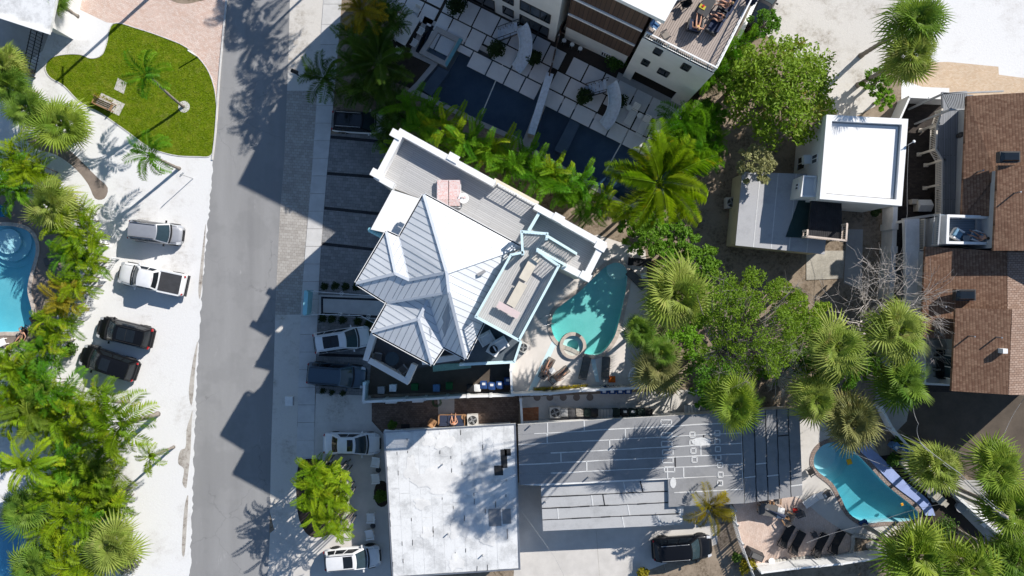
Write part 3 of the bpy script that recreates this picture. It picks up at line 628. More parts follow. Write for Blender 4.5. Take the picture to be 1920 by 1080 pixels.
def standing_seam(parent, verts, e0, e1, pitch=0.42, name='roof_face'):
    "a roof plane of metal pans: each pan between two seams is a part; d runs along the eave e0-e1"
    d = (e1 - e0).normalized(); n = Vector()
    for i in range(len(verts)): n += verts[i-1].cross(verts[i])
    n.normalize()
    if n.z < 0: n = -n; verts = verts[::-1]
    up = n.cross(d); t = [v.dot(d) for v in verts]; lo, hi = min(t), max(t); k = max(1, round((hi-lo)/pitch))
    face = MB().add(verts, [tuple(range(len(verts)))]).build(name, M['seam'], parent)
    for i in range(k):
        a, b = lo + (hi-lo)*i/k, lo + (hi-lo)*(i+1)/k
        q = clip(verts, d, a + 0.004, b - 0.004)
        if len(q) < 3: continue
        m = MB(); N = len(q); th = 0.03
        m.add([v + n*0.003 for v in q] + [v + n*th for v in q], [tuple(range(N, 2*N))] + [(j, (j+1) % N, N+(j+1) % N, N+j) for j in range(N)])
        s_ = clip(verts, d, b - 0.05, b - 0.004)
        if len(s_) >= 3:
            v = [u.dot(up) for u in s_]; x = max(s_, key=lambda u: u.dot(up)); y = min(s_, key=lambda u: u.dot(up))
            x0 = x + d*((b-0.027) - x.dot(d)); y0 = y + d*((b-0.027) - y.dot(d))
            if (x0-y0).length > 0.15: m.bar(x0 + n*0.037, y0 + n*0.037, 0.026, 0.016, 1)
        m.build('metal_pan', [M['metal_roof'], M['seam']], face)
    return face
def trim(parent, pts, wd=0.16, ht=0.06, mat=None, name='ridge_cap'):
    b = MB()
    for p, q in zip(pts, pts[1:]): b.bar(p, q, wd, ht)
    return b.build(name, mat or M['roof_trim'], parent)
def parapet(parent, outer, wd, z0, z1, mat, name='parapet', open_idx=()):
    "wall along a polyline of world 2d points, one piece for each run; the line is the outer face on its left"
    for i in range(len(outer) - 1):
        if i in open_idx: continue
        a, b = Vector((*outer[i][:2], 0)), Vector((*outer[i+1][:2], 0)); d = (b-a).normalized(); n = Vector((d.y, -d.x, 0))
        b2 = b - d*(wd + 0.004) if i < len(outer) - 2 else b
        MB().bar(a + n*wd/2 + Vector((0,0,(z0+z1)/2)), b2 + n*wd/2 + Vector((0,0,(z0+z1)/2)), wd, z1-z0).build(name, mat, parent)

# ------------------------------------------------------------------ the hip roofed house in the middle
ZE, ZT = 13.2, 15.7; ZF, ZP = 10.6, 11.5; ZD = 14.0; ZB = 7.0; ZL = 10.4
hs = thing('beach_house', 'large house with white metal hip roof, roof decks and turquoise railings', 'house', W(850, 520))
A, E, F = W(795,365,ZE), W(976,463,ZE), W(873,672,ZE)
G1, G2, G3, G4 = W(749,446,ZE), W(725,435,ZE), W(668,531,ZE), W(727,568,ZE)
G5, G6, G7 = W(697,622,ZE), W(810,683,ZE), W(832,650,ZE)
T1, T2 = W(838,511,ZT), W(842,548,ZT)
X1 = W(742,513,ZE+1.0); X1b = W(768,525,ZE+1.05); Y1 = W(785,598,ZE+1.0); Y1b = W(803,562,ZE+1.15); Y2 = W(838,556,ZT-.05)
for vs_, e in (([A, E, T1], (A, E)), ([E, F, T2, T1], (E, F)), ([F, G7, Y1b, T2], (F, G7)), ([G7, G6, Y1, Y1b], (G7, G6)), ([G6, G5, Y1], (G6, G5)),
               ([G5, G4, T2, Y1b, Y1], (G5, G4)), ([G4, G3, X1, X1b, T1, T2], (G4, G3)), ([G3, G2, X1], (G3, G2)), ([G2, G1, X1b, X1], (G2, G1)), ([G1, A, T1, X1b], (G1, A))):
    if len(vs_) > 4 and vs_[0] is G4:
        standing_seam(hs, [G4, G3, X1, X1b], G4, G3); standing_seam(hs, [G4, X1b, T1, T2], G4, G3)
    elif len(vs_) > 4 and vs_[0] is G5:
        standing_seam(hs, [G5, G4, Y1b, Y1], G5, G4); standing_seam(hs, [G4, T2, Y1b], G5, G4)
    else: standing_seam(hs, list(vs_), *e)
up = Vector((0, 0, 0.07))
for a, b in ((A,T1),(E,T1),(F,T2),(T1,T2),(G6,Y1),(G5,Y1),(Y1,Y1b),(G3,X1),(G2,X1),(X1,X1b),(X1b,T1),(Y1b,T2)): trim(hs, [a+up, b+up], 0.2)
for a, b in ((G1,X1b),(G4,T2),(G7,Y1b)): trim(hs, [a+up*.5, b+up*.5], 0.16, 0.03, name='valley_flashing')
eave = [A, E, F, G7, G6, G5, G4, G3, G2, G1, A]
for a, b in zip(eave, eave[1:]):
    dn = Vector((0,0,-0.10)); d = (b-a).normalized()*0.01; n = Vector((b-a)).cross(Vector((0,0,1))).normalized()
    s_ = -1 if n.dot((a+b)/2 - T1) < 0 else 1
    trim(hs, [a+dn+n*s_*0.05, b+dn+n*s_*0.05], 0.10, 0.16, M['black'], 'gutter'); trim(hs, [a+dn+n*s_*0.125+up*.4, b+dn+n*s_*0.125+up*.4], 0.04, 0.18, M['white'], 'fascia')
put(MB().box((0,0,0.15), (0.5, 0.14, 0.3)).box((0,0,0.32), (0.6,0.2,0.05)).mesh('roof_vent', M['grey']), 'roof_vent', hs, W(903,512,14.3)-origin(hs), (0,0,.5))
# walls under the roof and the terrace block
def inset(pts, c, k): return [(c + (p-c)*k) for p in pts]
core = [W(795,380,ZE), W(962,468,ZE), W(862,662,ZE), W(832,640,ZE), W(808,672,ZE), W(706,617,ZE), W(737,568,ZE), W(679,530,ZE), W(728,447,ZE), W(757,456,ZE)]
MB().prism(core, 0, ZE-0.12).build('wall', M['stucco_white'], hs)
facade(hs, core, [(1.2,2.4),(4.4,5.9),(7.8,9.3)], 2.4, 1.1)
tb = [W(752,246,ZF), W(1133,458,ZF), W(1099,521,ZF), W(985,462,ZF), W(795,375,ZF), W(735,352,ZF), W(703,334,ZF)]
tb_ = [(p.x, p.y) for p in tb]; MB().prism(tb_, 0, ZF-0.12).build('wall', M['cream'], hs); facade(hs, tb_, [(1.0,2.4),(4.3,5.8),(7.6,9.1)], 2.8, 1.3, skip=(2,3,4))
MB().prism(tb_, ZF-0.119, ZF).build('terrace_floor', M['boards_terrace'], hs)
outer = [W(735,354,ZP), W(700,334,ZP), W(750,240,ZP), W(930,339,ZP)]
parapet(hs, outer, 0.45, ZF-0.3, ZP, M['white'])
parapet(hs, [W(1005,381,ZP), W(1138,455,ZP), W(1101,528,ZP), W(1052,503,ZP)], 0.45, ZF-0.3, ZP, M['white'])
for px, py in ((743,252),(706,326),(850,296),(1047,409),(1126,462),(1098,518)): MB().box(W(px,py,ZP)+Vector((0,0,0.03)), (0.8,0.55,0.1), R(-29)).build('pier_cap', M['white'], hs)
ra, rb = W(933,344,ZP), W(1003,383,ZP)
railing(hs, [ra, ra.lerp(rb,.5), rb], ZF, ZP-ZF, M['white'], 0.19, 0.1)
MB().prism(WP([(928,334),(1011,379),(1006,387),(924,342)], ZF-1), ZF-1.2, ZF-0.9).build('ledge', M['cream'], hs)
parapet(hs, [W(1018,393,ZP-.1), W(994,434,ZP-.1)], 0.22, ZF, ZP-0.1, M['teal_pale'], 'divider')
# white lower roof at the left with scalloped turquoise edge
lowr = WP([(735,356),(786,372),(748,446),(725,437),(695,430)], 11.2)
MB().prism(lowr, 10.9, 11.2).build('flat_roof', M['white'], hs); MB().prism([W(738,366,10.9),W(780,376,10.9),W(742,444,10.9),W(703,428,10.9)], 0, 10.9).build('wall', M['stucco_white'], hs)
aw = W(694,431,10.9); bw = W(724,447,10.9)
for k in range(7): MB().lathe([(0.18,-0.25),(0.2,0),(0.05,0.1)], aw.lerp(bw, k/6)-Vector((0,0,0.1)), 8).build('scallop', M['teal'], hs)
# upper roof deck
dk = WP([(958,476),(892,594),(973,638),(1049,498),(1007,468),(981,465)], ZD)
MB().prism(dk, ZD-0.24, ZD-.12).build('deck_frame', M['teal_dark'], hs); MB().prism(dk, ZD-0.118, ZD).build('deck_floor', M['boards_upper'], hs)
body2 = WP([(985,470),(1046,502),(970,634),(898,596),(930,540)], ZD); MB().prism(body2, 0, ZD-0.25).build('wall', M['teal_dark'], hs); facade(hs, body2, [(1.0,2.4),(4.3,5.8),(7.6,9.1),(11.0,12.5)], 2.6, 1.2, skip=(2,3,4))
railing(hs, WP([(981,473),(958,478),(892,594),(973,638),(1048,498),(1008,470)], ZD+1), ZD, 1.0, M['teal_pale'], 0.2, 0.16, bal=0.05)
ld = WP([(978,434),(1026,438),(1024,449),(1005,470),(985,474)], ZD); MB().prism(ld, ZD-0.25, ZD-.003).build('landing', M['boards_upper'], hs)
railing(hs, WP([(980,476),(978,434),(1026,438),(1025,447)], ZD+1), ZD, 1.0, M['teal_pale'], 0.2, 0.16, bal=0.05)
a1, a2 = W(1015,456,ZD), W(1070,488,ZF); st = 13
sw = (W(1006,470,ZD) - W(1025,446,ZD)); sw.z = 0
for k in range(st):
    p = a1.lerp(a2, (k+.5)/st); d = (a2-a1); d.z = 0; d.normalize()
    MB().box(p, (0.30, sw.length*0.92, 0.06), math.atan2(d.y, d.x)).build('stair_tread', M['boards_upper'], hs)
for sg in (-1, 1):
    o_ = sw.normalized()*sw.length*0.5*sg; b = MB(); h_ = Vector((0,0,1.0))
    b.bar(a1+o_+h_, a2+o_+h_, 0.16, 0.06); b.bar(a1+o_, a2+o_, 0.06, 0.25)
    for k in range(12): p = a1.lerp(a2, k/11)+o_; b.bar(p, p+h_, 0.05, 0.05)
    b.build('stair_railing', M['teal_pale'], hs)
# balcony at the lower left corner
bl = WP([(697,624),(681,674),(764,719),(783,690),(862,678),(868,640),(760,600)], ZB)
MB().prism(bl, ZB-0.25, ZB).build('balcony_floor', matte('slate_floor', (0.075,0.08,0.09),0.6,.12), hs)
parapet(hs, WP([(862,675),(781,686),(764,722),(680,675),(695,624)], ZB+1.05), 0.42, ZB-.2, ZB+1.05, M['stucco_white'], 'balcony_wall')
MB().prism(WP([(700,640),(694,668),(764,706),(776,684),(860,672),(868,640),(760,600)], ZB), 0, ZB-.25).build('wall', M['teal'], hs)
MB().prism(WP([(811,684),(883,680),(883,690),(812,697)], 3.4), 3.2, 3.4).build('awning', M['cover_green'], hs)
# lower deck at the near right corner
l2 = WP([(874,672),(862,684),(966,678),(977,640),(900,598)], ZL); MB().prism(l2, ZL-0.3, ZL).build('deck_floor', matte('slate_tiles',(0.10,0.12,0.14),0.5,.2), hs)
lwall = WP([(874,668),(866,682),(960,676),(972,640),(900,600)], ZL); MB().prism(lwall, 0, ZL-.3).build('wall', M['teal_dark'], hs); facade(hs, lwall, [(1.0,2.4),(4.3,5.8),(7.4,8.9)], 2.4, 1.1)
railing(hs, WP([(864,683),(964,678),(976,642)], ZL+.6), ZL, 1.0, M['teal_pale'], 0.16, 0.16, bal=0.05)

# ------------------------------------------------------------------ the tall pale house at the top
th = thing('apartment_house', 'tall white and brown house with roof deck above two shaded pools', 'house', W(1150, 40))
B0, B1 = W(1167,143), W(1280,200); fd = (B1-B0).normalized(); fn = Vector((fd.y, -fd.x, 0)); bk = -fn
Z1, ZR = 10.0, 13.4
rt = [W(1198,65,Z1), W(1337,137,Z1)]; depth = 16
ft = [B0, B1, B1 + bk*depth, B0 + bk*depth]
# the wall that faces the pool: white, with an open ground floor, four windows
def wallq(a, b, z0, z1, off=0.0): return [a + fn*off + Vector((0,0,z0)), b + fn*off + Vector((0,0,z0)), b + fn*off + Vector((0,0,z1)), a + fn*off + Vector((0,0,z1))]
o1, o2 = B0.lerp(B1, 0.13), B0.lerp(B1, 0.80)
MB().prism([B0 - fn*.3, B1 - fn*.3, B1, B0], 2.6, Z1).build('wall', M['stucco_white'], th)
MB().prism([B0 - fn*.3, o1 - fn*.3, o1, B0], 0, 2.598).build('wall', M['stucco_white'], th); MB().prism([o2 - fn*.3, B1 - fn*.3, B1, o2], 0, 2.598).build('wall', M['stucco_white'], th)
MB().prism([B0 + bk*4, B1 + bk*4, B1 + bk*depth, B0 + bk*depth], 0, Z1-0.3).build('wall', M['stucco_white'], th)
for a, b in ((B0, B0 + bk*4), (B1, B1 + bk*4)):
    n_ = fd*.15 if a is B0 else -fd*.15
    MB().prism([a - fn*.302, b, b + n_*2, a - fn*.302 + n_*2], 0, Z1-.3).build('wall', M['stucco_white'], th)
for x0, y0, x1, y1 in ((1227,91,1240,102),(1204,112,1217,122),(1234,128,1254,143),(1279,120,1293,131)):
    p, q = on_wall(x0, y1-2, B0, B1), on_wall(x1, y0+4, B0, B1); c = (p+q)/2; hw = (x1-x0)/2/S*0.95
    zc = on_wall((x0+x1)/2, (y0+y1)/2, B0, B1); wz = 0.62
    window(th, Vector((zc.x, zc.y, 0)) - fd*hw, Vector((zc.x, zc.y, 0)) + fd*hw, zc.z-wz, zc.z+wz, fn, M['charcoal'], M['glass_dark'], 1 if hw > .5 else 0)
fl = [B0 + bk*0.02, B1 + bk*0.02, B1 + bk*depth, B0 + bk*depth]
MB().prism(fl, Z1-0.28, Z1).build('deck_floor', M['boards_tall'], th)
railing(th, [B0 + fd*.1 + bk*.1, B0.lerp(B1,.33)+bk*.1, B0.lerp(B1,.66)+bk*.1, B1 - fd*.1 + bk*.1], Z1, 1.05, M['white'], 0.15, 0.1)
railing(th, [B1 - fd*.1 + bk*.2, B1 - fd*.1 + bk*depth*.5, B1 - fd*.1 + bk*depth*.98], Z1, 1.05, M['white'], 0.5, 0.1, bal=0.03)
# brown clad storeys and the white roof left of the deck
C0, C1 = W(1050,87), W(1186,152.5)
MB().prism([C0 + bk*.5, C1 + bk*.5 - fd*1.2, C1 + bk*9 - fd*1.2, C0 + bk*9], 3.6, ZR-.5).build('wall', M['brown_wall'], th)
MB().prism([C0 + bk*.8, C1 + bk*.8 - fd*1.3, C1 + bk*9 - fd*1.3, C0 + bk*9], 0, 3.598).build('wall', M['stucco_white'], th)
for z in (6.6, 9.9): MB().bar(C0 + bk*.46 + Vector((0,0,z)), C1 - fd*1.2 + bk*.46 + Vector((0,0,z)), 0.12, 0.28).build('band', M['white'], th)
MB().prism([W(1020,-70,ZR), W(1247,40,ZR), W(1272,-4,ZR), W(1292,-8,ZR), W(1380,-170,ZR), W(1150,-280,ZR)], ZR-.498, ZR).build('roof', M['white'], th)
MB().prism([B0+bk*6, B0+bk*6+fd*2.2, B0+bk*9+fd*2.2, B0+bk*9], Z1, ZR-.5).build('stair_wall', M['stucco_white'], th)
# taller left wing: only its lower storeys show, its shadow covers the pools and the road
D0, D1 = W(847,-18), W(1040,79)
MB().prism([D0, D1, D1 + bk*13, D0 + bk*13], 0, 17.0).build('wall', M['stucco_white'], th)
for s0, s1 in ((0.06,0.42),(0.50,0.60),(0.66,0.93)):
    window(th, D0.lerp(D1, s0), D0.lerp(D1, s1), 0.1 if s1-s0 > .15 else 0.9, 2.5, fn, M['charcoal'], M['glass_dark'], 2 if s1-s0 > .15 else 0)
    window(th, D0.lerp(D1, s0), D0.lerp(D1, s1), 3.7, 5.6, fn, M['charcoal'], M['glass_dark'], 2)
window(th, C0.lerp(C1,.5)+bk*.8, C0.lerp(C1,.62)+bk*.8, 0.3, 1.3, fn, M['white'], M['glass_dark'], 3, 'vent_grille')
# parked vehicle roof and gable visible beyond: neighbour fence wall
bw_ = thing('boundary_wall', 'brown boundary wall running beside the tall house', 'wall', W(1390, 60))
a, b = W(1340,155), W(1420,-20)
MB().bar(a + Vector((0,0,1.0)), b + Vector((0,0,1.0)), 0.2, 2.0).build('wall', M['cream'], bw_); MB().bar(a + Vector((0,0,2.05)), b + Vector((0,0,2.05)), 0.3, 0.1).build('cap', M['white'], bw_)

# ------------------------------------------------------------------ white block house on the right
ZW, ZG = 6.4, 3.1
wh = thing('block_house', 'cube shaped white roofed house with a lower grey roof beside it', 'house', W(1580, 340))
wt = WP([(1550,215),(1703,223),(1691,386),(1537,373)], ZW); wt2 = [(p.x, p.y) for p in wt]
fo = offset(wt2, -0.12); MB().prism(fo, 0, ZW-.5).build('wall', M['stucco_white'], wh)
MB().prism(offset(wt2, -.55), ZW-.498, ZW-.32).build('roof', M['white'], wh); MB().ring(wt2, offset(wt2, -.45), ZW-.75, ZW).build('parapet', M['white'], wh)
wl = [fo[3], fo[0]]
def wallwin(px, py, wd, ht, a, b, parent, **k):
    a, b = Vector((*a[:2],0)), Vector((*b[:2],0)); c = on_wall(px, py, a, b); d = (b-a).normalized(); n = Vector((d.y,-d.x,0))
    if n.dot(c) > 0: n = -n
    c0 = Vector((c.x,c.y,0)); return window(parent, c0-d*wd/2, c0+d*wd/2, c.z-ht/2, c.z+ht/2, n, M['white'], M['glass_dark'], **k), c, n
wallwin(1503,306,1.1,1.6,fo[3],fo[0],wh); wallwin(1528,298,.7,1.1,fo[3],fo[0],wh)
_, c, n = wallwin(1519,300,.6,.5,fo[3],fo[0],wh); MB().box(c + n*.3, (.6,.7,.45), .05).build('window_air_conditioner', M['white'], wh)
grey = WP([(1392,322),(1560,328),(1546,477),(1379,460)], ZG); MB().prism(offset([(p.x,p.y) for p in grey], -.1), 0, ZG-.16).build('wall', M['stucco_yellow'], wh)
MB().prism(grey, ZG-.158, ZG).build('flat_roof', M['roof_grey_pale'], wh)
for i in (1,2,3,4):
    a, b = grey[0].lerp(grey[1], i/5), grey[3].lerp(grey[2], i/5)
    MB().bar(a+Vector((0,0,.008)), b+Vector((0,0,.008)), .06, .012).build('roof_seam', M['sealant'], wh)
tw = WP([(1506,329),(1531,330),(1530,370),(1500,369)], 5.3); MB().prism(tw, 0, 5.2).build('stair_tower', M['stucco_white'], wh); MB().ring([(p.x,p.y) for p in tw], offset([(p.x,p.y) for p in tw], -.12), 5.198, 5.4).build('parapet', M['white'], wh)
wallwin(1495,350,.5,.6,tw[3],tw[0],wh)
MB().prism(WP([(1500,369),(1526,370),(1512,446),(1474,444)], ZG+.1), ZG+.002, ZG+.1).build('roof_patch', matte('tower_shade_green', (0.022,0.05,0.05), .8, .2), wh)  # stair tower's shade on the roof, painted as a dark green patch
p0, p1, p2, p3 = WP([(1522,372),(1578,378),(1580,448),(1515,444)], 4.3)
for k in range(16): MB().prism([p0.lerp(p1,(k+.06)/16), p0.lerp(p1,(k+.94)/16), p3.lerp(p2,(k+.94)/16), p3.lerp(p2,(k+.06)/16)], 4.2, 4.3+rg.uniform(0,.015)).build('deck_plank', M['wood_black'], wh)
MB().prism([p0,p1,p2,p3], 4.0, 4.198).build('deck_frame', M['charcoal'], wh)
for p in (p1,p2,p3): MB().box(p.xy.to_3d()+Vector((0,0,2)), (.14,.14,4)).build('post', M['wood_grey'], wh)
rl = WP([(1514,432),(1513,443),(1586,451),(1588,420)], 5.2); railing(wh, rl, 4.3, .95, matte('cream_rail',(.6,.5,.42),.6), .16, .14)
# ------------------------------------------------------------------ brown shingled house at the right edge
bh = thing('shingle_house', 'brown shingled house with grey decks at the right edge', 'house', W(1850, 450))
def slab_roof(pts, zs, mat, th_=.25, name='roof'):
    v = [W(p[0], p[1], z) for p, z in zip(pts, zs)]; n = len(v)
    return MB().add(v + [q - Vector((0,0,th_)) for q in v], [tuple(range(n-1,-1,-1)), tuple(range(n,2*n))] + [(i,(i+1)%n,n+(i+1)%n,n+i) for i in range(n)]).build(name, mat, bh)
def bwall(pts, z, z1, mat): return MB().prism(WP(pts, z), 0, z1).build('wall', mat, bh)
slab_roof([(1813,180),(2050,166),(2050,316),(1872,312),(1868,330),(1803,410)], [6.2,8.6,8.6,7.0,7.0,6.2], M['shingle'])
slab_roof([(1803,405),(1868,328),(1866,405)], [6.19,6.9,6.9], M['shingle'])
slab_roof([(1871,310),(2060,310),(2060,470),(1863,470)], [8.0,9.6,9.6,8.0], M['shingle'])
slab_roof([(1735,462),(1888,472),(1888,590),(1728,622)], [5.6,7.0,7.0,5.6], M['shingle'])
slab_roof([(1889,472),(2060,472),(2060,575),(1889,590)], [7.0,6.0,6.0,7.0], M['shingle_sunlit'])
slab_roof([(1728,600),(1790,590),(1784,636),(1728,632)], [5.59,6.0,5.9,5.5], M['shingle'])
slab_roof([(1792,578),(1897,580),(1890,740),(1784,733)], [6.9,7.9,7.9,6.9], M['shingle'])
slab_roof([(1898,580),(2060,582),(2060,745),(1891,740)], [7.9,6.6,6.6,7.9], M['shingle_sunlit'])
M['grey_wall'] = matte('grey_siding', (0.36,0.37,0.38), .7, .08)
bwall([(1841,190),(2040,180),(2040,470),(1833,440)], 6, 5.85, M['grey_wall']); bwall([(1874,318),(2040,318),(2040,462),(1868,464)], 7.8, 7.75, M['grey_wall'])
bwall([(1748,470),(1890,478),(2050,478),(2050,600),(1742,625)], 5.4, 5.25, M['grey_wall']); bwall([(1817,585),(1897,585),(2050,585),(2050,735),(1811,728)], 6.6, 6.5, M['grey_wall'])
for x, y, z, w_, l_ in ((1886,296,8.0,1.4,.7),(1804,553,6.5,1.4,.75)):
    b = MB().box(W(x,y,z)+Vector((0,0,.25)), (w_+.1,l_+.1,.5)); f = b.build('skylight', M['charcoal'], bh); MB().box(W(x,y,z)+Vector((0,0,.6)), (w_,l_,.22), taper=.75).build('dome', M['glass_dark'], f)
for x, y, z in ((1833,322,6.5),(1902,362,8.3),(1764,575,6),(1817,630,7.2),(1867,632,7.6)): MB().tube([W(x,y,z)-Vector((0,0,.2)), W(x,y,z)+Vector((0,0,.75))], .06, 7).build('vent_pipe', M['steel'], bh)
MB().box(W(1874,657,7.6)+Vector((0,0,.3)), (.35,.35,.8)).build('roof_vent', M['white'], bh)
# long side deck with railing, posts and slatted pergola
zd = 2.9; dkp = WP([(1767,172),(1825,178),(1818,402),(1764,402),(1764,292),(1752,280),(1755,236),(1768,205)], zd)
MB().prism(dkp, zd-.25, zd).build('deck_floor', M['boards_grey'], bh)
cr = M['cream_trim'] = matte('cream_trim', (.55,.50,.43), .6, .08)
railing(bh, WP([(1767,205),(1757,236),(1755,280),(1767,300),(1766,400)], zd+1), zd, 1.0, cr, .14, .14, bal=.04)
for x, y in ((1725,245),(1722,290),(1735,310),(1733,353)):
    k = W(x,y); MB().box(k+Vector((0,0,zd/2)), (.16,.16,zd)).build('post', cr, bh); MB().box(k+Vector((0,0,.1)), (.32,.32,.2)).build('post_base', cr, bh)
    q = W(1760 if y < 300 else 1766, y-9, zd); MB().bar(k+Vector((0,0,zd-.12)), q-Vector((0,0,.13)), .14, .2).build('beam', cr, bh)
zp = 5.2; pa, pb, pc, pd = WP([(1768,176),(1812,172),(1812,205),(1781,206)], zp)
for k in range(13): MB().bar(pa.lerp(pb,k/12), pd.lerp(pc,k/12), .05, .14).build('pergola_slat', M['grey_wall'], bh)
MB().bar(pa, pb, .1, .18).bar(pd, pc, .1, .18).bar(W(1768,176,zp), W(1881,171,zp), .1,.18).build('pergola_beam', M['grey_wall'], bh)
for p in (pa, pd): MB().box(Vector((p.x,p.y,zp/2)), (.14,.14,zp)).build('post', M['grey_wall'], bh)
# balcony between the roofs
zq = 5.6; bq = WP([(1762,402),(1864,404),(1862,460),(1758,460)], zq); MB().prism(bq, zq-.3, zq).build('balcony_floor', M['boards_blue'], bh)
MB().prism(WP([(1776,404),(1870,404),(1868,460),(1772,460)], zq), 0, zq-.3).build('wall', M['grey_wall'], bh)
pq = WP([(1868,405),(1776,402),(1774,457),(1864,459)], zq+1); parapet(bh, pq[::-1], .2, zq, zq+1, M['white'], 'balcony_wall')
railing(bh, WP([(1763,402),(1759,458)], zq+.9), zq, .9, M['grey_wall'], .16, .1)
wa, wb = W(1866,412,zq+1), W(1864,456,zq+1); wa.z = wb.z = 0; nn = Vector((-1,0,0)); window(bh, wa, wb, zq+.05, zq+2.0, nn, M['white'], M['glass_dark'], 2, 'glazed_door')
# lower balcony by the palms
z3 = 3.0; MB().prism(WP([(1733,636),(1793,640),(1788,722),(1736,720)], z3), z3-.25, z3).build('balcony_floor', M['grey_wall'], bh)
MB().prism(WP([(1742,640),(1793,640),(1788,718),(1746,716)], z3), 0, z3-.25).build('wall', M['stucco_white'], bh)
railing(bh, WP([(1733,637),(1735,720),(1780,722)], z3+1), z3, 1.0, M['white'], .14, .12)
window(bh, W(1813,672,6.6).xy.to_3d(), W(1812,716,6.6).xy.to_3d(), z3+.1, z3+2.2, nn, M['white'], M['glass_blue'], 1, 'glazed_door')
z4 = 3.4; MB().prism(WP([(1696,412),(1724,410),(1724,470),(1740,470),(1735,600),(1722,640),(1700,590)], z4), z4-.4, z4).build('carport_roof', M['white_dirty'], bh)
for x, y in ((1700,414),(1706,585),(1722,630)): MB().box(W(x,y,z4).xy.to_3d()+Vector((0,0,1.5)), (.2,.2,3)).build('post', M['white_dirty'], bh)
railing(bh, WP([(1728,412),(1726,468)], z4), z4-.4, .9, cr, .2, .1); MB().bar(W(1692,412,3.0), W(1760,402,3.0), .2, .3).build('beam', cr, bh)

# ------------------------------------------------------------------ flat roofed houses at the bottom
ZA = 3.4
fh = thing('flat_roof_house', 'low house with patched white flat roof beside the road', 'house', W(845, 940))
q = WP([(719,809),(967,794),(976,1068),(735,1084)], ZA); q2 = [(p.x,p.y) for p in q]
MB().prism(offset(q2, -.45), 0, ZA-.2).build('wall', M['stucco_white'], fh); facade(fh, offset(q2, -.45), [(1.0,2.2)], 3.2, 1.3); MB().prism(q2, ZA-.2, ZA-.03).build('roof_slab', M['white'], fh)
MB().ring(q2, offset(q2, -.12), ZA-.0295, ZA+.03).build('drip_edge', M['steel'], fh)
qi = offset(q2, -.125); qi = [Vector((*p, 0)) for p in (qi if area(q2) > 0 else qi)]
NS = 12
for k in range(NS):
    a, b = (k+.006)/NS, (k+.994)/NS; cuts = sorted([0, 1] + [rg.uniform(.15,.85) for _ in range(2)])
    for c0, c1 in zip(cuts, cuts[1:]):
        f = lambda u, v: (qi[0].lerp(qi[1], u)).lerp(qi[3].lerp(qi[2], u), v)
        MB().prism([f(a,c0+.0015), f(b,c0+.0015), f(b,c1-.0015), f(a,c1-.0015)], ZA-.0295, ZA+rg.uniform(-.012,.004)).build('roof_sheet', M['roof_white'], fh)
rs = random.Random(5)
for k in range(46):
    u, v = rs.random(), rs.random(); p = f((rs.randrange(NS))/NS, v); L_ = rs.uniform(.1,.5)
    MB().box(p+Vector((0,0,ZA+.006)), (.05, L_, .012), R(rs.uniform(-4,4))).build('tar_mark', M['tar'], fh)
for x, y, w_, l_ in ((952,848,.5,.55),(935,882,.7,.8),(945,860,.5,1.5),(928,970,1.0,1.4),(950,968,.7,1.2)):
    MB().box(W(x,y,ZA)+Vector((0,0,.012)), (w_,l_,.02), .05).build('roof_patch', M['tar'] if x != 928 and x != 950 else M['roof_grey'], fh)
for x, y in ((830,870),(880,890),(950,900),(905,1040),(840,1000)): MB().tube([W(x,y,ZA), W(x,y,ZA)+Vector((0,0,.35))], .05, 7).build('vent_pipe', M['steel'], fh)
for x, y, w_, l_ in ((745,818,1.6,1.0),(805,826,.9,.9),(833,826,1.3,1.1),(818,896,3.4,1.2),(836,908,2.4,1.4),(790,945,1.0,.7),(872,915,1.6,.9),(860,990,1.3,1.4),(800,1000,.7,.8),(855,1055,1.0,1.0),(770,880,.8,1.6),(915,1010,1.4,.8)):
    c = W(x,y,ZA); N_ = 26; ph = [rs.uniform(0,6.3) for _ in range(4)]
    pp = [(c.x + math.cos(a)*w_*.6*k_, c.y + math.sin(a)*l_*.6*k_) for a, k_ in [(2*math.pi*i/N_, 1+.22*math.sin(3*2*math.pi*i/N_+ph[0])+.14*math.sin(5*2*math.pi*i/N_+ph[1])+.09*math.sin(9*2*math.pi*i/N_+ph[2])) for i in range(N_)]]
    MB().prism(pp, ZA+.002, ZA+.006+.0013*rs.randrange(40)*.1+x*.00001).build('coating_patch', M['white_dirty'], fh)
gh = thing('grey_roof_house', 'long low house with grey strip roofing and white sealant lines', 'house', W(1200, 860))
ZC = 3.2
main = WP([(971,796),(1390,772),(1395,944),(1254,951),(1253,899),(1014,911),(974,909)], ZC)
MB().prism(offset([(p.x,p.y) for p in main], -.3), 0, ZC-.22).build('wall', M['stucco_white'], gh); MB().prism(main, ZC-.219, ZC-.03).build('roof_slab', M['white_dirty'], gh)
east = WP([(1392,771),(1499,765),(1505,929),(1397,944)], ZC-.15); MB().prism(offset([(p.x,p.y) for p in east], -.3), 0, ZC-.4).build('wall', M['stucco_white'], gh); MB().prism(east, ZC-.35, ZC-.18).build('roof_slab', M['white_dirty'], gh)
low = WP([(1014,910),(1252,899),(1282,950),(1279,984),(1018,996)], ZC-.3); MB().prism(offset([(p.x,p.y) for p in low], -.25), 0, ZC-.55).build('wall', M['stucco_white'], gh); MB().prism(low, ZC-.5, ZC-.33).build('roof_slab', M['white_dirty'], gh)
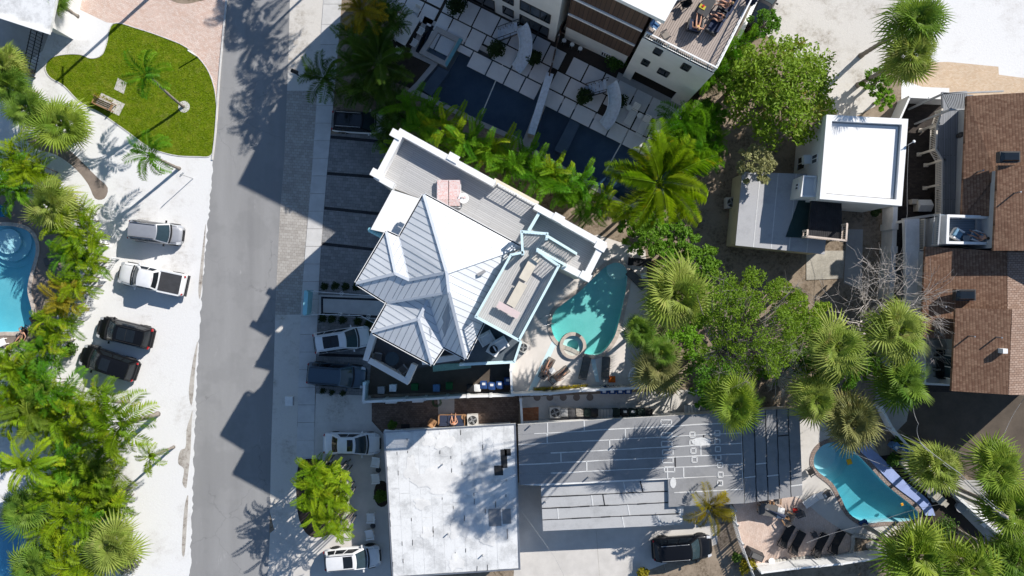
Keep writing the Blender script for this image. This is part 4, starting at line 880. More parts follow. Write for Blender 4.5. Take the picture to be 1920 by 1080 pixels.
def strips(tl, tr, bl_, br, n, z, cuts, vertical=False, seal=None, mat=None):
    tl, tr, bl_, br = (W(*p, z) for p in (tl, tr, bl_, br))
    f = (lambda u, v: tl.lerp(tr, u).lerp(bl_.lerp(br, u), v)) if not vertical else (lambda v, u: tl.lerp(tr, u).lerp(bl_.lerp(br, u), v))
    for k in range(n):
        cs = sorted([0, 1] + [rs.uniform(.1,.9) for _ in range(cuts)])
        for c0, c1 in zip(cs, cs[1:]):
            m = [f(c0+.0008,(k+.01)/n), f(c1-.0008,(k+.01)/n), f(c1-.0008,(k+.99)/n), f(c0+.0008,(k+.99)/n)]
            MB().prism([(p.x,p.y) for p in m], z-.0295, z+rs.uniform(-.012,.004)).build('roof_strip', mat or M['roof_grey'], gh)
        for c in cs[1:-1]:
            MB().bar(f(c,k/n)+Vector((0,0,.004)), f(c,(k+1)/n)+Vector((0,0,.004)), .09, .024).build('sealant_line', M['sealant'] if rs.random() < .7 else M['tar'], gh)
        if k: 
            pts = [f(i/14, k/n + rs.uniform(-.004,.004)) + Vector((0,0,.004)) for i in range(15)]; b = MB(); i0 = rs.choice((0,1,2,3)) if seal != 'tar' else 0
            for p, q_ in zip(pts[i0:], pts[i0+1:]): b.bar(p, q_, rs.uniform(.05,.10), .024)
            b.build('sealant_line', M['tar'] if seal == 'tar' else M['sealant'], gh)
strips((971,796),(1390,772),(974,909),(1392,890), 6, ZC, 2)
strips((1254,898),(1392,890.5),(1254,951),(1395,944), 2, ZC, 0)
strips((1392,771),(1499,765),(1397,944),(1505,929), 5, ZC-.15, 1, True, 'tar')
strips((1014,910.5),(1253,899.5),(1018,996),(1279,984), 4, ZC-.3, 2, False, 'tar', M['roof_grey_light'])
for x, y in ((1249,792),(1250,816),(1250,832),(1252,848),(1252,863),(1255,880),(1298,815),(1298,830),(1300,845),(1302,862),(1345,812),(1345,828),(1346,842),(1347,858),(1350,872),(1351,890),(1350,906)):
    b = MB(); c = W(x,y,ZC); w_ = .42 if x < 1260 else .2
    pts = [c + Vector((sx*w_, sy*.2, .012)) for sx, sy in ((-1,-1),(1,-1),(1,1),(-1,1),(-1,-1))]
    for p, q_ in zip(pts, pts[1:]): b.bar(p, q_, .09, .03)
    b.build('sealed_patch', M['sealant'], gh)
for x, y, z in ((1150,835,ZC),(1103,894,ZC),(1022,940,ZC-.3),(994,798,ZC),(1350,905,ZC)): MB().tube([W(x,y,z)-Vector((0,0,.05)), W(x,y,z)+Vector((0,0,.4))], .06, 7).build('vent_pipe', M['steel'], gh)
MB().lathe([(.5,0),(.5,.014)], W(1315,828,ZC)+Vector((0,0,.006)), 12, sx=1.6, sy=.7).build('coating_patch', M['sealant'], gh)
MB().lathe([(.5,0),(.5,.014)], W(1262,905,ZC)+Vector((0,0,.006)), 12, sx=.5, sy=.9).build('coating_patch', M['sealant'], gh)
# corner of the white house at the top left
nh = thing('white_house_corner', 'corner of a white roofed house above the black gate', 'house', W(20, 0))
q = WP([(-60,-60),(118,-60),(93,58),(70,52),(0,28),(-60,5)], 4.0); MB().prism(q, 3.7, 4.0).build('roof', M['roof_white'], nh); MB().prism(offset([(p.x,p.y) for p in q], -.5), 0, 3.7).build('wall', M['stucco_white'], nh)
trim(nh, [W(-60,8,4.0)+Vector((0,0,.06)), W(0,31,4.0)+Vector((0,0,.06)), W(95,62,4.0)+Vector((0,0,.06))], .3, .2, M['white'], 'gutter')

# ------------------------------------------------------------------ palms, trees, shrubs
def fan_leaf(seed, n=24, spread=125, petiole=0.6, L=1.1, droop=0.3):
    "costapalmate leaf: stalk, then narrow folded segments fanning out"
    r = random.Random(seed); b = MB(); b.tube([(0,0,0),(petiole*.5,0,.03),(petiole,0,0)], [.035,.022,.014], 4, cap=False)
    for i in range(n):
        a = R(-spread + 2*spread*i/(n-1)) + r.uniform(-.03,.03); l = L*(0.72+0.28*math.cos(a*.55))*r.uniform(.88,1.05)
        d = Vector((math.cos(a), math.sin(a), 0)); s = Vector((-d.y, d.x, 0)); o = Vector((petiole,0,0))
        dz = droop*r.uniform(.5,1.4); w_ = .042
        m = o + d*l*.55 + Vector((0,0,.05 - dz*.12)); t = o + d*l + Vector((0,0,-dz*l*.8))
        b.add([o + d*.05, m + s*w_ + Vector((0,0,.0)), m - s*w_, m + Vector((0,0,-.025)), t], [(0,3,1),(0,2,3),(3,4,1),(3,2,4)])
    return b
def feather_leaf(seed, L=2.3, n=26, rise=55, arch=95, ll=0.55, lw=0.035, v=25, sweep=55, blade=False):
    "pinnate frond: arching rachis with two rows of leaflets"
    r = random.Random(seed); b = MB(); pts = []; p = Vector((0,0,0)); k = 16; side = r.uniform(-.25,.25)
    for i in range(k+1):
        pts.append(p.copy()); t = i/k; e = R(rise - arch*t**1.3); h = side*t
        p = p + Vector((math.cos(e)*math.cos(h), math.cos(e)*math.sin(h), math.sin(e)))*(L/k)
    b.tube(pts, [.028*(1-.85*i/k)+.003 for i in range(k+1)], 4, cap=False)
    for i in range(n):
        t = 0.16 + 0.84*i/(n-1); f = t*k; j = min(int(f), k-1); c = pts[j].lerp(pts[j+1], f-j); d = (pts[j+1]-pts[j]).normalized()
        s = d.cross(Vector((0,0,1))).normalized(); u = s.cross(d)
        l = ll*(0.45+0.75*math.sin(math.pi*min(1,t*.86+.12)))*r.uniform(.85,1.12); sw = R(sweep*(0.75+.4*t))
        for sg in (-1, 1):
            q = (s*sg*math.sin(sw) + d*math.cos(sw)); q = (q*math.cos(R(v)) + u*math.sin(R(v))*r.uniform(.2,1.1)).normalized()
            e = c + q*l + Vector((0,0,-l*l*r.uniform(.25,.7))); m = c + q*l*.5; x = (d - q*d.dot(q)).normalized()*lw
            b.add([c, m + x, m - x, e], [(0,1,3),(0,3,2)])
    return b
FAN = {}; FEA = {}
def fans(matk):
    if matk not in FAN: FAN[matk] = [fan_leaf(s, droop=d).mesh('frond', M[matk]) for s, d in ((1,.12),(2,.3),(3,.55))]
    return FAN[matk]
def feathers(matk, kind):
    k = (matk, kind)
    if k not in FEA:
        cfg = {'areca': dict(L=2.3, n=30, rise=72, arch=125, ll=.42, lw=.026, v=18, sweep=52), 'coco': dict(L=3.4, n=52, rise=42, arch=85, ll=.70, lw=.024, v=5, sweep=58),
               'queen': dict(L=2.0, n=36, rise=50, arch=115, ll=.45, lw=.02, v=35, sweep=60), 'big': dict(L=2.3, n=26, rise=74, arch=135, ll=.36, lw=.036, v=12, sweep=46)}[kind]
        FEA[k] = [feather_leaf(s, **{**cfg, 'arch': cfg['arch']*a}).mesh('frond', M[matk]) for s, a in ((1,.75),(2,1.0),(3,1.2))]
    return FEA[k]
GA = math.pi*(3-math.sqrt(5))
def trunk_mesh(h, r0, r1, lean, seed, boots=False):
    r = random.Random(seed); b = MB(); k = max(6, int(h/.35)); pts = []; rr = []
    for i in range(k+1):
        t = i/k; pts.append(Vector((lean[0]*t**1.4, lean[1]*t**1.4, h*t))); rr.append((r0+(r1-r0)*t)*(1.10 if i % 2 else .97)*(1.35 if i == 0 else 1))
    b.tube(pts, rr, 9); return b, pts[-1]
def palm(label, px, py, z, diam, kind='sabal', matk='leaf_sabal', n=None, base=None, seed=0, group=None, name=None, dead=0.0, cat='palm tree', tr=None):
    "palm > trunk, crown > fronds; px, py the crown in the photo, diam its width there in pixels"
    r = random.Random(seed*31 + int(px) + int(py)*7); c = W(px, py, z); b0 = W(*base) if base else Vector((c.x + r.uniform(-.25,.25), c.y + r.uniform(-.25,.25), 0))
    t = thing(name or ('sabal_palm' if kind == 'sabal' else 'feather_palm'), label, cat, b0, 0, group)
    dm = diam/S*(1 - z/HCAM); tb_, top = trunk_mesh(z, tr or (.19 if kind == 'sabal' else .15), (tr or (.15 if kind == 'sabal' else .10))*.85, (c.x-b0.x, c.y-b0.y), seed)
    tb_.build('trunk', M['trunk'], t, True, False)
    hb = MB().lathe([(.02,-.45),(.2,-.25),(.26,0),(.18,.22),(.03,.42)], (0,0,0), 8)
    for k in range(5): a = k*GA; hb.bar((0,0,.1), (math.cos(a)*.16, math.sin(a)*.16, .95), .03, .03)
    cr = put(hb.mesh('crown', M[matk]), 'crown', t, top)
    if kind == 'sabal':
        if matk == 'leaf_sabal': matk = r.choice(('leaf_sabal','leaf_sabal_pale','leaf_sabal_deep'))
        thin = r.uniform(0, 6.28); elo = r.uniform(-.12,.2); cr.scale = (r.uniform(.88,1.05), r.uniform(.88,1.05), r.uniform(.85,1.25))
        n = n or r.randint(27, 40); s = dm/2.9; ms = fans(matk); dead = dead or r.choice((.05, .1, .2, .3)); cr.rotation_euler = (r.uniform(-.18,.18), r.uniform(-.18,.18), 0)
        for k in range(n):
            f = (k+.5)/n; el = .88 + elo - 1.45*f**.8 + r.uniform(-.3,.3)
            if math.cos(k*GA - thin) > .8 and f > .3 and r.random() < .6: continue
            q = s*r.uniform(.72,1.18)*(.78 + .3*min(1, f*2))
            put(ms[r.choice((0,1)) if f < .4 else r.choice((0,1,2)) if f < .7 else 2], 'frond', cr, (math.cos(k*GA)*.1, math.sin(k*GA)*.1, .1), (r.uniform(-.95,.95), -el, k*GA + r.uniform(-.5,.5)), q)
        for k in range(11): put(ms[k % 2], 'frond', cr, (0,0,.35), (r.uniform(-.5,.5), -R(r.uniform(8,48)), k*.9 + r.uniform(-.3,.3)), s*r.uniform(.5,.72))
        if dead:
            ds = fans('leaf_olive')
            for k in range(int(n*dead)): put(ds[2], 'frond', cr, (0,0,-.15), (r.uniform(-.3,.3), R(r.uniform(15,45)), r.uniform(0,6.28)), s*r.uniform(.8,.95))
    else:
        n = n or 16; ms = feathers(matk, kind); L = {'coco': 5.3, 'queen': 3.0, 'areca': 2.7, 'big': 2.6}[kind]; s = dm/L
        for k in range(n):
            f = (k+.5)/n; el = R(32 - 62*f) + r.uniform(-.12,.12)
            put(ms[min(2, int(f*3))], 'frond', cr, (math.cos(k*GA)*.06, math.sin(k*GA)*.06, .15), (r.uniform(-.35,.35), -el, k*GA + r.uniform(-.25,.25)), s*r.uniform(.82,1.1))
    return t
def clump(label, px, py, z, diam, matk='leaf_bright', n=26, kind='areca', seed=0, group=None, name='areca_palm', cat='palm'):
    "several thin stems and many arching fronds"
    r = random.Random(seed*17 + int(px*3) + int(py)); c = W(px, py, z*.8); t = thing(name, label, cat, (c.x, c.y, 0), 0, group)
    dm = diam/S*(1 - z/HCAM); sm = MB(); tips = []
    for k in range(6):
        a = k*GA; q = dm*.20*math.sqrt(k/6); p = Vector((math.cos(a)*q, math.sin(a)*q, 0)); e = p*1.5 + Vector((0,0,z*r.uniform(.35,.72))); sm.tube([p, (p+e)/2, e], [.06,.05,.04], 5); tips.append(e)
    stem = sm.build('stem', M['trunk'], t, True, False); ms = feathers(matk, kind); s = dm/3.0
    for k in range(n):
        e = tips[k % 6]; out = math.atan2(e.y, e.x)
        put(ms[k % 3], 'frond', t, e, (r.uniform(-.4,.4), R(r.uniform(-25,22)), out*.35 + k*GA), s*r.uniform(.75,1.15))
    return t
def leaf_cloud(b, c, rad, n, r, size=.13, flat=.75, mi=0):
    for _ in range(n):
        d = Vector((r.gauss(0,1), r.gauss(0,1), r.gauss(0,1))); d = d.normalized()*rad*(r.random()**.45); d.z *= flat; p = c + d
        u = Vector((r.gauss(0,1), r.gauss(0,1), r.gauss(0,.6))).normalized(); v = u.cross(Vector((r.gauss(0,.6), r.gauss(0,.6), 1))).normalized(); l = size*r.uniform(.7,1.4)
        b.add([p - u*l, p + v*l*.5 + Vector((0,0,.02)), p + u*l, p - v*l*.5 + Vector((0,0,.02))], [(0,1,2,3)], mi)
def tree(label, px, py, z, diam, matk='leaf_tree', name='broadleaf_tree', leaves=60, clumps=60, size=.14, bare=.0, seed=0, cat='tree', group=None, h0=None, bark='bark', gap=1.0, base=None, flat=.55):
    "trunk with limbs reaching to leaf clumps; every clump sits at the end of a limb"
    r = random.Random(seed + int(px)); c = W(px, py, z); b0 = W(*base) if base else Vector((c.x, c.y, 0)); t = thing(name, label, cat, b0, 0, group); off = Vector((c.x-b0.x, c.y-b0.y, 0))
    rad = diam/S*(1 - z/HCAM)/2; h0 = h0 or z*.35
    w_ = MB(); fork = off*.3 + Vector((0,0,h0)); w_.tube([(0,0,0), off*.1 + Vector((.04,0,h0*.5)), fork], [rad*.075+.06, rad*.06+.05, rad*.055+.04], 8); apex = off + Vector((0,0,z - rad*.25)); w_.tube([fork, fork.lerp(apex,.5) + Vector((.1,-.06,0)), apex], [rad*.055+.04, rad*.03+.03, .02], 7)
    cl = MB(); 
    for k in range(clumps):
        f = (k+.5)/clumps; a = k*GA + r.uniform(-.3,.3); q = rad*math.sqrt(f)*r.uniform(.8,1.05); zz = z - rad*flat*(f*1.0) + r.uniform(-.35,.45)*rad*.5
        e = off + Vector((math.cos(a)*q, math.sin(a)*q, max(.3, zz)))
        fk = fork.lerp(apex, .75*(1-f)*r.uniform(.6,1.1)); mid = fk.lerp(e, .5) + Vector((r.uniform(-.2,.2), r.uniform(-.2,.2), r.uniform(-.1,.3)))*rad*.3
        if k % 2 == 0 or bare: w_.tube([fk, mid, e], [rad*.024+.015, rad*.016+.012, .008], 5, cap=False)
        if r.random() > bare: leaf_cloud(cl, e, rad*.21*gap*r.uniform(.7,1.25), leaves, r, size)
        else:
            for _ in range(9): w_.tube([e, e + Vector((r.gauss(0,1), r.gauss(0,1), r.gauss(0,.5)))*rad*.16], [.012,.004], 4, cap=False)
    w_.build('trunk', M[bark], t, True, False)
    if cl.v: cl.build('crown', M[matk], t, False, False)
    return t
def shrub(label, px, py, z, diam, matk='leaf_shrub', n=700, size=.1, seed=0, cat='shrub', group=None, name='shrub'):
    r = random.Random(seed + int(px*2+py)); c = W(px, py, z*.6); t = thing(name, label, cat, (c.x,c.y,0), 0, group); rad = diam/S/2*(1-z/HCAM)
    st = MB(); cl = MB()
    for k in range(9): 
        a = k*GA; e = Vector((math.cos(a)*rad*.6*math.sqrt(k/9), math.sin(a)*rad*.6*math.sqrt(k/9), z*r.uniform(.45,.8))); st.tube([(0,0,0), e*.5+Vector((0,0,.05)), e], [.03,.02,.01], 4); leaf_cloud(cl, e, max(rad*.48, .1), n//9, r, size, min(1.2, z/rad*.5))
    st.build('stem', M['bark'], t, True, False); cl.build('foliage', M[matk], t, False, False); return t

# fan palms, each singled out by its neighbours
for a in (('tall fan palm with broad round crown beside the teal pool fence',1265,555,10.5,132), ('bright round fan palm standing over the corner of the grey roof',1380,757,9.3,104),
          ('fan palm on the sandy lot, upper of the pair by the white sand',1716,42,8.5,112), ('fan palm on the sandy lot, lower of the pair by the white sand',1706,106,8.5,98),
          ('fan palm touching the brown shingled roof beside the bare tree',1682,622,8.5,112), ('fan palm in front of the balcony with the black table',1690,718,8,102),
          ('fan palm between the bare tree and the large sprawling tree',1566,652,8.5,120), ('fan palm behind the blue pool, nearest the grey roof',1526,748,7.5,98),
          ('fan palm crossed by overhead wires beside the blue bins',1757,876,7,96), ('fan palm beside the dark court near the right edge',1868,878,8,112),
          ('fan palm at the right edge below the wires',1905,962,8,112), ('fan palm with the widest crown at the bottom right of the pool',1714,1040,8,138),
          ('fan palm at the bottom edge right of the widest crown',1812,1062,8,120), ('fan palm in the bottom right corner of the picture',1900,1050,7.5,110),
          ('fan palm with fine radiating leaves beside the left pool',97,383,3.3,100), ('fan palm near the black gate, second from the left edge',52,205,3.3,84),
          ('fan palm leaning over the pale path beside the lawn',120,236,3.3,100), ('fan palm at the left edge beneath the black gate',8,118,3.3,74),
          ('small fan palm at the top edge beside the white house corner',106,2,3.3,48), ('fan palm beside the dark pool at the bottom left',44,955,3.3,92),
          ('fan palm at the bottom left nearest the sandy verge',212,1020,3.3,104), ('fan palm at the bottom edge over the dark pool',62,1066,3.3,92),
          ('fan palm between the black gate and the leaning path palm',18,160,3.3,70)):
    palm(*a[:5], seed=len(a[0]))
palm('olive coloured fan palm with dry leaves hanging over the blue pool', 1594,792,7.5,106,'sabal','leaf_olive', seed=3)
palm('small olive fan palm at the corner of the teal pool deck', 1232,690,4.0,96,'sabal','leaf_olive', 30, seed=4, dead=.2)
palm('small fan palm against the brown fence beside the teal pool', 1203,622,3.5,62,'sabal','leaf_sabal', 24, seed=5)
palm('slim fan palm behind the brown fence with thin trunk', 1238,660,4.5,64,'sabal','leaf_sabal', 22, seed=6)
palm('large yellow green coconut palm beside the dark pool', 1236,345,8.5,185,'coco','leaf_bright', 20, name='coconut_palm', seed=2)
palm('small yellow palm beside the black car in the driveway', 1328,950,4.0,84,'queen','leaf_yellow', 9, name='young_palm', seed=3)
palm('leaning young palm with its trunk foot in the white ring on the lawn', 280,142,5.2,84,'queen','leaf_green', 9, base=(344,200), name='young_palm', seed=8, tr=.11)
palm('leaning young palm at the lower edge of the lawn', 285,292,4.6,88,'queen','leaf_green', 12, base=(336,316), name='young_palm', seed=5, tr=.13)
palm('young palm on the sandy verge with the smallest crown', 284,855,4.0,58,'queen','leaf_bright', 9, base=(326,838), name='young_palm', seed=6, tr=.11)
palm('bright palm with thick leaning trunk over the white picket gate', 232,795,5.2,120,'queen','leaf_bright', 14, base=(296,776), name='young_palm', seed=7, tr=.19)
palm('bright palm reaching over the lower black car', 200,750,5.0,84,'queen','leaf_bright', 12, base=(240,752), name='young_palm', seed=9, tr=.15)
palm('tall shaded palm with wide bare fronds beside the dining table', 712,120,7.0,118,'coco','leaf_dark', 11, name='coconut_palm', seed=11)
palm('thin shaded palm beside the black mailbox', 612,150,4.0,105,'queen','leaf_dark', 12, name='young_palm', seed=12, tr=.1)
palm('yellow fan palm catching the sun at the top edge', 682,24,6.5,80,'queen','leaf_yellow', 16, name='young_palm', seed=13)
palm('palm with broad fronds among the bright hedge at the left edge', 62,868,4.0,92,'big','leaf_bright', 14, name='broad_palm', seed=14)
# bright areca clumps of the hedge by the white picket fence
L_ = [(28,300,88),(62,322,76),(20,345,80),(120,425,70),(140,402,62),(158,448,70),(164,490,66),(132,476,64),(146,528,68),(124,560,68),(108,598,70),(92,634,70),(76,668,66),(32,700,84),(8,680,66)]
W_ = ['first','second','third','fourth','fifth','sixth','seventh','eighth','ninth','tenth','eleventh','twelfth','thirteenth','fourteenth','fifteenth']
for k, (x, y, d) in enumerate(L_): clump('bright feathery palm clump by the left pool, %s of the hedge from the top' % W_[k], x, y, 3.6, d*1.02, ('leaf_bright','leaf_bright','leaf_green','leaf_bright','leaf_yellow' if k == 9 else 'leaf_bright')[k % 5], 20, seed=k, group='palm hedge by the left pool')
L_ = [(30,735,100),(95,728,92),(128,752,76),(160,782,76),(60,775,96),(110,790,96),(18,770,84),(185,830,70),(125,880,98),(165,905,92),(100,915,90),(190,875,84),(185,945,86),(140,965,92),(95,985,78),(175,990,72),(125,1045,96),(170,1065,90),(205,940,60)]
W2 = W_ + ['sixteenth','seventeenth','eighteenth','nineteenth']
for k, (x, y, d) in enumerate(L_): clump('lime palm clump at the bottom left, %s from the top of its thicket' % W2[k], x, y, 4.0 - .6*(k % 3), d*1.04, ('leaf_bright','leaf_green','leaf_bright','leaf_bright','leaf_sabal','leaf_bright','leaf_bright')[k % 7], 19, 'areca' if k % 3 else 'queen', seed=k+40, group='lime palm thicket at the bottom left')
# hedge between the dark pools and the hip roofed house
L_ = [(742,282,60),(765,205,72),(800,205,64),(790,240,66),(835,232,68),(848,262,64),(882,262,72),(905,290,66),(928,272,66),(955,306,70),(985,290,64),(1002,322,70),(1038,318,66),(1050,350,72),(1085,345,66),(1100,385,66),(1130,372,62)]
for k, (x, y, d) in enumerate(L_): clump('green palm clump behind the roof terrace, %s from the left' % W2[k], x, y, 6.2 if k not in (1,2) else 5, d*1.08, 'leaf_green' if k % 4 else 'leaf_bright', 19, 'areca' if k % 2 else 'big', seed=k+80, group='palm hedge between the dark pools and the hip roofed house')
L_ = [(662,70,64),(700,55,62),(735,35,56),(668,120,62),(695,165,64),(730,165,58),(660,165,46),(735,205,54),(728,262,46),(724,232,46),(720,15,60),(690,100,56)]
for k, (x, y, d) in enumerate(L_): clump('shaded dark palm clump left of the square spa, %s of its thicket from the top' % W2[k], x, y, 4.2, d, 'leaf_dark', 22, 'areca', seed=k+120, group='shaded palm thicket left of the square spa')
L_ = [(590,890,66),(622,900,60),(572,930,64),(606,940,72),(630,945,54),(582,975,62),(612,985,62),(632,1005,44),(596,912,56)]
for k, (x, y, d) in enumerate(L_): clump('bright palm clump in the roadside bed, %s of nine from the top' % W_[k], x, y, 7.4, d*.95, 'leaf_bright', 20, 'big' if k % 2 else 'areca', seed=k+150, group='palms in the roadside bed')
# ferny bright trees by the deck house
L_ = [(1285,228,84),(1322,228,76),(1300,262,80),(1340,258,62),(1276,270,60),(1352,118,74),(1372,90,66),(1330,140,54),(1400,80,50),(1335,292,52)]
for k, (x, y, d) in enumerate(L_): clump('vivid green feathery palm beside the tall house deck, %s of its group' % W_[k], x, y, 6.0, d, 'leaf_green', 22, 'queen', seed=k+170, group='vivid green palms beside the tall house deck')
# broadleaf trees
tree('large leafy tree with lime and russet leaves behind the white cube house', 1480,160,6.5,215,'leaf_lime', leaves=85, clumps=90, size=.15, seed=1)
tree('sprawling green tree with pale branches in the brown yard', 1425,610,19.5,235,'leaf_pine', leaves=100, clumps=125, size=.075, bare=.15, seed=2, gap=.68, base=(1292,670), h0=9, flat=.45, name='pine_tree')
tree('green tree behind the small olive palm in the brown yard', 1345,700,5.5,110,'leaf_tree', leaves=70, clumps=40, size=.1, seed=3)
tree('variegated tree touching the lower grey roof', 1423,306,5.0,78,'leaf_varieg', leaves=90, clumps=26, size=.1, seed=4)
tree('leafy shrub tree left of the dark yard', 1318,495,4.5,84,'leaf_tree', leaves=80, clumps=30, size=.12, seed=5)
tree('small leafy tree beside the tall fan palm', 1360,560,4.5,84,'leaf_tree', leaves=70, clumps=30, size=.11, seed=6, gap=.8)
tree('small bright leafy tree behind the brown fence', 1285,640,4.0,74,'leaf_green', leaves=70, clumps=26, size=.1, seed=7)
tree('undergrowth tree below the coconut palm', 1215,445,4.0,80,'leaf_tree', leaves=70, clumps=28, size=.12, seed=8)
tree('tree at the left of the lime and russet tree', 1392,150,4.5,90,'leaf_tree', leaves=80, clumps=30, size=.13, seed=9)
tree('silvery twiggy tree behind the bright round fan palm', 1482,712,5.5,86,'leaf_silver', name='twiggy_tree', leaves=26, clumps=46, size=.06, bare=.5, seed=10, bark='bark_pale')
tree('olive green tree right of the sprawling tree', 1520,600,6.5,100,'leaf_lime', leaves=80, clumps=34, size=.11, seed=11)
tree('roadside bush in the vacant lot beside the palms', 1650,150,2.5,62,'leaf_tree', leaves=70, clumps=20, size=.11, seed=12, cat='bush')
tree('bright bush beside the garden wall corner', 1662,182,2.2,44,'leaf_green', leaves=70, clumps=16, size=.1, seed=13, cat='bush')
tree('leafy bush beneath the coconut palm by the pool deck', 1275,445,3.5,70,'leaf_tree', leaves=70, clumps=24, size=.12, seed=15, cat='bush')
tree('low bush in the gap beside the tall house', 1330,215,3.0,74,'leaf_tree', leaves=70, clumps=22, size=.12, seed=16, cat='bush')
tree('dark bush below the green tree beside the grey roof', 1335,742,4.0,70,'leaf_tree', leaves=70, clumps=22, size=.11, seed=17, cat='bush')
tree('dark bush between the twiggy tree and the blue pool palms', 1545,700,4.5,80,'leaf_tree', leaves=60, clumps=24, size=.11, seed=18, cat='bush')
for k, (x, y) in enumerate(((737,-154),(757,-74),(742,-10),(700,-205))):
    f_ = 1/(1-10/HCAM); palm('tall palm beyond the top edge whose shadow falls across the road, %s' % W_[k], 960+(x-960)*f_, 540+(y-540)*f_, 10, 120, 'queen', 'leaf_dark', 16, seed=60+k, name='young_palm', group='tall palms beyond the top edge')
for k, (x, y, d, m_, l) in enumerate(((1455,682,80,'leaf_tree','left of the silvery twiggy tree'),(1418,665,70,'leaf_lime','below the sprawling tree'),(1505,672,70,'leaf_tree','between the fan palms below the sprawling tree'),(1590,705,66,'leaf_tree','between two fan palms right of the twiggy tree'),(1298,590,64,'leaf_green','right of the tall fan palm trunk'),(1640,690,60,'leaf_tree','beneath the fan palm at the black table balcony'),(1255,478,60,'leaf_green','between the pool deck and the tall fan palm'),(1395,560,70,'leaf_pine','above the sprawling tree'),(1480,560,66,'leaf_lime','at the edge of the sunlit concrete slab'),(1230,420,60,'leaf_green','below the coconut palm fronds'),(1180,410,60,'leaf_tree','at the corner of the long roof terrace'),(1440,40,60,'leaf_tree','at the top beside the parked dark car'))):
    tree('understory bush %s' % l, x, y, 3.4, d, m_, leaves=75, clumps=24, size=.10, seed=70+k, cat='bush', name='bush')
# bare tree
def bare_tree():
    r = random.Random(21); c = W(1632,545,6); b0 = W(1612,618); t = thing('bare_tree', 'leafless grey tree with fine spreading branches', 'tree', b0); b = MB(); tw_ = MB(); top = Vector((c.x-b0.x, c.y-b0.y, 0))
    def grow(p, d, l, rad, lev):
        q = p + d*l; m = (p+q)/2 + Vector((r.gauss(0,1), r.gauss(0,1), r.gauss(0,1)))*l*.05
        (b if lev < 2 else tw_).tube([p, m, q], [rad, rad*.85, rad*.68], 6 if lev < 2 else 4, cap=False)
        if lev >= 5: return
        for k in range(3 if lev else 8):
            e = (d + Vector((r.gauss(0,1), r.gauss(0,1), r.gauss(.1,.6)))*(.62 if lev else .75)).normalized(); 
            if e.z < -.1: e.z = .05
            grow(p.lerp(q, r.uniform(.55,1)), e, l*r.uniform(.66,.9), rad*.6, lev+1)
    d0 = (top*.40 + Vector((0,0,2.9))); grow(Vector((0,0,0)), d0.normalized(), d0.length, .15, 0)
    b.build('trunk', M['bark_pale'], t, True, False); tw_.build('branches', M['bark_pale'], t, True, False)
    f = MB(); f.tube([(0,0,.5), Vector((-1.5,-.9,1.6)), Vector((-4.4,-2.5,2.2))], [.09,.07,.03], 6); f.build('limb', M['bark_pale'], t, True, False)
bare_tree()
# low shrubs
for k, (x, y) in enumerate(((608,537),(628,536),(648,537),(668,538),(604,597),(622,598),(642,600),(670,602),(690,608))): shrub('dark round shrub beside the entrance walk, %s' % ('%s of the upper row from the gate' % W_[k] if k < 4 else '%s of the lower row from the gate' % W_[k-4]), x, y, .7, 19, group='shrubs beside the entrance walk', n=420, size=.06)
for k, (x, y) in enumerate(((605,733),(622,736),(643,737))): shrub('small dark shrub above the sandy strip, %s from the left' % W_[k], x, y, .5, 15, n=260, size=.05, group='shrubs above the sandy strip')
for x, y, d, l in ((930,92,40,'dark planting under the left white slide'),(1000,108,34,'dark planting right of the left white slide'),(1095,180,38,'dark planting under the right white slide'),(1160,190,36,'dark planting right of the right white slide'),(1035,40,26,'dark shrub against the grey divider fence'),(1155,112,52,'round feathery shrub by the carport of the tall house'),(1640,398,20,'small yellow green shrub in the narrow yard'),(855,10,46,'potted palm like shrub at the top edge by the slabs')):
    shrub(l, x, y, 1.3, d, 'leaf_shrub' if d < 50 else 'leaf_dark', 900, .1)
for x, y, d, l in ((1690,830,44,'dark spiky planting along the wall behind the blue pool'),(1675,862,30,'spiky low plant in the bed behind the blue pool'),(1770,990,60,'dark ground planting in the stone bed'),(1400,1060,40,'yellow tufted plant at the foot of the white fence'),(1200,440,36,'grey green shrub beside the pool deck gate'),(240,1060,50,'silvery spiky shrub at the bottom of the sandy verge'),(1205,1075,26,'yellow tufted plant at the bottom edge of the driveway'),(714,930,30,'dark shrub in the round bed beside the white roof'),(735,797,18,'potted shrub on the brown pavers'),(1380,1045,20,'small tufted plant behind the white fence'),(130,655,34,'low green plant beside the left pool terrace'),(100,1010,50,'dark fern beside the dark pool'),(115,830,56,'dry brown bush inside the thicket at the bottom left')):
    shrub(l, x, y, 1.0, d, 'leaf_yellow' if 'yellow' in l else 'leaf_silver' if 'silver' in l or 'grey' in l else 'leaf_olive' if 'dry' in l else 'leaf_dark', 600, .1)

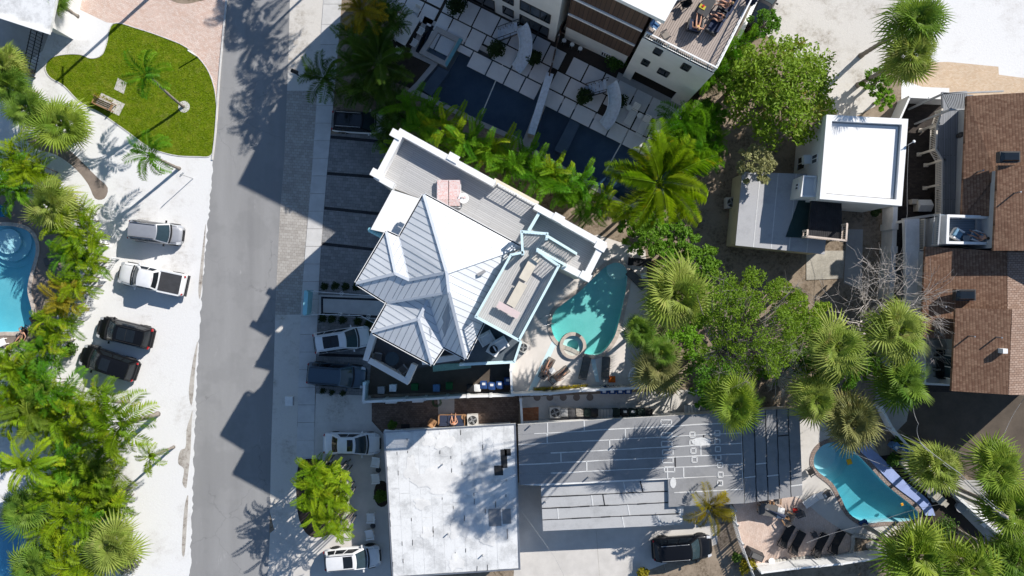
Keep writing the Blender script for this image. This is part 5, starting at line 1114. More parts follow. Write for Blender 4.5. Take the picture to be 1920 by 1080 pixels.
# ------------------------------------------------------------------ vehicles
def make_car(name, label, loc, rz, paint, kind='suv', L=4.7, Wd=1.9, H=1.7, roofmat=None, sunroof=None, rails=False, group=None, tail='lamp_red', rail_mat=None, big_tail=False, cabmat=None):
    t = thing(name, label, 'car' if kind != 'pickup' else 'truck', loc, rz, group); hw = Wd/2; fr = L/2
    belt = {'suv': 1.02, 'sedan': .90, 'pickup': 1.12}[kind]; hood0 = belt - .22; hoodx = {'suv': .235, 'sedan': .23, 'pickup': .20}[kind]*L
    # body shell, lofted along x
    st = [(-fr, .80, .42, belt-.34), (-fr+.05, .90, .34, belt-.16), (-fr+.22, .965, .28, belt-.02 if kind != 'sedan' else belt-.03), (-fr+.6, .99, .25, belt), (-L*.12, 1.0, .24, belt), (hoodx-.25, 1.0, .24, belt),
          (hoodx+.1, .995, .25, belt-.02), (fr-.75, .975, .26, hood0+.10), (fr-.35, .94, .28, hood0+.02), (fr-.12, .85, .32, hood0-.10), (fr-.02, .70, .40, hood0-.22), (fr+.01, .55, .45, hood0-.30)]
    m = MB(); ring = []
    for x, k, zb, zt in st:
        w_ = hw*k; a = zt - zb
        prof = [(0, zb), (w_*.86, zb), (w_*.97, zb+.10), (w_, zb+a*.45), (w_*.985, zt-.16), (w_*.945, zt-.05), (w_*.86, zt), (w_*.45, zt+.025), (0, zt+.035)]
        ring.append([Vector((x, y, z)) for y, z in prof] + [Vector((x, -y, z)) for y, z in prof[-2:0:-1]])
    n = len(ring[0]); vs_ = [v for r_ in ring for v in r_]
    fs = [(i*n+j, i*n+(j+1) % n, (i+1)*n+(j+1) % n, (i+1)*n+j) for i in range(len(st)-1) for j in range(n)] + [tuple(range(n-1,-1,-1)), tuple((len(st)-1)*n+j for j in range(n))]
    m.add(vs_, fs); body = m.build('body', paint, t, True, False)
    # greenhouse
    if kind == 'suv': x0, x1, x2, x3 = hoodx+.12, hoodx-.72, -fr+.42, -fr+.14
    elif kind == 'sedan': x0, x1, x2, x3 = hoodx+.10, hoodx-.80, -fr*.40, -fr*.70
    else: x0, x1, x2, x3 = hoodx+.22, hoodx-.45, -L*.075, -L*.115
    zb, zt = belt-.02, H; wb, wt = hw*.93, hw*.72
    bul, bur = .13, .07
    def front(u, v): y = 2*u-1; b_ = bul*(1-y*y); return Vector((x0+(x1-x0)*v + b_*(1-.3*v), y*(wb+(wt-wb)*v), zb+(zt-zb)*v*(1.06-.06*v)))
    def rear(u, v): y = 1-2*u; b_ = bur*(1-y*y); return Vector((x3+(x2-x3)*v - b_, y*(wb*.97+(wt-wb)*v), zb+(zt-zb)*v))
    def side(sg):
        def f(u, v): xa, xb = x0+(x1-x0)*v, x3+(x2-x3)*v; return Vector((xa+(xb-xa)*u, sg*((wb if u < .8 else wb*(1-.03*(u-.8)/.2))+(wt-wb)*v + .02*math.sin(math.pi*u)), zb+(zt-zb)*v))
        return f
    def roof(u, v): 
        y = 2*u-1; a = x1 + bul*.7*(1-y*y); b_ = x2 - bur*(1-y*y); return Vector((a+(b_-a)*v, y*wt, zt + .05*(1-y**4)*(1-(2*v-1)**4)))
    g_ = MB(); g_.grid(front, 8, 3, flip=True); g_.grid(rear, 8, 3, flip=True); g_.grid(side(1), 8, 2); g_.grid(side(-1), 8, 2, flip=True); g_.build('cabin', cabmat or paint, t, True, False)
    MB().grid(roof, 8, 8, flip=True).build('roof', roofmat or paint, t, True, False)
    def sub(f, u0, u1, v0, v1, off): return lambda u, v: f(u0+(u1-u0)*u, v0+(v1-v0)*v) + off
    G = M['glass_dark']
    MB().grid(sub(front, .05, .95, .05, .93, Vector((.012,0,.012))), 8, 3, flip=True).build('windscreen', M['glass_blue'], t, True, False)
    MB().grid(sub(rear, .08, .92, .15, .9, Vector((-.012,0,.008))), 8, 3, flip=True).build('rear_window', G, t, True, False)
    cuts = {'suv': ((.10,.40),(.43,.70),(.73,.93)), 'sedan': ((.14,.47),(.50,.84)), 'pickup': ((.14,.55),(.60,.92))}[kind]
    for sg in (1, -1):
        for u0, u1 in cuts: MB().grid(sub(side(sg), u0, u1, .12, .88, Vector((0,sg*.012,.006))), 4, 2, flip=sg < 0).build('side_window', G, t, True, False)
        mx = MB(); mx.box((x0-.28, sg*(hw+.09), belt+.06), (.12,.22,.13), taper=.8); mx.build('mirror', paint if paint is not M['car_silver'] else M['plastic_black'], t, False, False)
    MB().grid(lambda u, v: front(.03+.94*u, 0) + Vector((.03+.14*v, 0, .028-.012*v)), 8, 1).build('cowl', M['plastic_black'], t, True, False)
    for sg in (1,-1): MB().bar((hoodx+.2, sg*hw*.80, belt+.006), (fr-.5, sg*hw*.74, hood0+.075), .014, .012).build('bonnet_seam', M['plastic_black'], t, False, False)
    if sunroof:
        a, b_ = sunroof; MB().grid(sub(roof, .14, .86, a, b_, Vector((0,0,.008))), 4, 4, flip=True).build('sunroof', G, t, True, False)
        if b_-a > .4: MB().grid(sub(roof, .14, .86, (a+b_)/2-.01, (a+b_)/2+.01, Vector((0,0,.014))), 2, 1, flip=True).build('sunroof_bar', M['plastic_black'], t, False, False)
    if rails:
        for sg in (1, -1): MB().tube([roof(.5+sg*.44, v) + Vector((0,0,.045 if .02 < v < .98 else 0)) for v in (.04,.08,.3,.5,.7,.92,.96)], .022, 6).build('roof_rail', rail_mat or M['plastic_black'], t, True, False)
    # wheels, arches, lights, bumpers
    wr = .37 if kind != 'sedan' else .33
    for sx in (fr-.88, -fr+.92):
        for sg in (1, -1):
            arch = MB(); pts = [Vector((sx+math.cos(a)*(wr+.06), sg*(hw*.975), wr+math.sin(a)*(wr+.06))) for a in [math.pi*k/8 for k in range(9)]]; arch.tube(pts, .05, 5); arch.build('wheel_arch', M['plastic_black'] if kind != 'sedan' else paint, t, True, False)
            w_ = MB(); prof = [(wr-.10,-.11),(wr,-.09),(wr,.09),(wr-.10,.11)]; w_.lathe(prof, (0,0,0), 18); wm = w_.mesh('wheel', M['tyre']); o = put(wm, 'wheel', t, (sx, sg*(hw-.10), wr), (R(90),0,0))
            put(MB().lathe([(.02,-.1),(wr-.11,-.1),(wr-.11,.115),(.05,.1)], (0,0,0), 14).mesh('rim', M['steel']), 'rim', o)
    for sg in (1, -1):
        MB().grid(lambda u, v: Vector((fr-.42+.33*u, sg*(hw*(.93-.10*u*u)-.24*v*(1-.2*u))+0, hood0+.035-.10*u-.0*v+.012)), 4, 2, flip=sg > 0).build('headlight', M['lamp_clear'], t, True, False)
        MB().box((-fr+(.10 if big_tail else .055), sg*hw*(.80 if big_tail else .78), belt-.13), (.14,.22,.2) if big_tail else (.08,.16,.16), sg*-.35).build('tail_light', M[tail], t, False, False)
    MB().box((fr-.03, 0, hood0-.25), (.10, Wd*.5, .22)).build('grille', M['plastic_black'], t, False, False)
    MB().box((-fr-.01, 0, .52), (.12, Wd*.78, .2)).build('bumper', M['plastic_black'] if kind != 'sedan' else paint, t, False, False)
    for k in (-.35, .25): MB().bar((x0+.10, k*hw-.05, belt+.035), (x0-.18, k*hw+.36, belt+.14), .025, .02).build('wiper', M['plastic_black'], t, False, False)
    if kind == 'pickup':
        bx0, bx1 = x3-.1, -fr+.22
        MB().box(((bx0+bx1)/2-.02, 0, belt+.045), (bx0-bx1-.1, Wd*.80, .05)).build('bed_cover', M['charcoal'], t, False, False)
        for sg in (1,-1): MB().box(((bx0+bx1)/2, sg*hw*.90, belt+.03), (bx0-bx1, .13, .07)).build('bed_rail', paint, t, False, False)
        MB().box((-fr-.08, 0, .55), (.2, Wd*.92, .14)).build('step_bumper', M['charcoal'], t, False, False); MB().box((x2-.02, 0, H-.02), (.08,.35,.05)).build('brake_light', M['lamp_red'], t, False, False)
    return t
def head(a, b): return math.atan2(-(b[1]-a[1]), b[0]-a[0])
g_ = 'cars parked on the sandy verge'
make_car('parked_car', 'silver SUV on the white sand with dark side mirror', W(300,437), head((250,430),(345,441)), M['car_silver'], 'suv', 4.55, 1.8, 1.68, rails=True, group=g_)
make_car('pickup_truck', 'white pickup truck with black bed cover on the sand', W(293,523), head((347,535),(230,510)), M['car_white'], 'pickup', 5.7, 1.95, 1.85, group=g_)
make_car('parked_car', 'black SUV with red tail lights, upper of two side by side', W(242,623), head((290,635),(185,610)), M['car_black'], 'suv', 4.75, 1.92, 1.68, sunroof=(.12,.72), rails=True, group=g_, big_tail=True)
make_car('parked_car', 'black car partly under palm fronds, lower of two side by side', W(212,679), head((260,697),(150,660)), M['car_black'], 'suv', 4.95, 1.92, 1.66, sunroof=(.1,.4), group=g_)
g_ = 'cars parked by the main house and its neighbours'
make_car('parked_car', 'white SUV with black roof and silver rails below the shaded palms', W(677,233), head((628,230),(720,236)), M['car_white'], 'suv', 4.6, 1.85, 1.65, roofmat=M['car_black'], cabmat=M['car_black'], sunroof=(.05,.9), rails=True, rail_mat=M['steel'], group=g_)
make_car('parked_car', 'white SUV with large dark sunroof below the entrance walk', W(645,636), head((590,643),(690,628)), M['car_white'], 'suv', 4.75, 1.9, 1.66, sunroof=(.22,.75), rails=True, rail_mat=M['steel'], group=g_)
make_car('parked_car', 'dark blue SUV parked in shade beside the house balcony', W(635,702), head((577,697),(686,706)), M['car_blue'], 'suv', 4.95, 1.98, 1.78, rails=True, group=g_)
make_car('parked_car', 'white sedan with dark sunroof beside the white flat roof', W(663,829), head((604,829),(710,830)), M['car_white'], 'sedan', 4.75, 1.85, 1.45, sunroof=(.1,.45), group=g_)
make_car('parked_car', 'white SUV half in sun at the bottom edge beside the palm bed', W(664,1041), head((607,1047),(712,1038)), M['car_white'], 'suv', 4.7, 1.88, 1.66, sunroof=(.1,.42), rails=True, group=g_)
make_car('parked_car', 'black SUV on the pale concrete driveway below the grey roof', W(1276,1022), head((1228,1020),(1338,1012)), M['car_black'], 'suv', 5.0, 1.98, 1.82, rails=True, rail_mat=M['steel'], group=g_)
make_car('parked_car', 'dark car behind the boundary wall at the top edge', W(1420,25), head((1400,65),(1440,-20)), M['car_black'], 'suv', 4.6, 1.85, 1.6, sunroof=(.1,.8), group=g_)

# ------------------------------------------------------------------ fences and walls
def picket_fence(label, pts, h=1.1, spacing=.17, mat=None, wd=.07, rails=(.25,.85), group=None, postevery=8):
    mat = mat or M['white']; P = [W(*p) for p in pts]; t = thing('picket_fence', label, 'fence', P[0], 0, group); o = P[0]
    pk = MB().box((0,0,h/2), (wd,.025,h)).mesh('picket', mat); cnt = 0
    for a, b in zip(P, P[1:]):
        rz = math.atan2((b-a).y, (b-a).x); n = Vector((-math.sin(rz), math.cos(rz), 0))*.03
        for q in rails: MB().bar(a+n+Vector((0,0,h*q)), b+n+Vector((0,0,h*q)), .04, .08).build('rail', mat, t)
        k = int((b-a).length/spacing)
        for i in range(k):
            put(pk, 'picket', t, a.lerp(b, (i+.5)/k) - o, (0,0,rz))
        for i in range(0, k+1, max(1, k//max(1, round((b-a).length/2.4)))): MB().box(a.lerp(b, i/k)+n*3+Vector((0,0,h*.52)), (.11,.11,h*1.04), rz).build('post', mat, t)
    return t
picket_fence('white picket fence beside the palm hedge, upper stretch by the silver SUV', [(176,400),(190,430),(203,462)])
picket_fence('white picket fence along the palm hedge from the pickup to the black cars', [(222,484),(198,525),(168,575),(138,635),(108,690),(85,735)])
picket_fence('short white picket gate under the palms at the left', [(184,795),(181,846)], 1.0)
picket_fence('short piece of white picket fence among the lime palms', [(180,935),(172,965)], 1.0)
picket_fence('white tall slatted fence beside the driveway of the black SUV', [(1368,948),(1372,975),(1382,1010),(1398,1055),(1410,1080)], 1.6, .20, None, .10, (.3,.85))
def board_wall(label, pts, h, mat, cap=None, name='garden_wall', th_=.12, seg=2.0, cat='wall', post=None):
    P = [W(*p) for p in pts]; t = thing(name, label, cat, P[0])
    for a, b in zip(P, P[1:]):
        k = max(1, round((b-a).length/seg)); d = (b-a).normalized()*.006
        for i in range(k):
            p, q = a.lerp(b, i/k)+d, a.lerp(b, (i+1)/k)-d; MB().bar(p+Vector((0,0,h/2)), q+Vector((0,0,h/2)), th_, h).build('panel', mat, t)
            MB().box(a.lerp(b, i/k)+Vector((0,0,h/2+.04)), (th_*1.7+.04, th_*1.7+.04, h+.1), math.atan2((b-a).y,(b-a).x)).build('post', post or mat, t)
        MB().bar(a+Vector((0,0,h+.02)), b+Vector((0,0,h+.02)), th_+.07, .05).build('cap', cap or mat, t)
    return t
board_wall('white boundary fence between the bins passage and the brown side yard', [(690,748),(800,743),(880,738),(962,736)], 1.7, M['white_dirty'], M['white'])
board_wall('white boundary fence along the near edge of the teal pool deck', [(962,735),(1030,733),(1090,727),(1200,722)], 1.7, M['white'], M['white'])
board_wall('pale turquoise slatted gate at the left of the bins passage', [(690,715),(688,748)], 1.6, M['teal_pale'], M['white'])
board_wall('white side wall between the bins passage and the pool deck', [(960,640),(958,690),(960,734)], 1.6, M['white'])
board_wall('short white wall between the brown pavers and the sand yard', [(976,745),(979,795)], 1.3, M['white'])
board_wall('white vinyl fence along the bottom of the patio', [(1415,1058),(1480,1050),(1560,1042),(1640,1030),(1690,1020)], 1.9, M['white'], post=M['white'], th_=.08)
board_wall('white angled wall behind the blue pool under the palms', [(1640,758),(1662,800),(1700,842),(1735,872)], 1.1, M['white_dirty'])
board_wall('white diagonal wall below the wires at the lower right', [(1735,875),(1790,932),(1880,1012)], 1.0, M['white_dirty'])
board_wall('white garden wall right of the narrow yard of the cube house', [(1658,385),(1655,470),(1650,560)], 1.9, M['white_dirty'], th_=.3)
board_wall('white vinyl fence corner at the top of the dark court', [(1665,235),(1684,192),(1720,194),(1765,196)], 1.9, M['white'], th_=.08)
board_wall('brown wooden fence right of the teal pool', [(1224,490),(1222,560),(1216,640),(1208,720)], 1.8, M['wood_warm'], M['wood_warm'], 'wooden_fence', .05, .35, 'fence')
board_wall('low rubble wall along the stone bed', [(1690,862),(1725,905),(1770,945)], .5, M['concrete_old'], th_=.35, seg=.7)
# divider fence between the two dark pools
t = thing('divider_fence', 'narrow grey divider fence between the two slab terraces', 'fence', W(1030,150))
for k in range(5):
    a, b = W(1057,30).lerp(W(1028,152), k/5), W(1057,30).lerp(W(1028,152), (k+.98)/5); MB().bar(a+Vector((0,0,.9)), b+Vector((0,0,.9)), .1, 1.8).build('panel', M['brown_wall'], t); MB().box(a+Vector((0,0,.95)), (.14,.14,1.9)).build('post', M['grey'], t)
t = thing('pool_divider', 'pale wall crossing between the two dark pools', 'wall', W(1015,200))
MB().bar(W(1030,146)+Vector((0,0,.1)), W(995,258)+Vector((0,0,.1)), .55, 2.6).build('wall', M['stucco_white'], t); MB().bar(W(1030,146)+Vector((0,0,1.44)), W(995,258)+Vector((0,0,1.44)), .62, .07).build('cap', M['slide_white'], t)
# black metal gate at the top left
t = thing('metal_gate', 'black metal bar gate beside the white house corner', 'gate', W(82,60)); a, b = W(84,62), W(66,146); b_ = MB()
for z in (.2,1.0,1.75): b_.bar(a+Vector((0,0,z)), b+Vector((0,0,z)), .05, .06)
fr_ = b_.build('gate_frame', M['black'], t)
for k in range(15): MB().box(a.lerp(b,k/14)+Vector((0,0,.95)), (.035,.035,1.8)).build('bar', M['black'], t)
for p in (a, b): MB().box(p+Vector((0,0,1.0)), (.1,.1,2.0)).build('post', M['black'], t)
# turquoise arched gate of the entrance walk
t = thing('arched_gate', 'turquoise gate with pale side rails at the entrance walk', 'gate', W(585,570))
b_ = MB(); a, b = W(587,546), W(584,588)
b_.bar(a+Vector((0,0,1.0)), b+Vector((0,0,1.0)), .12, 1.5); b_.bar(a+Vector((0,0,2.1)), b+Vector((0,0,2.1)), .35, .12); b_.build('gate_leaf', M['teal'], t)
for p, q in (((587,546),(720,556)),((584,588),(680,591)),((680,591),(705,605))):
    n_ = max(2, round((W(*q)-W(*p)).length/1.0)); b_ = MB(); b_.bar(W(*p)+Vector((0,0,.9)), W(*q)+Vector((0,0,.9)), .05, .05)
    for k in range(n_+1): b_.box(W(*p).lerp(W(*q),k/n_)+Vector((0,0,.45)), (.05,.05,.9))
    b_.build('side_rail', M['white'], t)
for x, y in ((596,548),(645,550),(592,587),(643,588),(695,592)):
    c = W(x,y); MB().tube([c+Vector((.14*math.cos(k*.5), .14*math.sin(k*.5), .95)) for k in range(13)], .02, 5).build('lantern_ring', M['white'], t); MB().box(c+Vector((0,0,.47)), (.06,.06,.95)).build('post', M['white'], t)
for a, b in ((W(586,546),W(586,546)),(W(584,588),W(584,588))): MB().box(a+Vector((0,0,1.1)), (.16,.16,2.2)).build('post', M['teal'], t)

# ------------------------------------------------------------------ slabs of the two upper terraces
ter = thing('slab_terrace', None, None, W(1000,120)); ter['kind'] = 'structure'
TE = (W(770,-40), W(1300,215), W(1215,275), W(740,60))
psheet('terrace_bed', [(775,-50),(1330,150),(1290,215),(1240,290),(1215,268),(1029,180),(1023,156),(801,42),(780,95),(740,150),(705,130),(745,60)], 0.0085, M['mulch'], [])
psheet('covered_patio', [(1160,135),(1290,200),(1275,225),(1150,160)], 0.0125, M['coping_grey'])
def slabrow(y0, a, b, widths, hgt, gap=.12):
    "a row of slabs along the pool: y0 offset from the facade line, in metres"
    d = (b-a).normalized(); n = Vector((d.y,-d.x,0)); x = 0
    for w_, h0, h1 in widths:
        p = a + d*(x+gap/2) + n*(y0+h0+gap/2); q = [p, p+d*(w_-gap), p+d*(w_-gap)+n*(h1-h0-gap), p+n*(h1-h0-gap)]
        MB().prism(q, 0.0, .06+rg.uniform(0,.008)).build('slab', M['slab_pale'], ter); x += w_
M['slab_pale'] = matte('pale_terrace_slab', (.70,.69,.69), .8, .07, .8, 20, .08)
fa = D0; fb = B1
rowA = [(1.6,0,1.9),(1.3,0,1.9),(1.9,0,1.9),(1.5,0,1.9),(1.9,0,1.9),(1.4,0,1.9),(1.6,.2,1.9),(.6,-9,-9),(1.5,.2,1.9),(1.6,.2,1.9),(1.3,.2,1.9),(1.7,.2,1.9),(1.5,.2,1.9),(1.6,.2,1.9),(1.4,.2,1.9)]
rowB = [(1.2,0,1.7),(1.8,0,1.7),(1.4,0,1.7),(1.2,0,.85),(1.9,0,1.7),(1.6,0,1.7),(1.4,0,1.7),(.6,-9,-9),(1.3,0,1.7),(1.9,0,1.7),(1.5,0,1.7),(1.3,0,.85),(1.8,0,1.7),(1.6,0,1.7),(1.4,0,1.7),(1.6,0,1.7)]
rowC = [(.9,0,1.5),(1.6,0,1.5),(1.5,0,.7),(1.8,0,1.5),(1.7,0,1.5),(1.5,0,1.5),(1.5,0,1.5),(.6,-9,-9),(1.6,0,1.5),(1.2,0,1.5),(1.8,0,1.5),(1.6,0,1.5),(1.5,0,1.5),(1.7,0,1.5),(1.4,0,1.5),(1.3,0,1.5)]
for y0, row in ((.15,rowA),(2.05,rowB),(3.75,rowC)):
    slabrow(y0, fa, fb, [r_ for r_ in row], 0)
for o in [o for o in ter.children if o.name.startswith('slab') and o.data.vertices[0].co.length > 60]: bpy.data.objects.remove(o)
dd_ = (fb-fa).normalized(); nn_ = Vector((dd_.y,-dd_.x,0))
for x, w_ in ((-1.5,1.3),(-3.0,1.4),(-4.5,1.4)):
    for y in (.2, 2.0): p = fa + dd_*x + nn_*y; MB().prism([p, p+dd_*w_, p+dd_*w_+nn_*1.6, p+nn_*1.6], 0, .06).build('slab', M['slab_pale'], ter)

# ------------------------------------------------------------------ furniture prototypes
def lounger(label, px, py, rz, mat='cloth_grey', frame='charcoal', back=35, z=0.0, group=None, L=1.9):
    t = thing('sun_lounger', label, 'lounger', W(px,py,z), rz, group); b = MB(); hw = .32
    for sg in (-1,1): b.bar((-L/2,sg*hw,.28),(L/2,sg*hw,.28),.05,.05)
    for x in (-L/2,L/2): b.bar((x,-hw,.28),(x,hw,.28),.05,.05)
    b.build('frame', M[frame], t, False, False)
    for x in (-L*.42,L*.36):
        for sg in (-1,1): MB().box((x,sg*hw,.13),(.05,.05,.26)).build('leg', M[frame], t, False, False)
    MB().grid(lambda u,v: Vector((-L/2+L*.64*u,(v-.5)*hw*1.9,.315+.02*math.sin(u*9))),8,2).grid(lambda u,v: Vector((-L/2+L*.64*u,(v-.5)*hw*1.9,.29)),4,2,flip=True).build('seat', M[mat], t, True, False)
    x0 = -L/2+L*.645; c, s = math.cos(R(back)), math.sin(R(back))
    MB().box((x0+c*L*.18, 0, .315+s*L*.18), (L*.36,hw*1.9,.05), rot=Matrix.Rotation(-R(back),3,'Y')).build('backrest', M[mat], t, False, False)
    return t
def slat_lounger(label, px, py, rz, group=None):
    t = thing('sun_lounger', label, 'lounger', W(px,py), rz, group); b = MB()
    for sg in (-1,1): b.bar((-.95,sg*.3,.3),(.35,sg*.3,.3),.05,.06)
    b.build('frame', M['white'], t, False, False)
    sm = MB().box((0,0,0),(.09,.6,.025)).mesh('slat', M['white'])
    for k in range(11): put(sm,'slat',t,(-.9+.118*k,0,.34))
    for k in range(6): put(sm,'slat',t,(.42+.10*k,0,.38+.07*k),(0,-.62,0))
    for x in (-.8,.3):
        for sg in (-1,1): MB().box((x,sg*.28,.14),(.06,.06,.28)).build('leg', M['white'], t, False, False)
    return t
def chair(label, px, py, rz, mat='white', seat=None, z=0.0, group=None, sc=1.0, arms=True, cat='chair', name='chair'):
    t = thing(name, label, cat, W(px,py,z), rz, group); f = M[mat]; se = M[seat or mat]; s=sc
    MB().box((0,0,.42*s),(.52*s,.52*s,.06*s)).build('seat', se, t, False, False)
    MB().box((-.28*s,0,.68*s),(.06*s,.52*s,.56*s), rot=Matrix.Rotation(-.22,3,'Y')).build('backrest', se, t, False, False)
    for x in (-.22,.22):
        for y in (-.23,.23): MB().box((x*s,y*s,.2*s),(.05*s,.05*s,.4*s)).build('leg', f, t, False, False)
    if arms:
        for y in (-.29,.29): MB().bar((-.28*s,y*s,.62*s),(.26*s,y*s,.62*s),.09*s,.035).bar((.22*s,y*s,.4*s),(.22*s,y*s,.62*s),.04,.04).build('armrest', f, t, False, False)
    return t
def table(label, px, py, rz, lx, ly, h=.74, mat='white', top=None, z=0.0, round_=False, group=None, cat='table', name='table'):
    t = thing(name, label, cat, W(px,py,z), rz, group)
    if round_: MB().lathe([(lx/2,h-.04),(lx/2,h)], n=22).build('tabletop', M[top or mat], t, False, False); MB().tube([(0,0,0),(0,0,h-.04)],.05,8).lathe([(lx*.28,0),(lx*.24,.03)], n=14).build('pedestal', M[mat], t, False, False)
    else:
        MB().box((0,0,h-.025),(lx,ly,.05)).build('tabletop', M[top or mat], t, False, False)
        for x in (-1,1):
            for y in (-1,1): MB().box((x*(lx/2-.07),y*(ly/2-.07),h/2-.025),(.06,.06,h-.05)).build('leg', M[mat], t, False, False)
    return t
def wheelie_bin(label, px, py, rz, mat, group=None, lid=None, s=1.0, tagc=True):
    t = thing('wheelie_bin', label, 'bin', W(px,py,1.0), rz, group); t.location.z = 0
    MB().box((0,0,.48*s),(.50*s,.50*s,.92*s)).build('body', M[mat], t, False, False)
    MB().grid(lambda u,v: Vector(((u-.5)*.62*s,(v-.5)*.60*s,.97*s+.06*math.sin(math.pi*u)*math.sin(math.pi*v))),5,5).box((0,0,.955*s),(.62*s,.60*s,.03)).build('lid', M[lid or mat], t, True, False)
    MB().tube([(-.33*s,-.22*s,.9*s),(-.37*s,-.2*s,.93*s),(-.37*s,.2*s,.93*s),(-.33*s,.22*s,.9*s)],.018,5).build('handle', M['plastic_black'], t, False, False)
    for y in (-.24,.24): put(MB().lathe([(.11,-.03),(.11,.03)],n=10).mesh('wheel',M['tyre']),'wheel',t,(-.24*s,y*s,.11),(R(90),0,0))
    if tagc: MB().box((.1*s,0,1.035*s),(.2*s,.28*s,.012)).build('sticker', M['cloth_white'], t, False, False)
    return t
def ac_unit(label, px, py, rz=0, s=.85, z=0.0, group=None):
    t = thing('air_conditioner', label, 'air conditioner', W(px,py,z), rz, group); h = .8
    MB().box((0,0,h/2),(s,s,h)).build('casing', M['concrete_light'], t, False, False); MB().lathe([(s*.42,h+.002),(s*.42,h+.02),(s*.40,h+.02)], n=22).build('fan_well', M['black'], t, False, False)
    for k in range(4): MB().box((math.cos(k*1.57+.4)*s*.2, math.sin(k*1.57+.4)*s*.2, h+.03),(s*.34,s*.14,.012), k*1.57+.4).build('fan_blade', M['grey'], t, False, False)
    b = MB()
    for q in (.15,.26,.37): b.tube([(math.cos(a*.35)*s*q*1.1, math.sin(a*.35)*s*q*1.1, h+.06) for a in range(19)],.008,4)
    b.build('grille', M['grey'], t, False, False); return t
def box_unit(name, label, cat, px, py, d, rz, mat, z=0.0, group=None, extra=None):
    "bevelled box with a lid and feet, for crates, cabinets and wall units"
    t = thing(name, label, cat, W(px,py,z+d[2]), rz, group); t.location.z = z
    MB().box((0,0,d[2]*.46),(d[0],d[1],d[2]*.86)).build('body', M[mat], t, False, False); MB().box((0,0,d[2]*.94),(d[0]*1.04,d[1]*1.04,d[2]*.10)).build('lid', M[extra or mat], t, False, False)
    return t

# ------------------------------------------------------------------ things around the slides and dark pools
def slide(label, px, py, rz):
    t = thing('pool_slide', label, 'slide', W(px,py), rz)
    ang = [R(40 - 80*k/14) for k in range(15)]; Rr = 2.5; path = [Vector((Rr*math.cos(a)-Rr, Rr*math.sin(a), 1.75 - 1.45*((k/14)**.9))) for k, a in enumerate(ang)]; w_ = .52
    def f(u, v):
        i = min(13, int(u*14)); fr_ = u*14-i; p = path[i].lerp(path[i+1], fr_); a = ang[i]+(ang[i+1]-ang[i])*fr_; o = Vector((math.cos(a),math.sin(a),0)); s = 2*v-1
        return p + o*s*w_ + Vector((0,0,.30*s*s*s*s))
    MB().grid(f,20,8,flip=True).build('chute', M['slide_white'], t, True, False)
    for v in (0,1): MB().tube([f(k/16,v) for k in range(17)],.045,6).build('chute_edge', M['slide_white'], t, True, False)
    for k in (3,8): MB().tube([path[k]-Vector((0,0,.05)), Vector((path[k].x,path[k].y,0))],.06,7).build('support', M['slide_white'], t, False, False)
    top = path[0]; 
    for k in range(6): MB().box((top.x-.45-.27*k, top.y-.15-.06*k, 1.62-.27*k),(.26,.95,.06),.2).build('step', M['slide_white'], t, False, False)
    for sg in (-1,1):
        b = MB(); a = Vector((top.x-.3,top.y-.15+sg*.5,1.65)); c = Vector((top.x-1.9,top.y-.5+sg*.5,.1)); b.bar(a,c,.06,.16); b.tube([a, a+Vector((0,0,.8)), c+Vector((-.1,0,.8)), c],.03,6)
        for k in (.33,.66): p = a.lerp(c,k); b.tube([p,p+Vector((0,0,.8))],.025,5)
        b.build('handrail', M['charcoal'], t, False, False)
    return t
slide('curved white water slide with steps at the left dark pool', 985, 100, R(-8)+math.pi*0 + R(180)*0)
slide('curved white water slide with steps at the right dark pool', 1148, 205, R(-8))
t = table('long pale outdoor dining table on the dark terrace', 765,60,R(60),2.6,1.15,.76,'white_dirty', group=None)
for k, (x, y, r_, l) in enumerate(((742,62,-30,'left side, lower'),(754,40,-30,'left side, upper'),(790,62,150,'right side, upper'),(778,84,150,'right side, lower'),(783,22,-120,'far end'),(749,98,60,'near end'))): chair('white chair at the long pale dining table, %s' % l, x, y, R(r_), 'white', group='chairs at the long pale dining table', sc=.95)
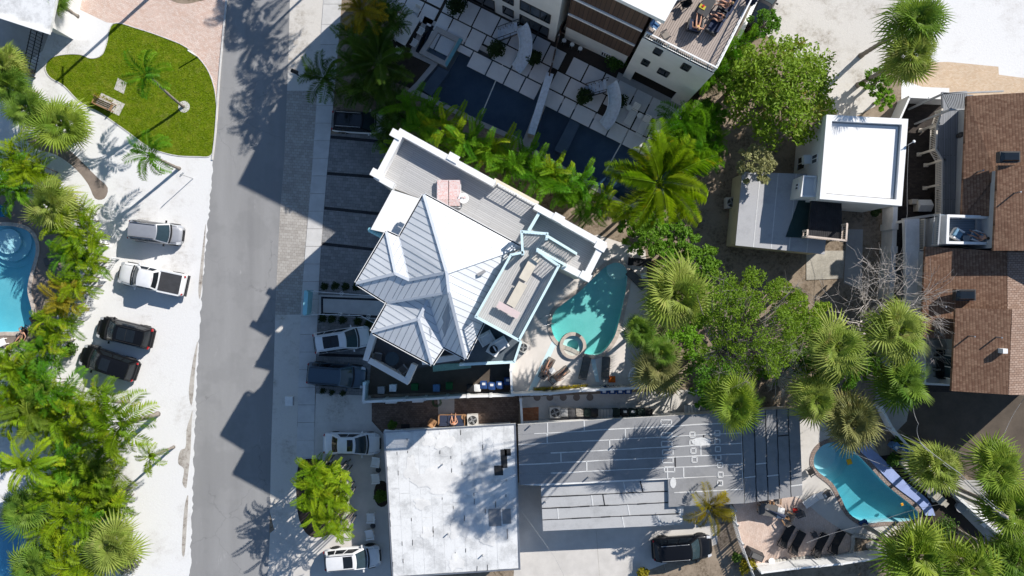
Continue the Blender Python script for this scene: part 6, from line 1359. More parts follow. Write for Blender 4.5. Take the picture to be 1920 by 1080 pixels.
for l, a, b in (('outdoor kitchen with dark counter by the left terrace',(958,15),(1014,42)),('outdoor kitchen with grill by the right terrace',(1052,45),(1112,75))):
    p, q = W(*a), W(*b); t = thing('outdoor_kitchen', l, 'kitchen counter', (p+q)/2); d = (q-p).normalized(); n = Vector((d.y,-d.x,0)); b_ = MB()
    MB().bar(p+n*.5+Vector((0,0,.46)), q+n*.5+Vector((0,0,.46)), .75, .92).build('cabinet', M['brown_wall'], t); MB().bar(p+n*.45+Vector((0,0,.95)), q+n*.45+Vector((0,0,.95)), .8, .05).build('counter', M['black'], t)
    MB().bar(p.lerp(q,.15)+n*.4+Vector((0,0,1.08)), p.lerp(q,.42)+n*.4+Vector((0,0,1.08)), .5, .2).build('grill_hood', M['steel'], t)
    for s_ in (.62,.75): MB().tube([p.lerp(q,s_)+n*.3+Vector((0,0,.97)), p.lerp(q,s_)+n*.3+Vector((0,0,1.25)), p.lerp(q,s_)+n*.5+Vector((0,0,1.25))],.02,6).build('tap', M['steel'], t)
    for s_ in (.2,.8): MB().bar(p.lerp(q,s_-.05)+n*.885+Vector((0,0,.75)), p.lerp(q,s_+.05)+n*.885+Vector((0,0,.75)), .03, .1).build('handle', M['steel'], t)
    for s_ in (.3,.55,.8):
        bq = p.lerp(q,s_)+n*1.35; st_ = thing('bar_stool','white bar stool at the %s' % (l.split(' by ')[1]+' kitchen, '+{.3:'left',.55:'middle',.8:'right'}[s_]),'stool',bq,0,'bar stools'); MB().lathe([(.17,.66),(.19,.7)],n=12).build('seat',M['white'],st_,False,False)
        for k in range(4): MB().tube([(.1*math.cos(k*1.57),.1*math.sin(k*1.57),.66),(.2*math.cos(k*1.57),.2*math.sin(k*1.57),0)],.015,4).build('leg',M['steel'],st_,False,False)
g_ = 'white slatted loungers by the right dark pool'
for x, y, l in ((1184,216,'left'),(1205,238,'middle'),(1228,247,'right, touched by sun')): slat_lounger('white slatted lounger by the dark pool, %s' % l, x, y, R(62), g_)
for x, y, l in ((1178,204,'left of the left lounger'),(1198,219,'between the left and middle loungers'),(1250,268,'under the palm fronds at the right')): table('small white round table %s' % l, x, y, 0, .5,.5,.45,'white',round_=True)
t = table('low white table with bowl between the sunlit loungers',1221,228,R(62),.9,.6,.42,'white'); MB().lathe([(.05,.42),(.2,.52),(.17,.52)],n=14).build('bowl', M['charcoal'], t, False, False)
for a, b, l in (((947,110),(903,214),'left'),((1178,245),(1135,322),'right')):
    t = thing('lane_rope','white rope stretched across the %s dark pool' % l,'rope',W(*a)); MB().tube([W(*a,.0)+Vector((0,0,-.04)), W(*b,.0)+Vector((0,0,-.04))],.05,6).build('line',M['white_dirty'],t)
    for k in range(12): MB().lathe([(.03,-.04),(.06,-.0),(.03,.04)], W(*a).lerp(W(*b),(k+.5)/12)-Vector((0,0,.04)), 8).build('float',M['white'],t)
# ------------------------------------------------------------------ roof deck of the tall house
def sofa(label, px, py, rz, z, w_=1.6, mat='cloth_navy', frame='charcoal', d=.85, group=None, cat='sofa', name='sofa'):
    t = thing(name, label, cat, W(px,py,z), rz, group); MB().box((0,0,.2),(d,w_,.22)).build('base', M[frame], t, False, False); n = max(1, round(w_/.75))
    for k in range(n): MB().box((.05,-w_/2+w_*(k+.5)/n,.38),(d*.8,w_/n-.05,.16)).build('seat_cushion', M[mat], t, False, False); MB().box((-d*.38,-w_/2+w_*(k+.5)/n,.6),(.18,w_/n-.06,.4), rot=Matrix.Rotation(-.2,3,'Y')).build('back_cushion', M[mat], t, False, False)
    for sg in (-1,1): MB().box((0,sg*(w_/2+.05),.36),(d,.1,.46)).build('armrest', M[frame], t, False, False)
    return t
sofa('navy lounge chair with seated person on the roof deck', 1300,52,R(75),Z1,.85)
sofa('navy sofa on the roof deck beside the railing', 1342,44,R(150),Z1,1.7)
sofa('navy sofa at the top edge of the roof deck', 1362,15,R(150),Z1,1.3)
table('dark low table with bowls on the roof deck', 1322,16,R(60),1.4,.8,.42,'charcoal',z=Z1)
t = thing('tray','yellow tray with food on the dark roof deck table','tray',W(1317,13,Z1+.42)); MB().box((0,0,.02),(.3,.45,.03),R(60)).build('plate',M['cloth_yellow'],t,False,False); MB().lathe([(.06,.03),(.09,.09)],(.05,.05,0),10).build('bowl',M['cloth_red'],t,False,False)
chair('round backed woven chair by the roof deck railing',1245,70,R(30),'charcoal','cloth_taupe',Z1)
chair('dark folding chair at the top edge of the roof deck',1282,12,R(200),'charcoal','cloth_black',Z1)
chair('dark chair in the shade of the roof deck corner',1402,8,R(200),'charcoal','cloth_navy',Z1)
chair('white chair at the recess beside the roof deck railing',1226,52,R(-40),'white','cloth_blue',Z1)
# ------------------------------------------------------------------ furniture of the hip roofed house
t = thing('double_lounger','pink checked double lounger on the long roof terrace','lounger',W(842,358,ZF)); 
for k in (-.42,.42): MB().box((k,.05,.34),(.78,1.35,.12)).build('cushion', M['stripe_pink'], t, False, False); MB().box((k,-.85,.42),(.78,.5,.1), rot=Matrix.Rotation(.35,3,'X')).build('pillow', M['stripe_pink'], t, False, False)
b_ = MB()
for x in (-.85,0,.85): b_.bar((x,-1.2,.22),(x,.75,.22),.05,.06)
for y in (-1.2,.7): b_.bar((-.85,y,.22),(.85,y,.22),.05,.06)
for x in (-.8,.8):
    for y in (-1.1,.65): b_.box((x,y,.1),(.06,.06,.2))
b_.build('frame', M['white'], t, False, False)
t = table('small round white table beside the pink checked lounger',870,373,0,.75,.75,.5,'white',round_=True,z=ZF); MB().lathe([(.05,.5),(.07,.6)],(-.1,.08,0),8).box((.08,.05,.53),(.2,.15,.04),.4).build('drinks', M['stripe_pink'], t, False, False)
for x, y, l in ((992,504,'upper'),(969,552,'lower')):
    t = thing('bench_table','long pale plank table on the upper roof deck, %s half' % l,'table',W(x,y,ZD),R(61)); MB().box((0,0,.44),(1.72,.62,.05)).build('tabletop', M['cream'] if y < 530 else M['wood_pale'] if 'wood_pale' in M else M['cream'], t, False, False)
    for k in (-.7,.7): MB().box((k,0,.21),(.06,.5,.41)).build('trestle', M['white'], t, False, False)
t = thing('bench','pale pink bench across the end of the plank table','bench',W(953,581,ZD),R(-29)); MB().box((0,0,.44),(1.6,.48,.06)).build('seat', matte('pale_pink_paint',(.62,.50,.48),.6,.06), t, False, False)
for k in (-.65,.65): MB().box((k,0,.2),(.06,.4,.41)).build('leg', M['white'], t, False, False)
chair('grey patio chair on the corner balcony, left',711,668,R(-10),'grey','cloth_grey',ZB); chair('grey patio chair on the corner balcony, right',757,691,R(130),'grey','cloth_grey',ZB)
table('round glass patio table on the corner balcony',738,671,0,1.05,1.05,.7,'grey','glass_blue',z=ZB,round_=True)
sofa('white slatted sofa on the lower deck, left piece',912,634,R(-60),ZL,.85,'cloth_white','white'); sofa('white slatted sofa on the lower deck, right piece',938,645,R(-60),ZL,.85,'cloth_white','white')
t = table('pale fire table with dark round bowl on the lower deck',926,654,R(-29),.85,.85,.45,'white',z=ZL); MB().lathe([(.12,.45),(.3,.62),(.26,.62),(.2,.55)],n=18).build('bowl',M['black'],t,False,False)
# pool deck
for pts, l in (([(1038,634),(1046,639),(1000,737),(988,737)],'wide'),([(1106,666),(1114,665),(1124,716),(1117,716)],'narrow')): psheet('deck_inlay', pts, .0125, M['teal_pale'])
g_ = 'loungers on the teal pool deck'
lounger('taupe lounger with sunbather in white, left on the teal pool deck',1025,690,R(-118),'cloth_taupe',group=g_); lounger('taupe lounger with sunbather and straw hat on the teal pool deck',1048,703,R(-142),'cloth_taupe',group=g_)
lounger('grey lounger left of the narrow turquoise strip',1096,690,R(-103),'cloth_grey',group=g_); lounger('grey lounger right of the narrow turquoise strip',1135,690,R(-93),'cloth_grey',group=g_)
lounger('dark grey lounger against the brown fence, lower',1187,632,R(-55),'cloth_grey',group=g_); lounger('dark grey lounger against the brown fence, upper',1192,524,R(-45),'cloth_grey',group=g_); lounger('dark lounger at the top corner of the pool deck',1198,492,R(-5),'cloth_black',group=g_)
table('small white table beside the upper dark lounger',1206,517,.3,.5,.45,.4,'white'); table('small table with drinks between the sunbathers',1035,694,.6,.45,.45,.4,'white')
t = thing('towel','crumpled orange towel on the teal pool deck','towel',W(1147,711)); MB().grid(lambda u,v: Vector(((u-.5)*.6,(v-.5)*.55,.03+.07*abs(math.sin(u*7+v*4)))),9,9).build('cloth', M['cloth_orange'], t, True, False)
t = thing('hand_rails','bent steel hand rails at the edge of the teal pool','handrail',W(1025,602))
for dy in (-8,9): MB().tube([W(1012,606+dy)+Vector((0,0,.0)), W(1011,605+dy)+Vector((0,0,.7)), W(1030,598+dy)+Vector((0,0,.85)), W(1042,596+dy)+Vector((0,0,.2)), W(1042,596+dy)+Vector((0,0,-.3))],.025,7).build('rail',M['steel'],t,True)
ac_unit('round fan air conditioner beside the pool deck steps',981,650,R(-29),.8); box_unit('pump_box','grey pump box below the fan air conditioner','box',972,660,(.8,.6,.6),R(-29),'grey')
t = thing('planter_box','narrow planter with yellow flowers along the pool deck fence','planter',W(1060,724)); MB().bar(W(1000,729)+Vector((0,0,.2)),W(1100,722)+Vector((0,0,.2)),.3,.4).build('box',M['wood_grey'],t); cl=MB(); rr=random.Random(4)
for k in range(26): leaf_cloud(cl, W(1003,729).lerp(W(1098,722),k/25)+Vector((0,0,.5)), .16, 22, rr, .06)
cl.build('flowers', M['leaf_yellow'], t)
t = thing('hot_tub_cover','curved white tub under the small olive palm','tub',W(1198,706)); MB().lathe([(.95,0),(1.0,.65),(.9,.7),(.85,.6)],n=26).build('shell',M['white'],t,False,False); MB().lathe([(.84,.5),(.84,.58)],n=26).build('cover',M['grey'],t,False,False)
# bins passage
g_ = 'bins and carts in the passage below the hip roofed house'
for x, y, m_, l in ((907,722,'bin_blue','first from the left'),(922,724,'bin_blue','second from the left'),(937,722,'bin_blue','third from the left'),(952,715,'bin_blue','fourth from the left, by the side wall')): wheelie_bin('navy bin in the passage below the house, %s' % l, x, y, R(90), m_, g_)
for x, y, m_, l in ((777,726,'bin_green','green bin below the balcony corner'),(842,724,'bin_green','green bin in the middle of the passage'),(818,728,'cloth_blue','blue bin with white handle in the passage'),(714,732,'grey','grey bin at the left end of the passage'),(736,728,'cloth_white','pale bin second from the left end of the passage'),(881,728,'black','black bin with white rim in the passage'),(895,728,'white_dirty','white bin next to the navy bins')): wheelie_bin(l, x, y, R(90), m_, g_, tagc=False, s=.95)
# brown side yard
for x, y, l in ((733,753,'left'),(783,751,'right')): box_unit('split_unit','white split unit on the fence of the brown yard, %s' % l,'air conditioner',x,y,(.9,.32,.6),R(2),'white',.5)
sofa('wooden garden sofa with navy cushions on the brown pavers',848,786,R(90),0,2.1,'cloth_navy','wood_warm'); chair('wooden armchair frame left of the garden sofa',812,790,R(60),'wood_warm','wood_warm'); table('round wooden side table right of the garden sofa',871,780,0,.5,.5,.5,'wood_warm',round_=True)
ac_unit('air conditioner with round fan on the brown pavers',887,785,R(3),.9); box_unit('door_mat','black mat on the brown pavers','mat',760,800,(.7,.4,.05),0,'black')
t = thing('garden_hose','coiled hose on the concrete patch','hose',W(819,753)); MB().tube([(math.cos(k*.4)*(.25+.004*k),math.sin(k*.4)*(.25+.004*k),.03+.002*k) for k in range(48)],.02,5).build('coil',M['bin_green'],t,True,False)
# sand yard
g_ = 'bins behind the grey roof'
for k, x in enumerate((1133,1148,1163,1178)): wheelie_bin('navy bin along the white fence of the sand yard, %s from the left' % W_[k], x, 732, R(-90), 'bin_blue', 'navy bins of the sand yard')
for k, (x, m_) in enumerate(((1058,'grey'),(1072,'charcoal'),(1087,'wood_grey'),(1102,'bin_dark'),(1115,'black'),(1156,'bin_dark'),(1172,'black'),(1187,'bin_dark'),(1203,'bin_dark'),(1217,'black'))): wheelie_bin('dark bin beside the grey roof, %s from the air conditioner' % W_[k], x, 774, R(90), m_, g_, tagc=k in (6,7))
ac_unit('air conditioner on the sand beside the terracotta bricks',1040,771,0,.9); 
for x, l in ((1007,'left'),(1107,'right')): box_unit('split_unit','white split unit on the pool fence, %s' % l,'air conditioner',x,738 if x < 1050 else 731,(.95,.32,.6),0,'white',.5)
for k, x in enumerate((1007,1031,1056,1081,1106,1236,1262)): 
    t = thing('stepping_stone','round brown stepping stone in the sand yard, %s from the left' % W_[k],'stepping stone',W(x,745 if x < 1110 else 733),0,'stepping stones in the sand yard'); MB().lathe([(.28,0),(.30,.03),(.27,.045)],n=16).build('stone',M['deck_grey'],t,False,False)
for x, y, l in ((1133,776,'middle'),(1295,768,'right end')):
    t = thing('slat_bench','pale slatted crate beside the grey roof, %s' % l,'crate',W(x,y)); 
    for k in range(5): MB().box((-.55+.275*k,0,.5),(.22,.95,.04)).build('slat',M['white_dirty'] if y < 770 else M['concrete_light'],t,False,False)
    MB().box((0,0,.24),(1.3,.9,.46)).build('body',M['grey'],t,False,False)
# white chairs by the flat roof
g_ = 'white garden chairs beside the white flat roof'
for x, y, r_, l in ((706,863,170,'upper pair, upper'),(706,894,185,'upper pair, lower'),(697,967,180,'lower pair, upper'),(695,998,190,'lower pair, lower')): chair('white garden chair facing the palm bed, %s' % l, x, y, R(r_), 'white', sc=1.25, group=g_)
for x, y, l in ((711,879,'upper'),(701,983,'lower')): table('small dark round table between white garden chairs, %s pair' % l, x, y, 0, .45,.45,.45,'charcoal',round_=True)
# roadside
t = thing('mailbox','pale box mailbox on the dirt verge','mailbox',W(550,748)); MB().box((0,0,.5),(.12,.12,1.0)).build('post',M['wood_grey'],t,False,False); MB().box((0,0,1.15),(.62,.75,.34)).build('box',M['white_dirty'],t,False,False); MB().box((.34,0,1.15),(.05,.72,.3)).build('door',M['grey'],t,False,False)
t = thing('mailbox','black mailbox on a post by the shaded palms','mailbox',W(559,141),-.4); MB().box((0,0,.5),(.1,.1,1.0)).build('post',M['black'],t,False,False); MB().tube([(-.28,0,1.1),(.28,0,1.1)],.17,10).build('box',M['black'],t,False,False); MB().box((.0,.2,1.2),(.03,.02,.2)).build('flag',M['cloth_red'],t,False,False)
t = thing('planter_bowl','round pale planter beside the black mailbox','planter',W(579,133)); MB().lathe([(.18,0),(.32,.3),(.34,.34),(.28,.32)],n=18).build('bowl',M['concrete'],t,False,False)
t = thing('street_sign','thin signpost on the sandy verge above the silver SUV','sign',W(362,335)); MB().tube([(0,0,0),(0,0,2.5)],.03,6).build('post',M['steel'],t,False,False); MB().box((0,0,2.3),(.5,.03,.35),R(48)).build('plate',M['white'],t,False,False)
t = thing('marker_post','short white post at the edge of the lawn','post',W(371,107)); MB().tube([(0,0,0),(-.35,.2,1.2)],.06,7).build('post',M['white'],t,True,False); MB().lathe([(.08,0),(.06,.05)],n=10).build('foot',M['kerb'],t,False,False)
t = thing('utility_pole','tall wooden utility pole beyond the top edge above the lawn','utility pole',W(304,-26)); MB().tube([(0,0,0),(0,0,8.4)],[.16,.11],9).build('pole',M['wood_grey'],t,True,False); MB().box((0,0,7.9),(.1,1.6,.1)).build('crossarm',M['wood_grey'],t,False,False)
# picnic bench on the lawn
t = thing('picnic_bench','wooden garden bench with yellow flowers on its concrete pad','bench',W(199,197),R(-24))
for k in range(4): MB().box((0,-.28+.15*k,.45),(1.7,.12,.035)).build('seat_slat',M['wood_warm'],t,False,False)
for k in range(3): MB().box((0,.36,.58+.14*k),(1.7,.03,.10)).build('back_slat',M['wood_warm'],t,False,False)
for x in (-.8,.8):
    for y in (-.28,.34): MB().box((x,y,.3 if y < 0 else .48),(.07,.07,.6 if y < 0 else .95)).build('leg',M['wood_warm'],t,False,False)
    MB().bar((x,-.32,.66),(x,.34,.66),.07,.04).build('armrest',M['wood_warm'],t,False,False)
cl = MB(); 
for k in range(10): leaf_cloud(cl, Vector((-.8+.17*k,.5,.75)), .12, 14, rr, .05)
cl.build('flowers',M['leaf_yellow'],t,False,False)
# left pool terrace
chair('blue plastic armchair at the left pool',13,398,R(-60),'chair_blue',sc=1.3)
lounger('dark lounger in tree shade right of the left pool',108,487,R(15),'cloth_grey'); lounger('dark lounger under the hedge below the shaded one',118,528,R(10),'cloth_black'); lounger('dark lounger with person at the lower end of the left pool',46,630,R(55),'cloth_black'); lounger('black lounger with towel right of the left pool',80,592,R(30),'cloth_black')
table('white folding table at the left edge by the pool',8,642,.4,.8,.6,.5,'white'); table('round yellow stool by the left pool',22,652,0,.45,.45,.45,'cloth_yellow',round_=True)
t = thing('dark_ball','dark round pot beside the yellow stool','pot',W(17,668)); MB().lathe([(.1,0),(.22,.15),(.22,.3),(.15,.4),(.12,.38)],n=16).build('pot',M['black'],t,True,False)
for x, y, l in ((12,835,'left, partly hidden'),(22,912,'below, partly hidden')): box_unit('garden_shed','small grey roofed shed inside the palm thicket, %s' % l,'shed',x,y,(2.4,1.6,1.9),.3,'grey','cloth_white') if False else None
# ------------------------------------------------------------------ brown house decks
for l, x, y, r_ in (('white cushioned chair on the blue balcony, left',1789,440,-30),('white cushioned chair with seated person on the blue balcony',1826,444,160)): sofa(l,x,y,R(r_),zq,.62,'pad_blue','white',.72,cat='chair',name='lounge_chair')
table('small grey table between the blue balcony chairs',1806,448,0,.5,.45,.45,'grey',z=zq); table('black square table on the lower balcony',1757,680,0,.85,.85,.7,'black',z=z3)
chair('black chair above the square table on the lower balcony',1756,661,R(-90),'black',z=z3); chair('black chair below the square table on the lower balcony',1755,700,R(90),'black',z=z3)
t = thing('barrel','dark barrel on the long grey deck','barrel',W(1797,255,zd)); MB().lathe([(.2,0),(.26,.35),(.26,.4),(.2,.75),(.16,.75)],n=16).build('barrel',M['charcoal'],t,True,False)
t = thing('round_tub','black round tub in the dark court','tub',W(1752,367)); MB().lathe([(.36,0),(.42,.5),(.38,.5),(.34,.1)],n=18).build('tub',M['black'],t,False,False)
t = thing('play_house','cream toy house in the dark court','toy house',W(1722,388)); MB().box((0,0,.5),(.9,.8,1.0)).build('wall',M['cream_trim'],t,False,False); MB().add([(-.55,-.5,1),(.55,-.5,1),(.55,.5,1),(-.55,.5,1),(-.55,0,1.4),(.55,0,1.4)],[(0,1,5,4),(2,3,4,5),(0,4,3),(1,2,5)]).build('roof',M['white_dirty'],t,False,False); MB().box((.46,0,.3),(.03,.35,.6)).build('door',M['charcoal'],t,False,False); MB().box((-.6,.4,.3),(.5,.4,.6)).build('porch',M['cream_trim'],t,False,False)
ac_unit('air conditioner beside the pale yellow wall',1367,382,0,.9)
# ------------------------------------------------------------------ patio and pool at the lower right
table('long dark patio table on the peach pavers',1436,952,R(-10),1.5,1.0,.74,'charcoal','cloth_grey'); table('pale patio table with closed umbrella on the peach pavers',1455,957,R(-10),.9,.9,.72,'white_dirty')
t = thing('closed_umbrella','closed navy parasol lying over the patio table','umbrella',W(1452,958)); MB().tube([(-.9,.4,.85),(0,0,.85),(.55,-.25,.85)],[.02,.10,.20],8).build('canopy',M['cloth_navy'],t,True,False); MB().tube([(-1.1,.5,.85),(.2,-.1,.85)],.025,6).build('pole',M['steel'],t,False,False)
for x, y, r_, l in ((1433,938,-90,'above the dark table'),(1453,937,-90,'above the pale table'),(1424,950,0,'left of the dark table'),(1475,964,150,'below right of the pale table'),(1470,973,120,'lowest, by the dark loungers')): chair('wooden patio chair %s' % l, x, y, R(r_), 'wood_warm', 'cloth_taupe', group='wooden patio chairs')
chair('dark patio chair with pink towel at the edge of the patio',1494,960,R(200),'charcoal','cloth_grey'); t = thing('towel','pink towel on the dark patio chair','towel',W(1491,957,.5)); MB().grid(lambda u,v: Vector(((u-.5)*.4,(v-.5)*.4,.47+.05*abs(math.sin(u*7+v*3))-.0)),6,6).build('cloth',M['cloth_red'],t,True,False); t.location.z = 0
g_ = 'dark loungers on the patio'
for x, y, l in ((1472,1003,'first from the left'),(1492,1016,'second from the left'),(1535,1020,'third from the left'),(1566,1014,'fourth, in full shade')): lounger('black high backed lounger on the patio, %s' % l, x, y, R(-118), 'cloth_black', 'black', 40, group=g_, L=2.1)
t = thing('covered_grill','grey covered grill beside the white slatted fence','grill',W(1412,1036),R(-25)); MB().box((0,0,.5),(1.5,.7,1.0),taper=.8).build('cover',M['charcoal'],t,False,False); MB().box((0,0,1.05),(.9,.4,.12)).build('hood',M['cloth_grey'],t,False,False)
table('small side table with blue cup on the patio',1524,1000,.4,.45,.45,.45,'charcoal'); t = thing('wall_clock','round white thermometer disc at the patio border','disc',W(1445,1050)); MB().lathe([(.24,.2),(.26,.24),(.2,.25)],n=20).build('disc',M['white'],t,False,False); MB().tube([(0,0,0),(0,0,.2)],.03,6).build('stake',M['grey'],t,False,False)
slat_lounger('white slatted lounger on the pool apron by the grey roof',1523,934,R(35)); chair('grey chair on the pool apron',1546,924,R(-60),'grey','cloth_grey',sc=1.2); chair('dark chair near the pool steps',1517,882,R(30),'charcoal','cloth_black')
box_unit('cool_box','navy cool box at the end of the blue pool','cool box',1621,982,(.6,.4,.4),.5,'bin_blue'); t = thing('black_bucket','black bucket beside the navy cool box','bucket',W(1628,990)); MB().lathe([(.16,0),(.2,.35),(.17,.35),(.14,.1)],n=14).build('bucket',M['black'],t,False,False)
for x, y, s_, l in ((1593,866,.42,'square yellow float in the blue pool'),(1692,946,.2,'small orange float in the blue pool')):
    t = thing('pool_float',l,'float',W(x,y),.3); t.location.z = -.09; MB().box((0,0,.03),(s_,s_*1.1,.07)).build('float',M['yellow'],t,False,False); MB().box((0,0,.075),(s_*.5,s_*.6,.02)).build('pad',M['cloth_orange'] if s_ < .3 else M['yellow'],t,False,False)
t = thing('border_stones',None,None,W(1500,1045)); t['kind']='structure'; pts = smooth([(1452,1052),(1500,1047),(1545,1043),(1590,1038),(1598,1020),(1600,1004),(1620,1006),(1660,1008)],7,False); 
for p in pts: MB().lathe([(.15,0),(.2,.1),(.13,.2),(.03,.22)],W(*p),8,sx=rr.uniform(.8,1.2),sy=rr.uniform(.8,1.2)).build('stone',M['rock'],t,True)
for x, y, s_, l in ((1634,1022,.8,'large pale boulder in the bed by the vinyl fence'),(1650,1024,.5,'smaller pale boulder right of the large one')):
    t = thing('boulder',l,'rock',W(x,y)); b_=MB(); b_.lathe([(.3*s_,0),(.55*s_,.15),(.5*s_,.35*s_),(.25*s_,.5*s_),(.05,.52*s_)],n=9,sx=1.3,sy=.9); b_.v=[(a+rr.uniform(-.05,.05),b2+rr.uniform(-.05,.05),c) for a,b2,c in b_.v]; b_.build('rock',M['rock'],t,False,False)
for k, (x, y) in enumerate(((1682,838),(1695,842),(1707,846))): wheelie_bin('blue bin behind the white angled wall, %s from the left' % W_[k], x, y, R(-130), 'cloth_blue' , 'blue bins behind the angled wall')
for x, y, r_, l in ((1815,950,70,'left'),(1842,968,10,'right')):
    t = thing('curved_bench','white curved garden bench under the wires, %s' % l,'bench',W(x,y),R(r_)); o_=[(1.1*math.cos(a),1.1*math.sin(a)) for a in [R(-50+10*k) for k in range(11)]]; i_=[(p[0]*.62,p[1]*.62) for p in o_]
    MB().prism([(p[0]-.9,p[1]) for p in o_+i_[::-1]],.36,.44).build('seat',M['white'],t,False,False)
    for k in (1,9): MB().box((o_[k][0]*.8-.9,o_[k][1]*.8,.18),(.3,.1,.36)).build('leg',M['white'],t,False,False)
table('round grey garden table under the wires',1795,948,0,.9,.9,.6,'grey',round_=True); table('round pale garden table by the right benches',1868,995,0,.9,.9,.6,'white_dirty',round_=True)
psheet('gravel_garden', [(1775,900),(1850,900),(1905,1010),(1880,1040),(1800,960)], .0095, M['concrete'])
rr2 = random.Random(9); t = thing('stone_edging',None,None,W(1740,930)); t['kind']='structure'
for k in range(34):
    x = 1700+rr2.uniform(0,70); y = 862+(x-1690)*1.02+rr2.uniform(-14,14); MB().lathe([(.2,0),(.28,.1),(.2,.2),(.05,.24)],W(x,y),7,sx=rr2.uniform(.7,1.5),sy=rr2.uniform(.7,1.3)).build('stone',M['rock'],t,False)
# utility pole and wires
t = thing('utility_pole','wooden utility pole with crossarm and transformer under the palms at the right','utility pole',W(1757,909)); h_=9.2; MB().tube([(0,0,0),(0,0,h_)],[.17,.12],10).build('pole',M['wood_grey'],t,True,False)
MB().bar((-.8,.6,8.7),(.8,-.6,8.7),.1,.12).build('crossarm',M['wood_grey'],t,False,False); MB().lathe([(.22,7.2),(.26,7.3),(.26,8.0),(.2,8.1)],(.35,.2,0),14).build('transformer',M['steel'],t,True,False)
for k in (-.75,-.3,.3,.75): MB().lathe([(.03,8.76),(.06,8.82),(.03,8.92)],(k,-k*.75,0),8).build('insulator',M['white'],t,False,False)
def wire(label, pts, r_=.018, sag=.4, mat='grey'):
    t = thing('overhead_wire',label,'wire',W(*pts[0][:2],pts[0][2]),0,'overhead wires'); b_=MB()
    for a, b in zip(pts, pts[1:]): p, q = W(*a), W(*b); b_.tube([p.lerp(q,k/8)-Vector((0,0,sag*4*(k/8)*(1-k/8))) for k in range(9)], r_*.62, 5)
    b_.build('cable', M[mat], t); return t
wire('thick cable bundle running down to the utility pole, upper strand',[(1725,830,8.3),(1800,888,8.3),(1886,966,8.9)],.05); wire('thick cable bundle running down to the utility pole, lower strand',[(1728,834,8.0),(1795,890,8.0),(1884,970,8.7)],.04)
wire('wire rising from the cable junction to the top beside the brown roof',[(1728,832,8.2),(1722,795,8.2),(1714,745,8)],.025); wire('wire crossing the dark court at the far right',[(1930,735,7),(1876,836,7.5),(1845,935,8.5)],.022)
wire('wire crossing the blue pool from the palms',[(1556,833,5),(1620,858,5.5),(1685,884,6)],.022); wire('wire crossing the lower end of the blue pool',[(1512,1018,5),(1640,982,6),(1765,945,7.5)],.022); wire('wire from the cable junction toward the white wall',[(1725,831,8.2),(1690,815,7.8),(1640,802,7)],.025)
wire('wire along the driveway by the white roof',[(975,955,4),(1040,1045,4.5),(1060,1085,4.5)],.014,.1); wire('wire over the sand yard from the small olive palm',[(1245,722,4),(1330,745,4.5)],.03,.1); wire('wire beside the white cube house in the dark court',[(1704,270,6),(1701,400,5),(1697,470,5)],.02,.1)
t = thing('wall_lamp','lamp bracket on the white cube house parapet','lamp',W(1700,272,ZW)); MB().tube([(-.1,-.1,.0),(0,0,.4),(.35,.2,.45)],.03,6).build('arm',M['steel'],t,False,False); MB().lathe([(.05,.35),(.12,.42),(.08,.5)],(.35,.2,0),10).build('head',M['white'],t,False,False)
# flag near the hedge
t = thing('small_flag','small striped flag among the palms behind the white SUV','flag',W(727,190,3)); t.location.z=0; MB().tube([(0,0,0),(0,0,3)],.02,5).build('pole',M['white'],t,False,False)
for k in range(5): MB().box((0,-.25,2.45+.1*k),(.02,.5,.1)).build('stripe',M['cloth_white'] if k % 2 else M['cloth_navy'],t,False,False)

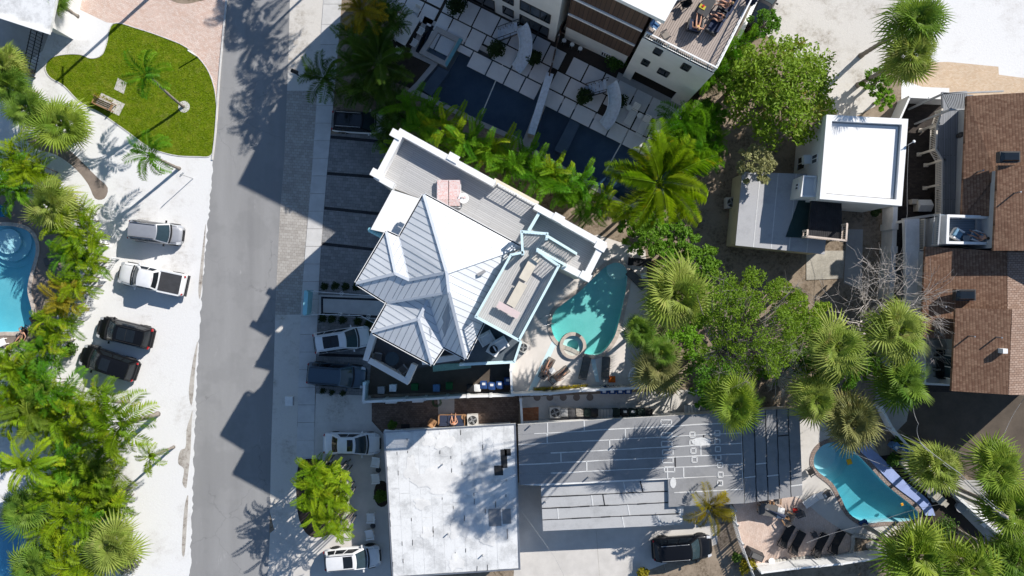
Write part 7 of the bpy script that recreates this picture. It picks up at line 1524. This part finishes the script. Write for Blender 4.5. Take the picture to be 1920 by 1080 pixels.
# ------------------------------------------------------------------ people
def person(label, loc, rz, torso, thigh, shin, arms, top=None, bottom=None, hair='hair', hat=None, hipz=0.45, face=None):
    "a body grown with a Skin modifier; directions are local unit-ish vectors (x forward, z up)"
    t = thing('person', label, 'person', loc, rz); V = Vector; T = V(torso).normalized(); side = V((0,1,0)); fw = side.cross(T).normalized()*1.0
    J = []; E = []; Rd = []
    def j(p, r_, par=None):
        J.append(V(p)); Rd.append(r_); i = len(J)-1
        if par is not None: E.append((par, i))
        return i
    hip = j((0,0,hipz), .135); wst = j(J[hip]+T*.2, .12, hip); ch = j(J[hip]+T*.40, .145, wst); nb = j(J[hip]+T*.53, .075, ch); nk = j(J[hip]+T*.60, .055, nb); hd = j(J[hip]+T*.70 + fw*.02, .095, nk); ht = j(J[hip]+T*.80 + fw*.01, .08, hd); j(J[hd]+fw*.115 - T*.02, .016, hd)
    knees = []
    for k, sg in enumerate((1,-1)):
        th_ = V(thigh[k]).normalized(); sh_ = V(shin[k]).normalized(); h0 = j(J[hip]+side*sg*.10 - T*.03, .10, hip); kn = j(J[h0]+th_*.43, .062, h0); md = j(J[h0]+th_*.22, .082, None); E.remove((h0,kn)); E.append((h0,md)); E.append((md,kn))
        cf = j(J[kn]+sh_*.16, .058, kn); an = j(J[kn]+sh_*.41, .036, cf); up_ = th_ - sh_*th_.dot(sh_); fd_ = (V((0,0,1)) if up_.length < .2 else up_).normalized()
        if (T.z < .5 and abs(sh_.z) < .4): fd_ = V((0,0,1))
        j(J[an]+fd_*.17+sh_*.05, .028, an); knees.append(kn)
        s0 = j(J[ch]+side*sg*.17+T*.06, .062, ch); ua, fa_ = V(arms[k][0]).normalized(), V(arms[k][1]).normalized(); el = j(J[s0]+ua*.29, .042, s0); wr = j(J[el]+fa_*.25, .027, el); pm = j(J[wr]+fa_*.07, .030, wr)
        pn = fa_.cross(V((0,0,1))); pn = pn.normalized() if pn.length > .1 else side
        for q, l in ((-.03,.065),(-.01,.08),(.012,.075),(.032,.06)): f1 = j(J[pm]+fa_*l*.6+pn*q, .009, pm); j(J[f1]+fa_*l*.5+V((0,0,-.015)), .008, f1)
        th1 = j(J[wr]+fa_*.03+pn*.045*sg, .010, wr); j(J[th1]+fa_*.045+pn*.02*sg, .008, th1)
    def skin(name, joints, edges, rads, mat, lv=1):
        me = bpy.data.meshes.new(name); me.from_pydata([tuple(p) for p in joints], edges, []); me.materials.append(M[mat]); o = bpy.data.objects.new(name, me); link(o); o.parent = t
        md = o.modifiers.new('skin','SKIN'); md.use_smooth_shade = True; sv = me.skin_vertices[0].data if me.skin_vertices else None
        if sv is None:
            bm = bmesh.new(); bm.from_mesh(me); bm.verts.layers.skin.verify(); bm.to_mesh(me); bm.free(); sv = me.skin_vertices[0].data
        for i, r_ in enumerate(rads): sv[i].radius = (r_, r_); sv[i].use_root = (i == 0)
        o.modifiers.new('sub','SUBSURF').levels = lv; o.modifiers['sub'].render_levels = lv; return o
    skin('body', J, E, Rd, 'skin')
    def sub(name, chain, mat, grow):
        idx = []; 
        for c in chain:
            for i in c:
                if i not in idx: idx.append(i)
        ed = [(idx.index(a), idx.index(b)) for c in chain for a, b in zip(c, c[1:])]; skin(name, [J[i] for i in idx], ed, [Rd[i]*grow+.012 for i in idx], mat)
    if top: sub('shirt', [[wst, ch]], top, 1.08)
    if bottom: sub('shorts', [[hip, wst]], bottom, 1.06)
    hb = MB(); c = J[hd].lerp(J[ht],.6) - fw*.03; hb.lathe([(.02,-.10),(.085,-.07),(.112,.0),(.10,.06),(.05,.10),(.01,.115)], (0,0,0), 12); q = T.to_track_quat('Z','Y').to_matrix(); hb.v = [tuple(q @ V(v) + c) for v in hb.v]; hb.build('hair', M[hair], t, True, False)
    eb = MB()
    for sg in (1,-1): eb.lathe([(.004,-.012),(.013,0),(.004,.012)], J[hd]+fw*.088+side*sg*.034+T*.02, 6)
    eb.build('eyes', M['black'], t, False, False)
    if hat: hm = MB().lathe([(.27,.0),(.26,.02),(.12,.03),(.11,.12),(.04,.15)], (0,0,0), 18); hm.v = [tuple(q @ V(v) + J[ht] - T*.03) for v in hm.v]; hm.build('hat', M[hat], t, True, False)
    return t
up_ = (0,0,1)
# sunbathers: head toward the raised backrest
lie = dict(torso=(.85,0,.38), thigh=[(-1,.08,.12),(-1,-.08,.12)], shin=[(-1,.03,-.12),(-1,-.03,-.12)], hipz=.45)
person('sunbather in white swimwear lying on a taupe lounger', W(1025,690)+Vector((0,0,0)), R(-118), arms=[((.3,.9,-.1),(.9,.3,.3)),((-.4,-.8,-.1),(-.9,-.2,0))], top='cloth_white', bottom='cloth_white', **lie)
person('sunbather with straw hat reclining on a taupe lounger', W(1048,703), R(-142), (.8,0,.55), [(-.75,.12,.55),(-.85,-.1,.35)], [(-.55,.05,-.8),(-.75,-.05,-.6)], [((-.5,.6,-.5),(-.9,.1,.1)),((-.5,-.6,-.5),(-.9,-.1,.1))], 'cloth_taupe', 'cloth_taupe', hat='coping', hipz=.46)
person('person in dark clothes lying on the lounger by the left pool', W(46,630), R(55), arms=[((.2,.9,-.1),(.8,-.3,.3)),((-.5,-.7,-.1),(-.9,-.1,0))], top='cloth_black', bottom='cloth_black', **lie)
sit = dict(thigh=[(1,.12,.05),(1,-.12,.05)], hipz=.58)
person('person in orange top sitting on the garden sofa', W(852,789), R(95), (-.25,0,1), shin=[(.25,.02,-1),(.25,-.02,-1)], arms=[((.5,.4,-.7),(.8,-.3,.1)),((.4,-.5,-.7),(.9,.2,.1))], top='cloth_orange', bottom='cloth_navy', **sit)
person('person in yellow swimwear reclining with bare legs on the roof deck', W(1304,55,Z1), R(80), (-.5,0,.85), shin=[(1,.0,-.15),(1,-.0,-.15)], arms=[((.2,.6,-.7),(.9,.2,.1)),((.1,-.7,-.6),(.8,-.3,.1))], top='cloth_yellow', bottom='cloth_yellow', hair='hair_fair', **sit)
person('person in blue shirt sitting on the roof deck sofa', W(1345,42,Z1), R(150), (-.2,0,1), shin=[(.2,.02,-1),(.5,-.02,-.9)], arms=[((.5,.4,-.7),(.9,-.1,.2)),((.4,-.5,-.7),(.9,.3,.2))], top='cloth_blue', bottom='cloth_navy', **sit)
person('person in grey clothes leaning on the sofa at the top of the roof deck', W(1358,14,Z1), R(160), (-.35,.1,1), shin=[(.6,.02,-.8),(.2,-.02,-1)], arms=[((.4,.6,-.6),(.9,-.1,.3)),((.4,-.5,-.7),(.9,.3,.0))], top='cloth_grey', bottom='cloth_white', hair='hair_fair', **sit)
person('person in pale blue sitting with bare feet on the blue balcony', W(1828,446,zq), R(150), (-.3,0,1), shin=[(.8,.02,-.6),(.9,-.02,-.5)], arms=[((.4,.5,-.7),(.9,-.2,.1)),((.4,-.5,-.7),(.9,.2,.1))], top='cloth_blue', bottom='cloth_blue', **sit)
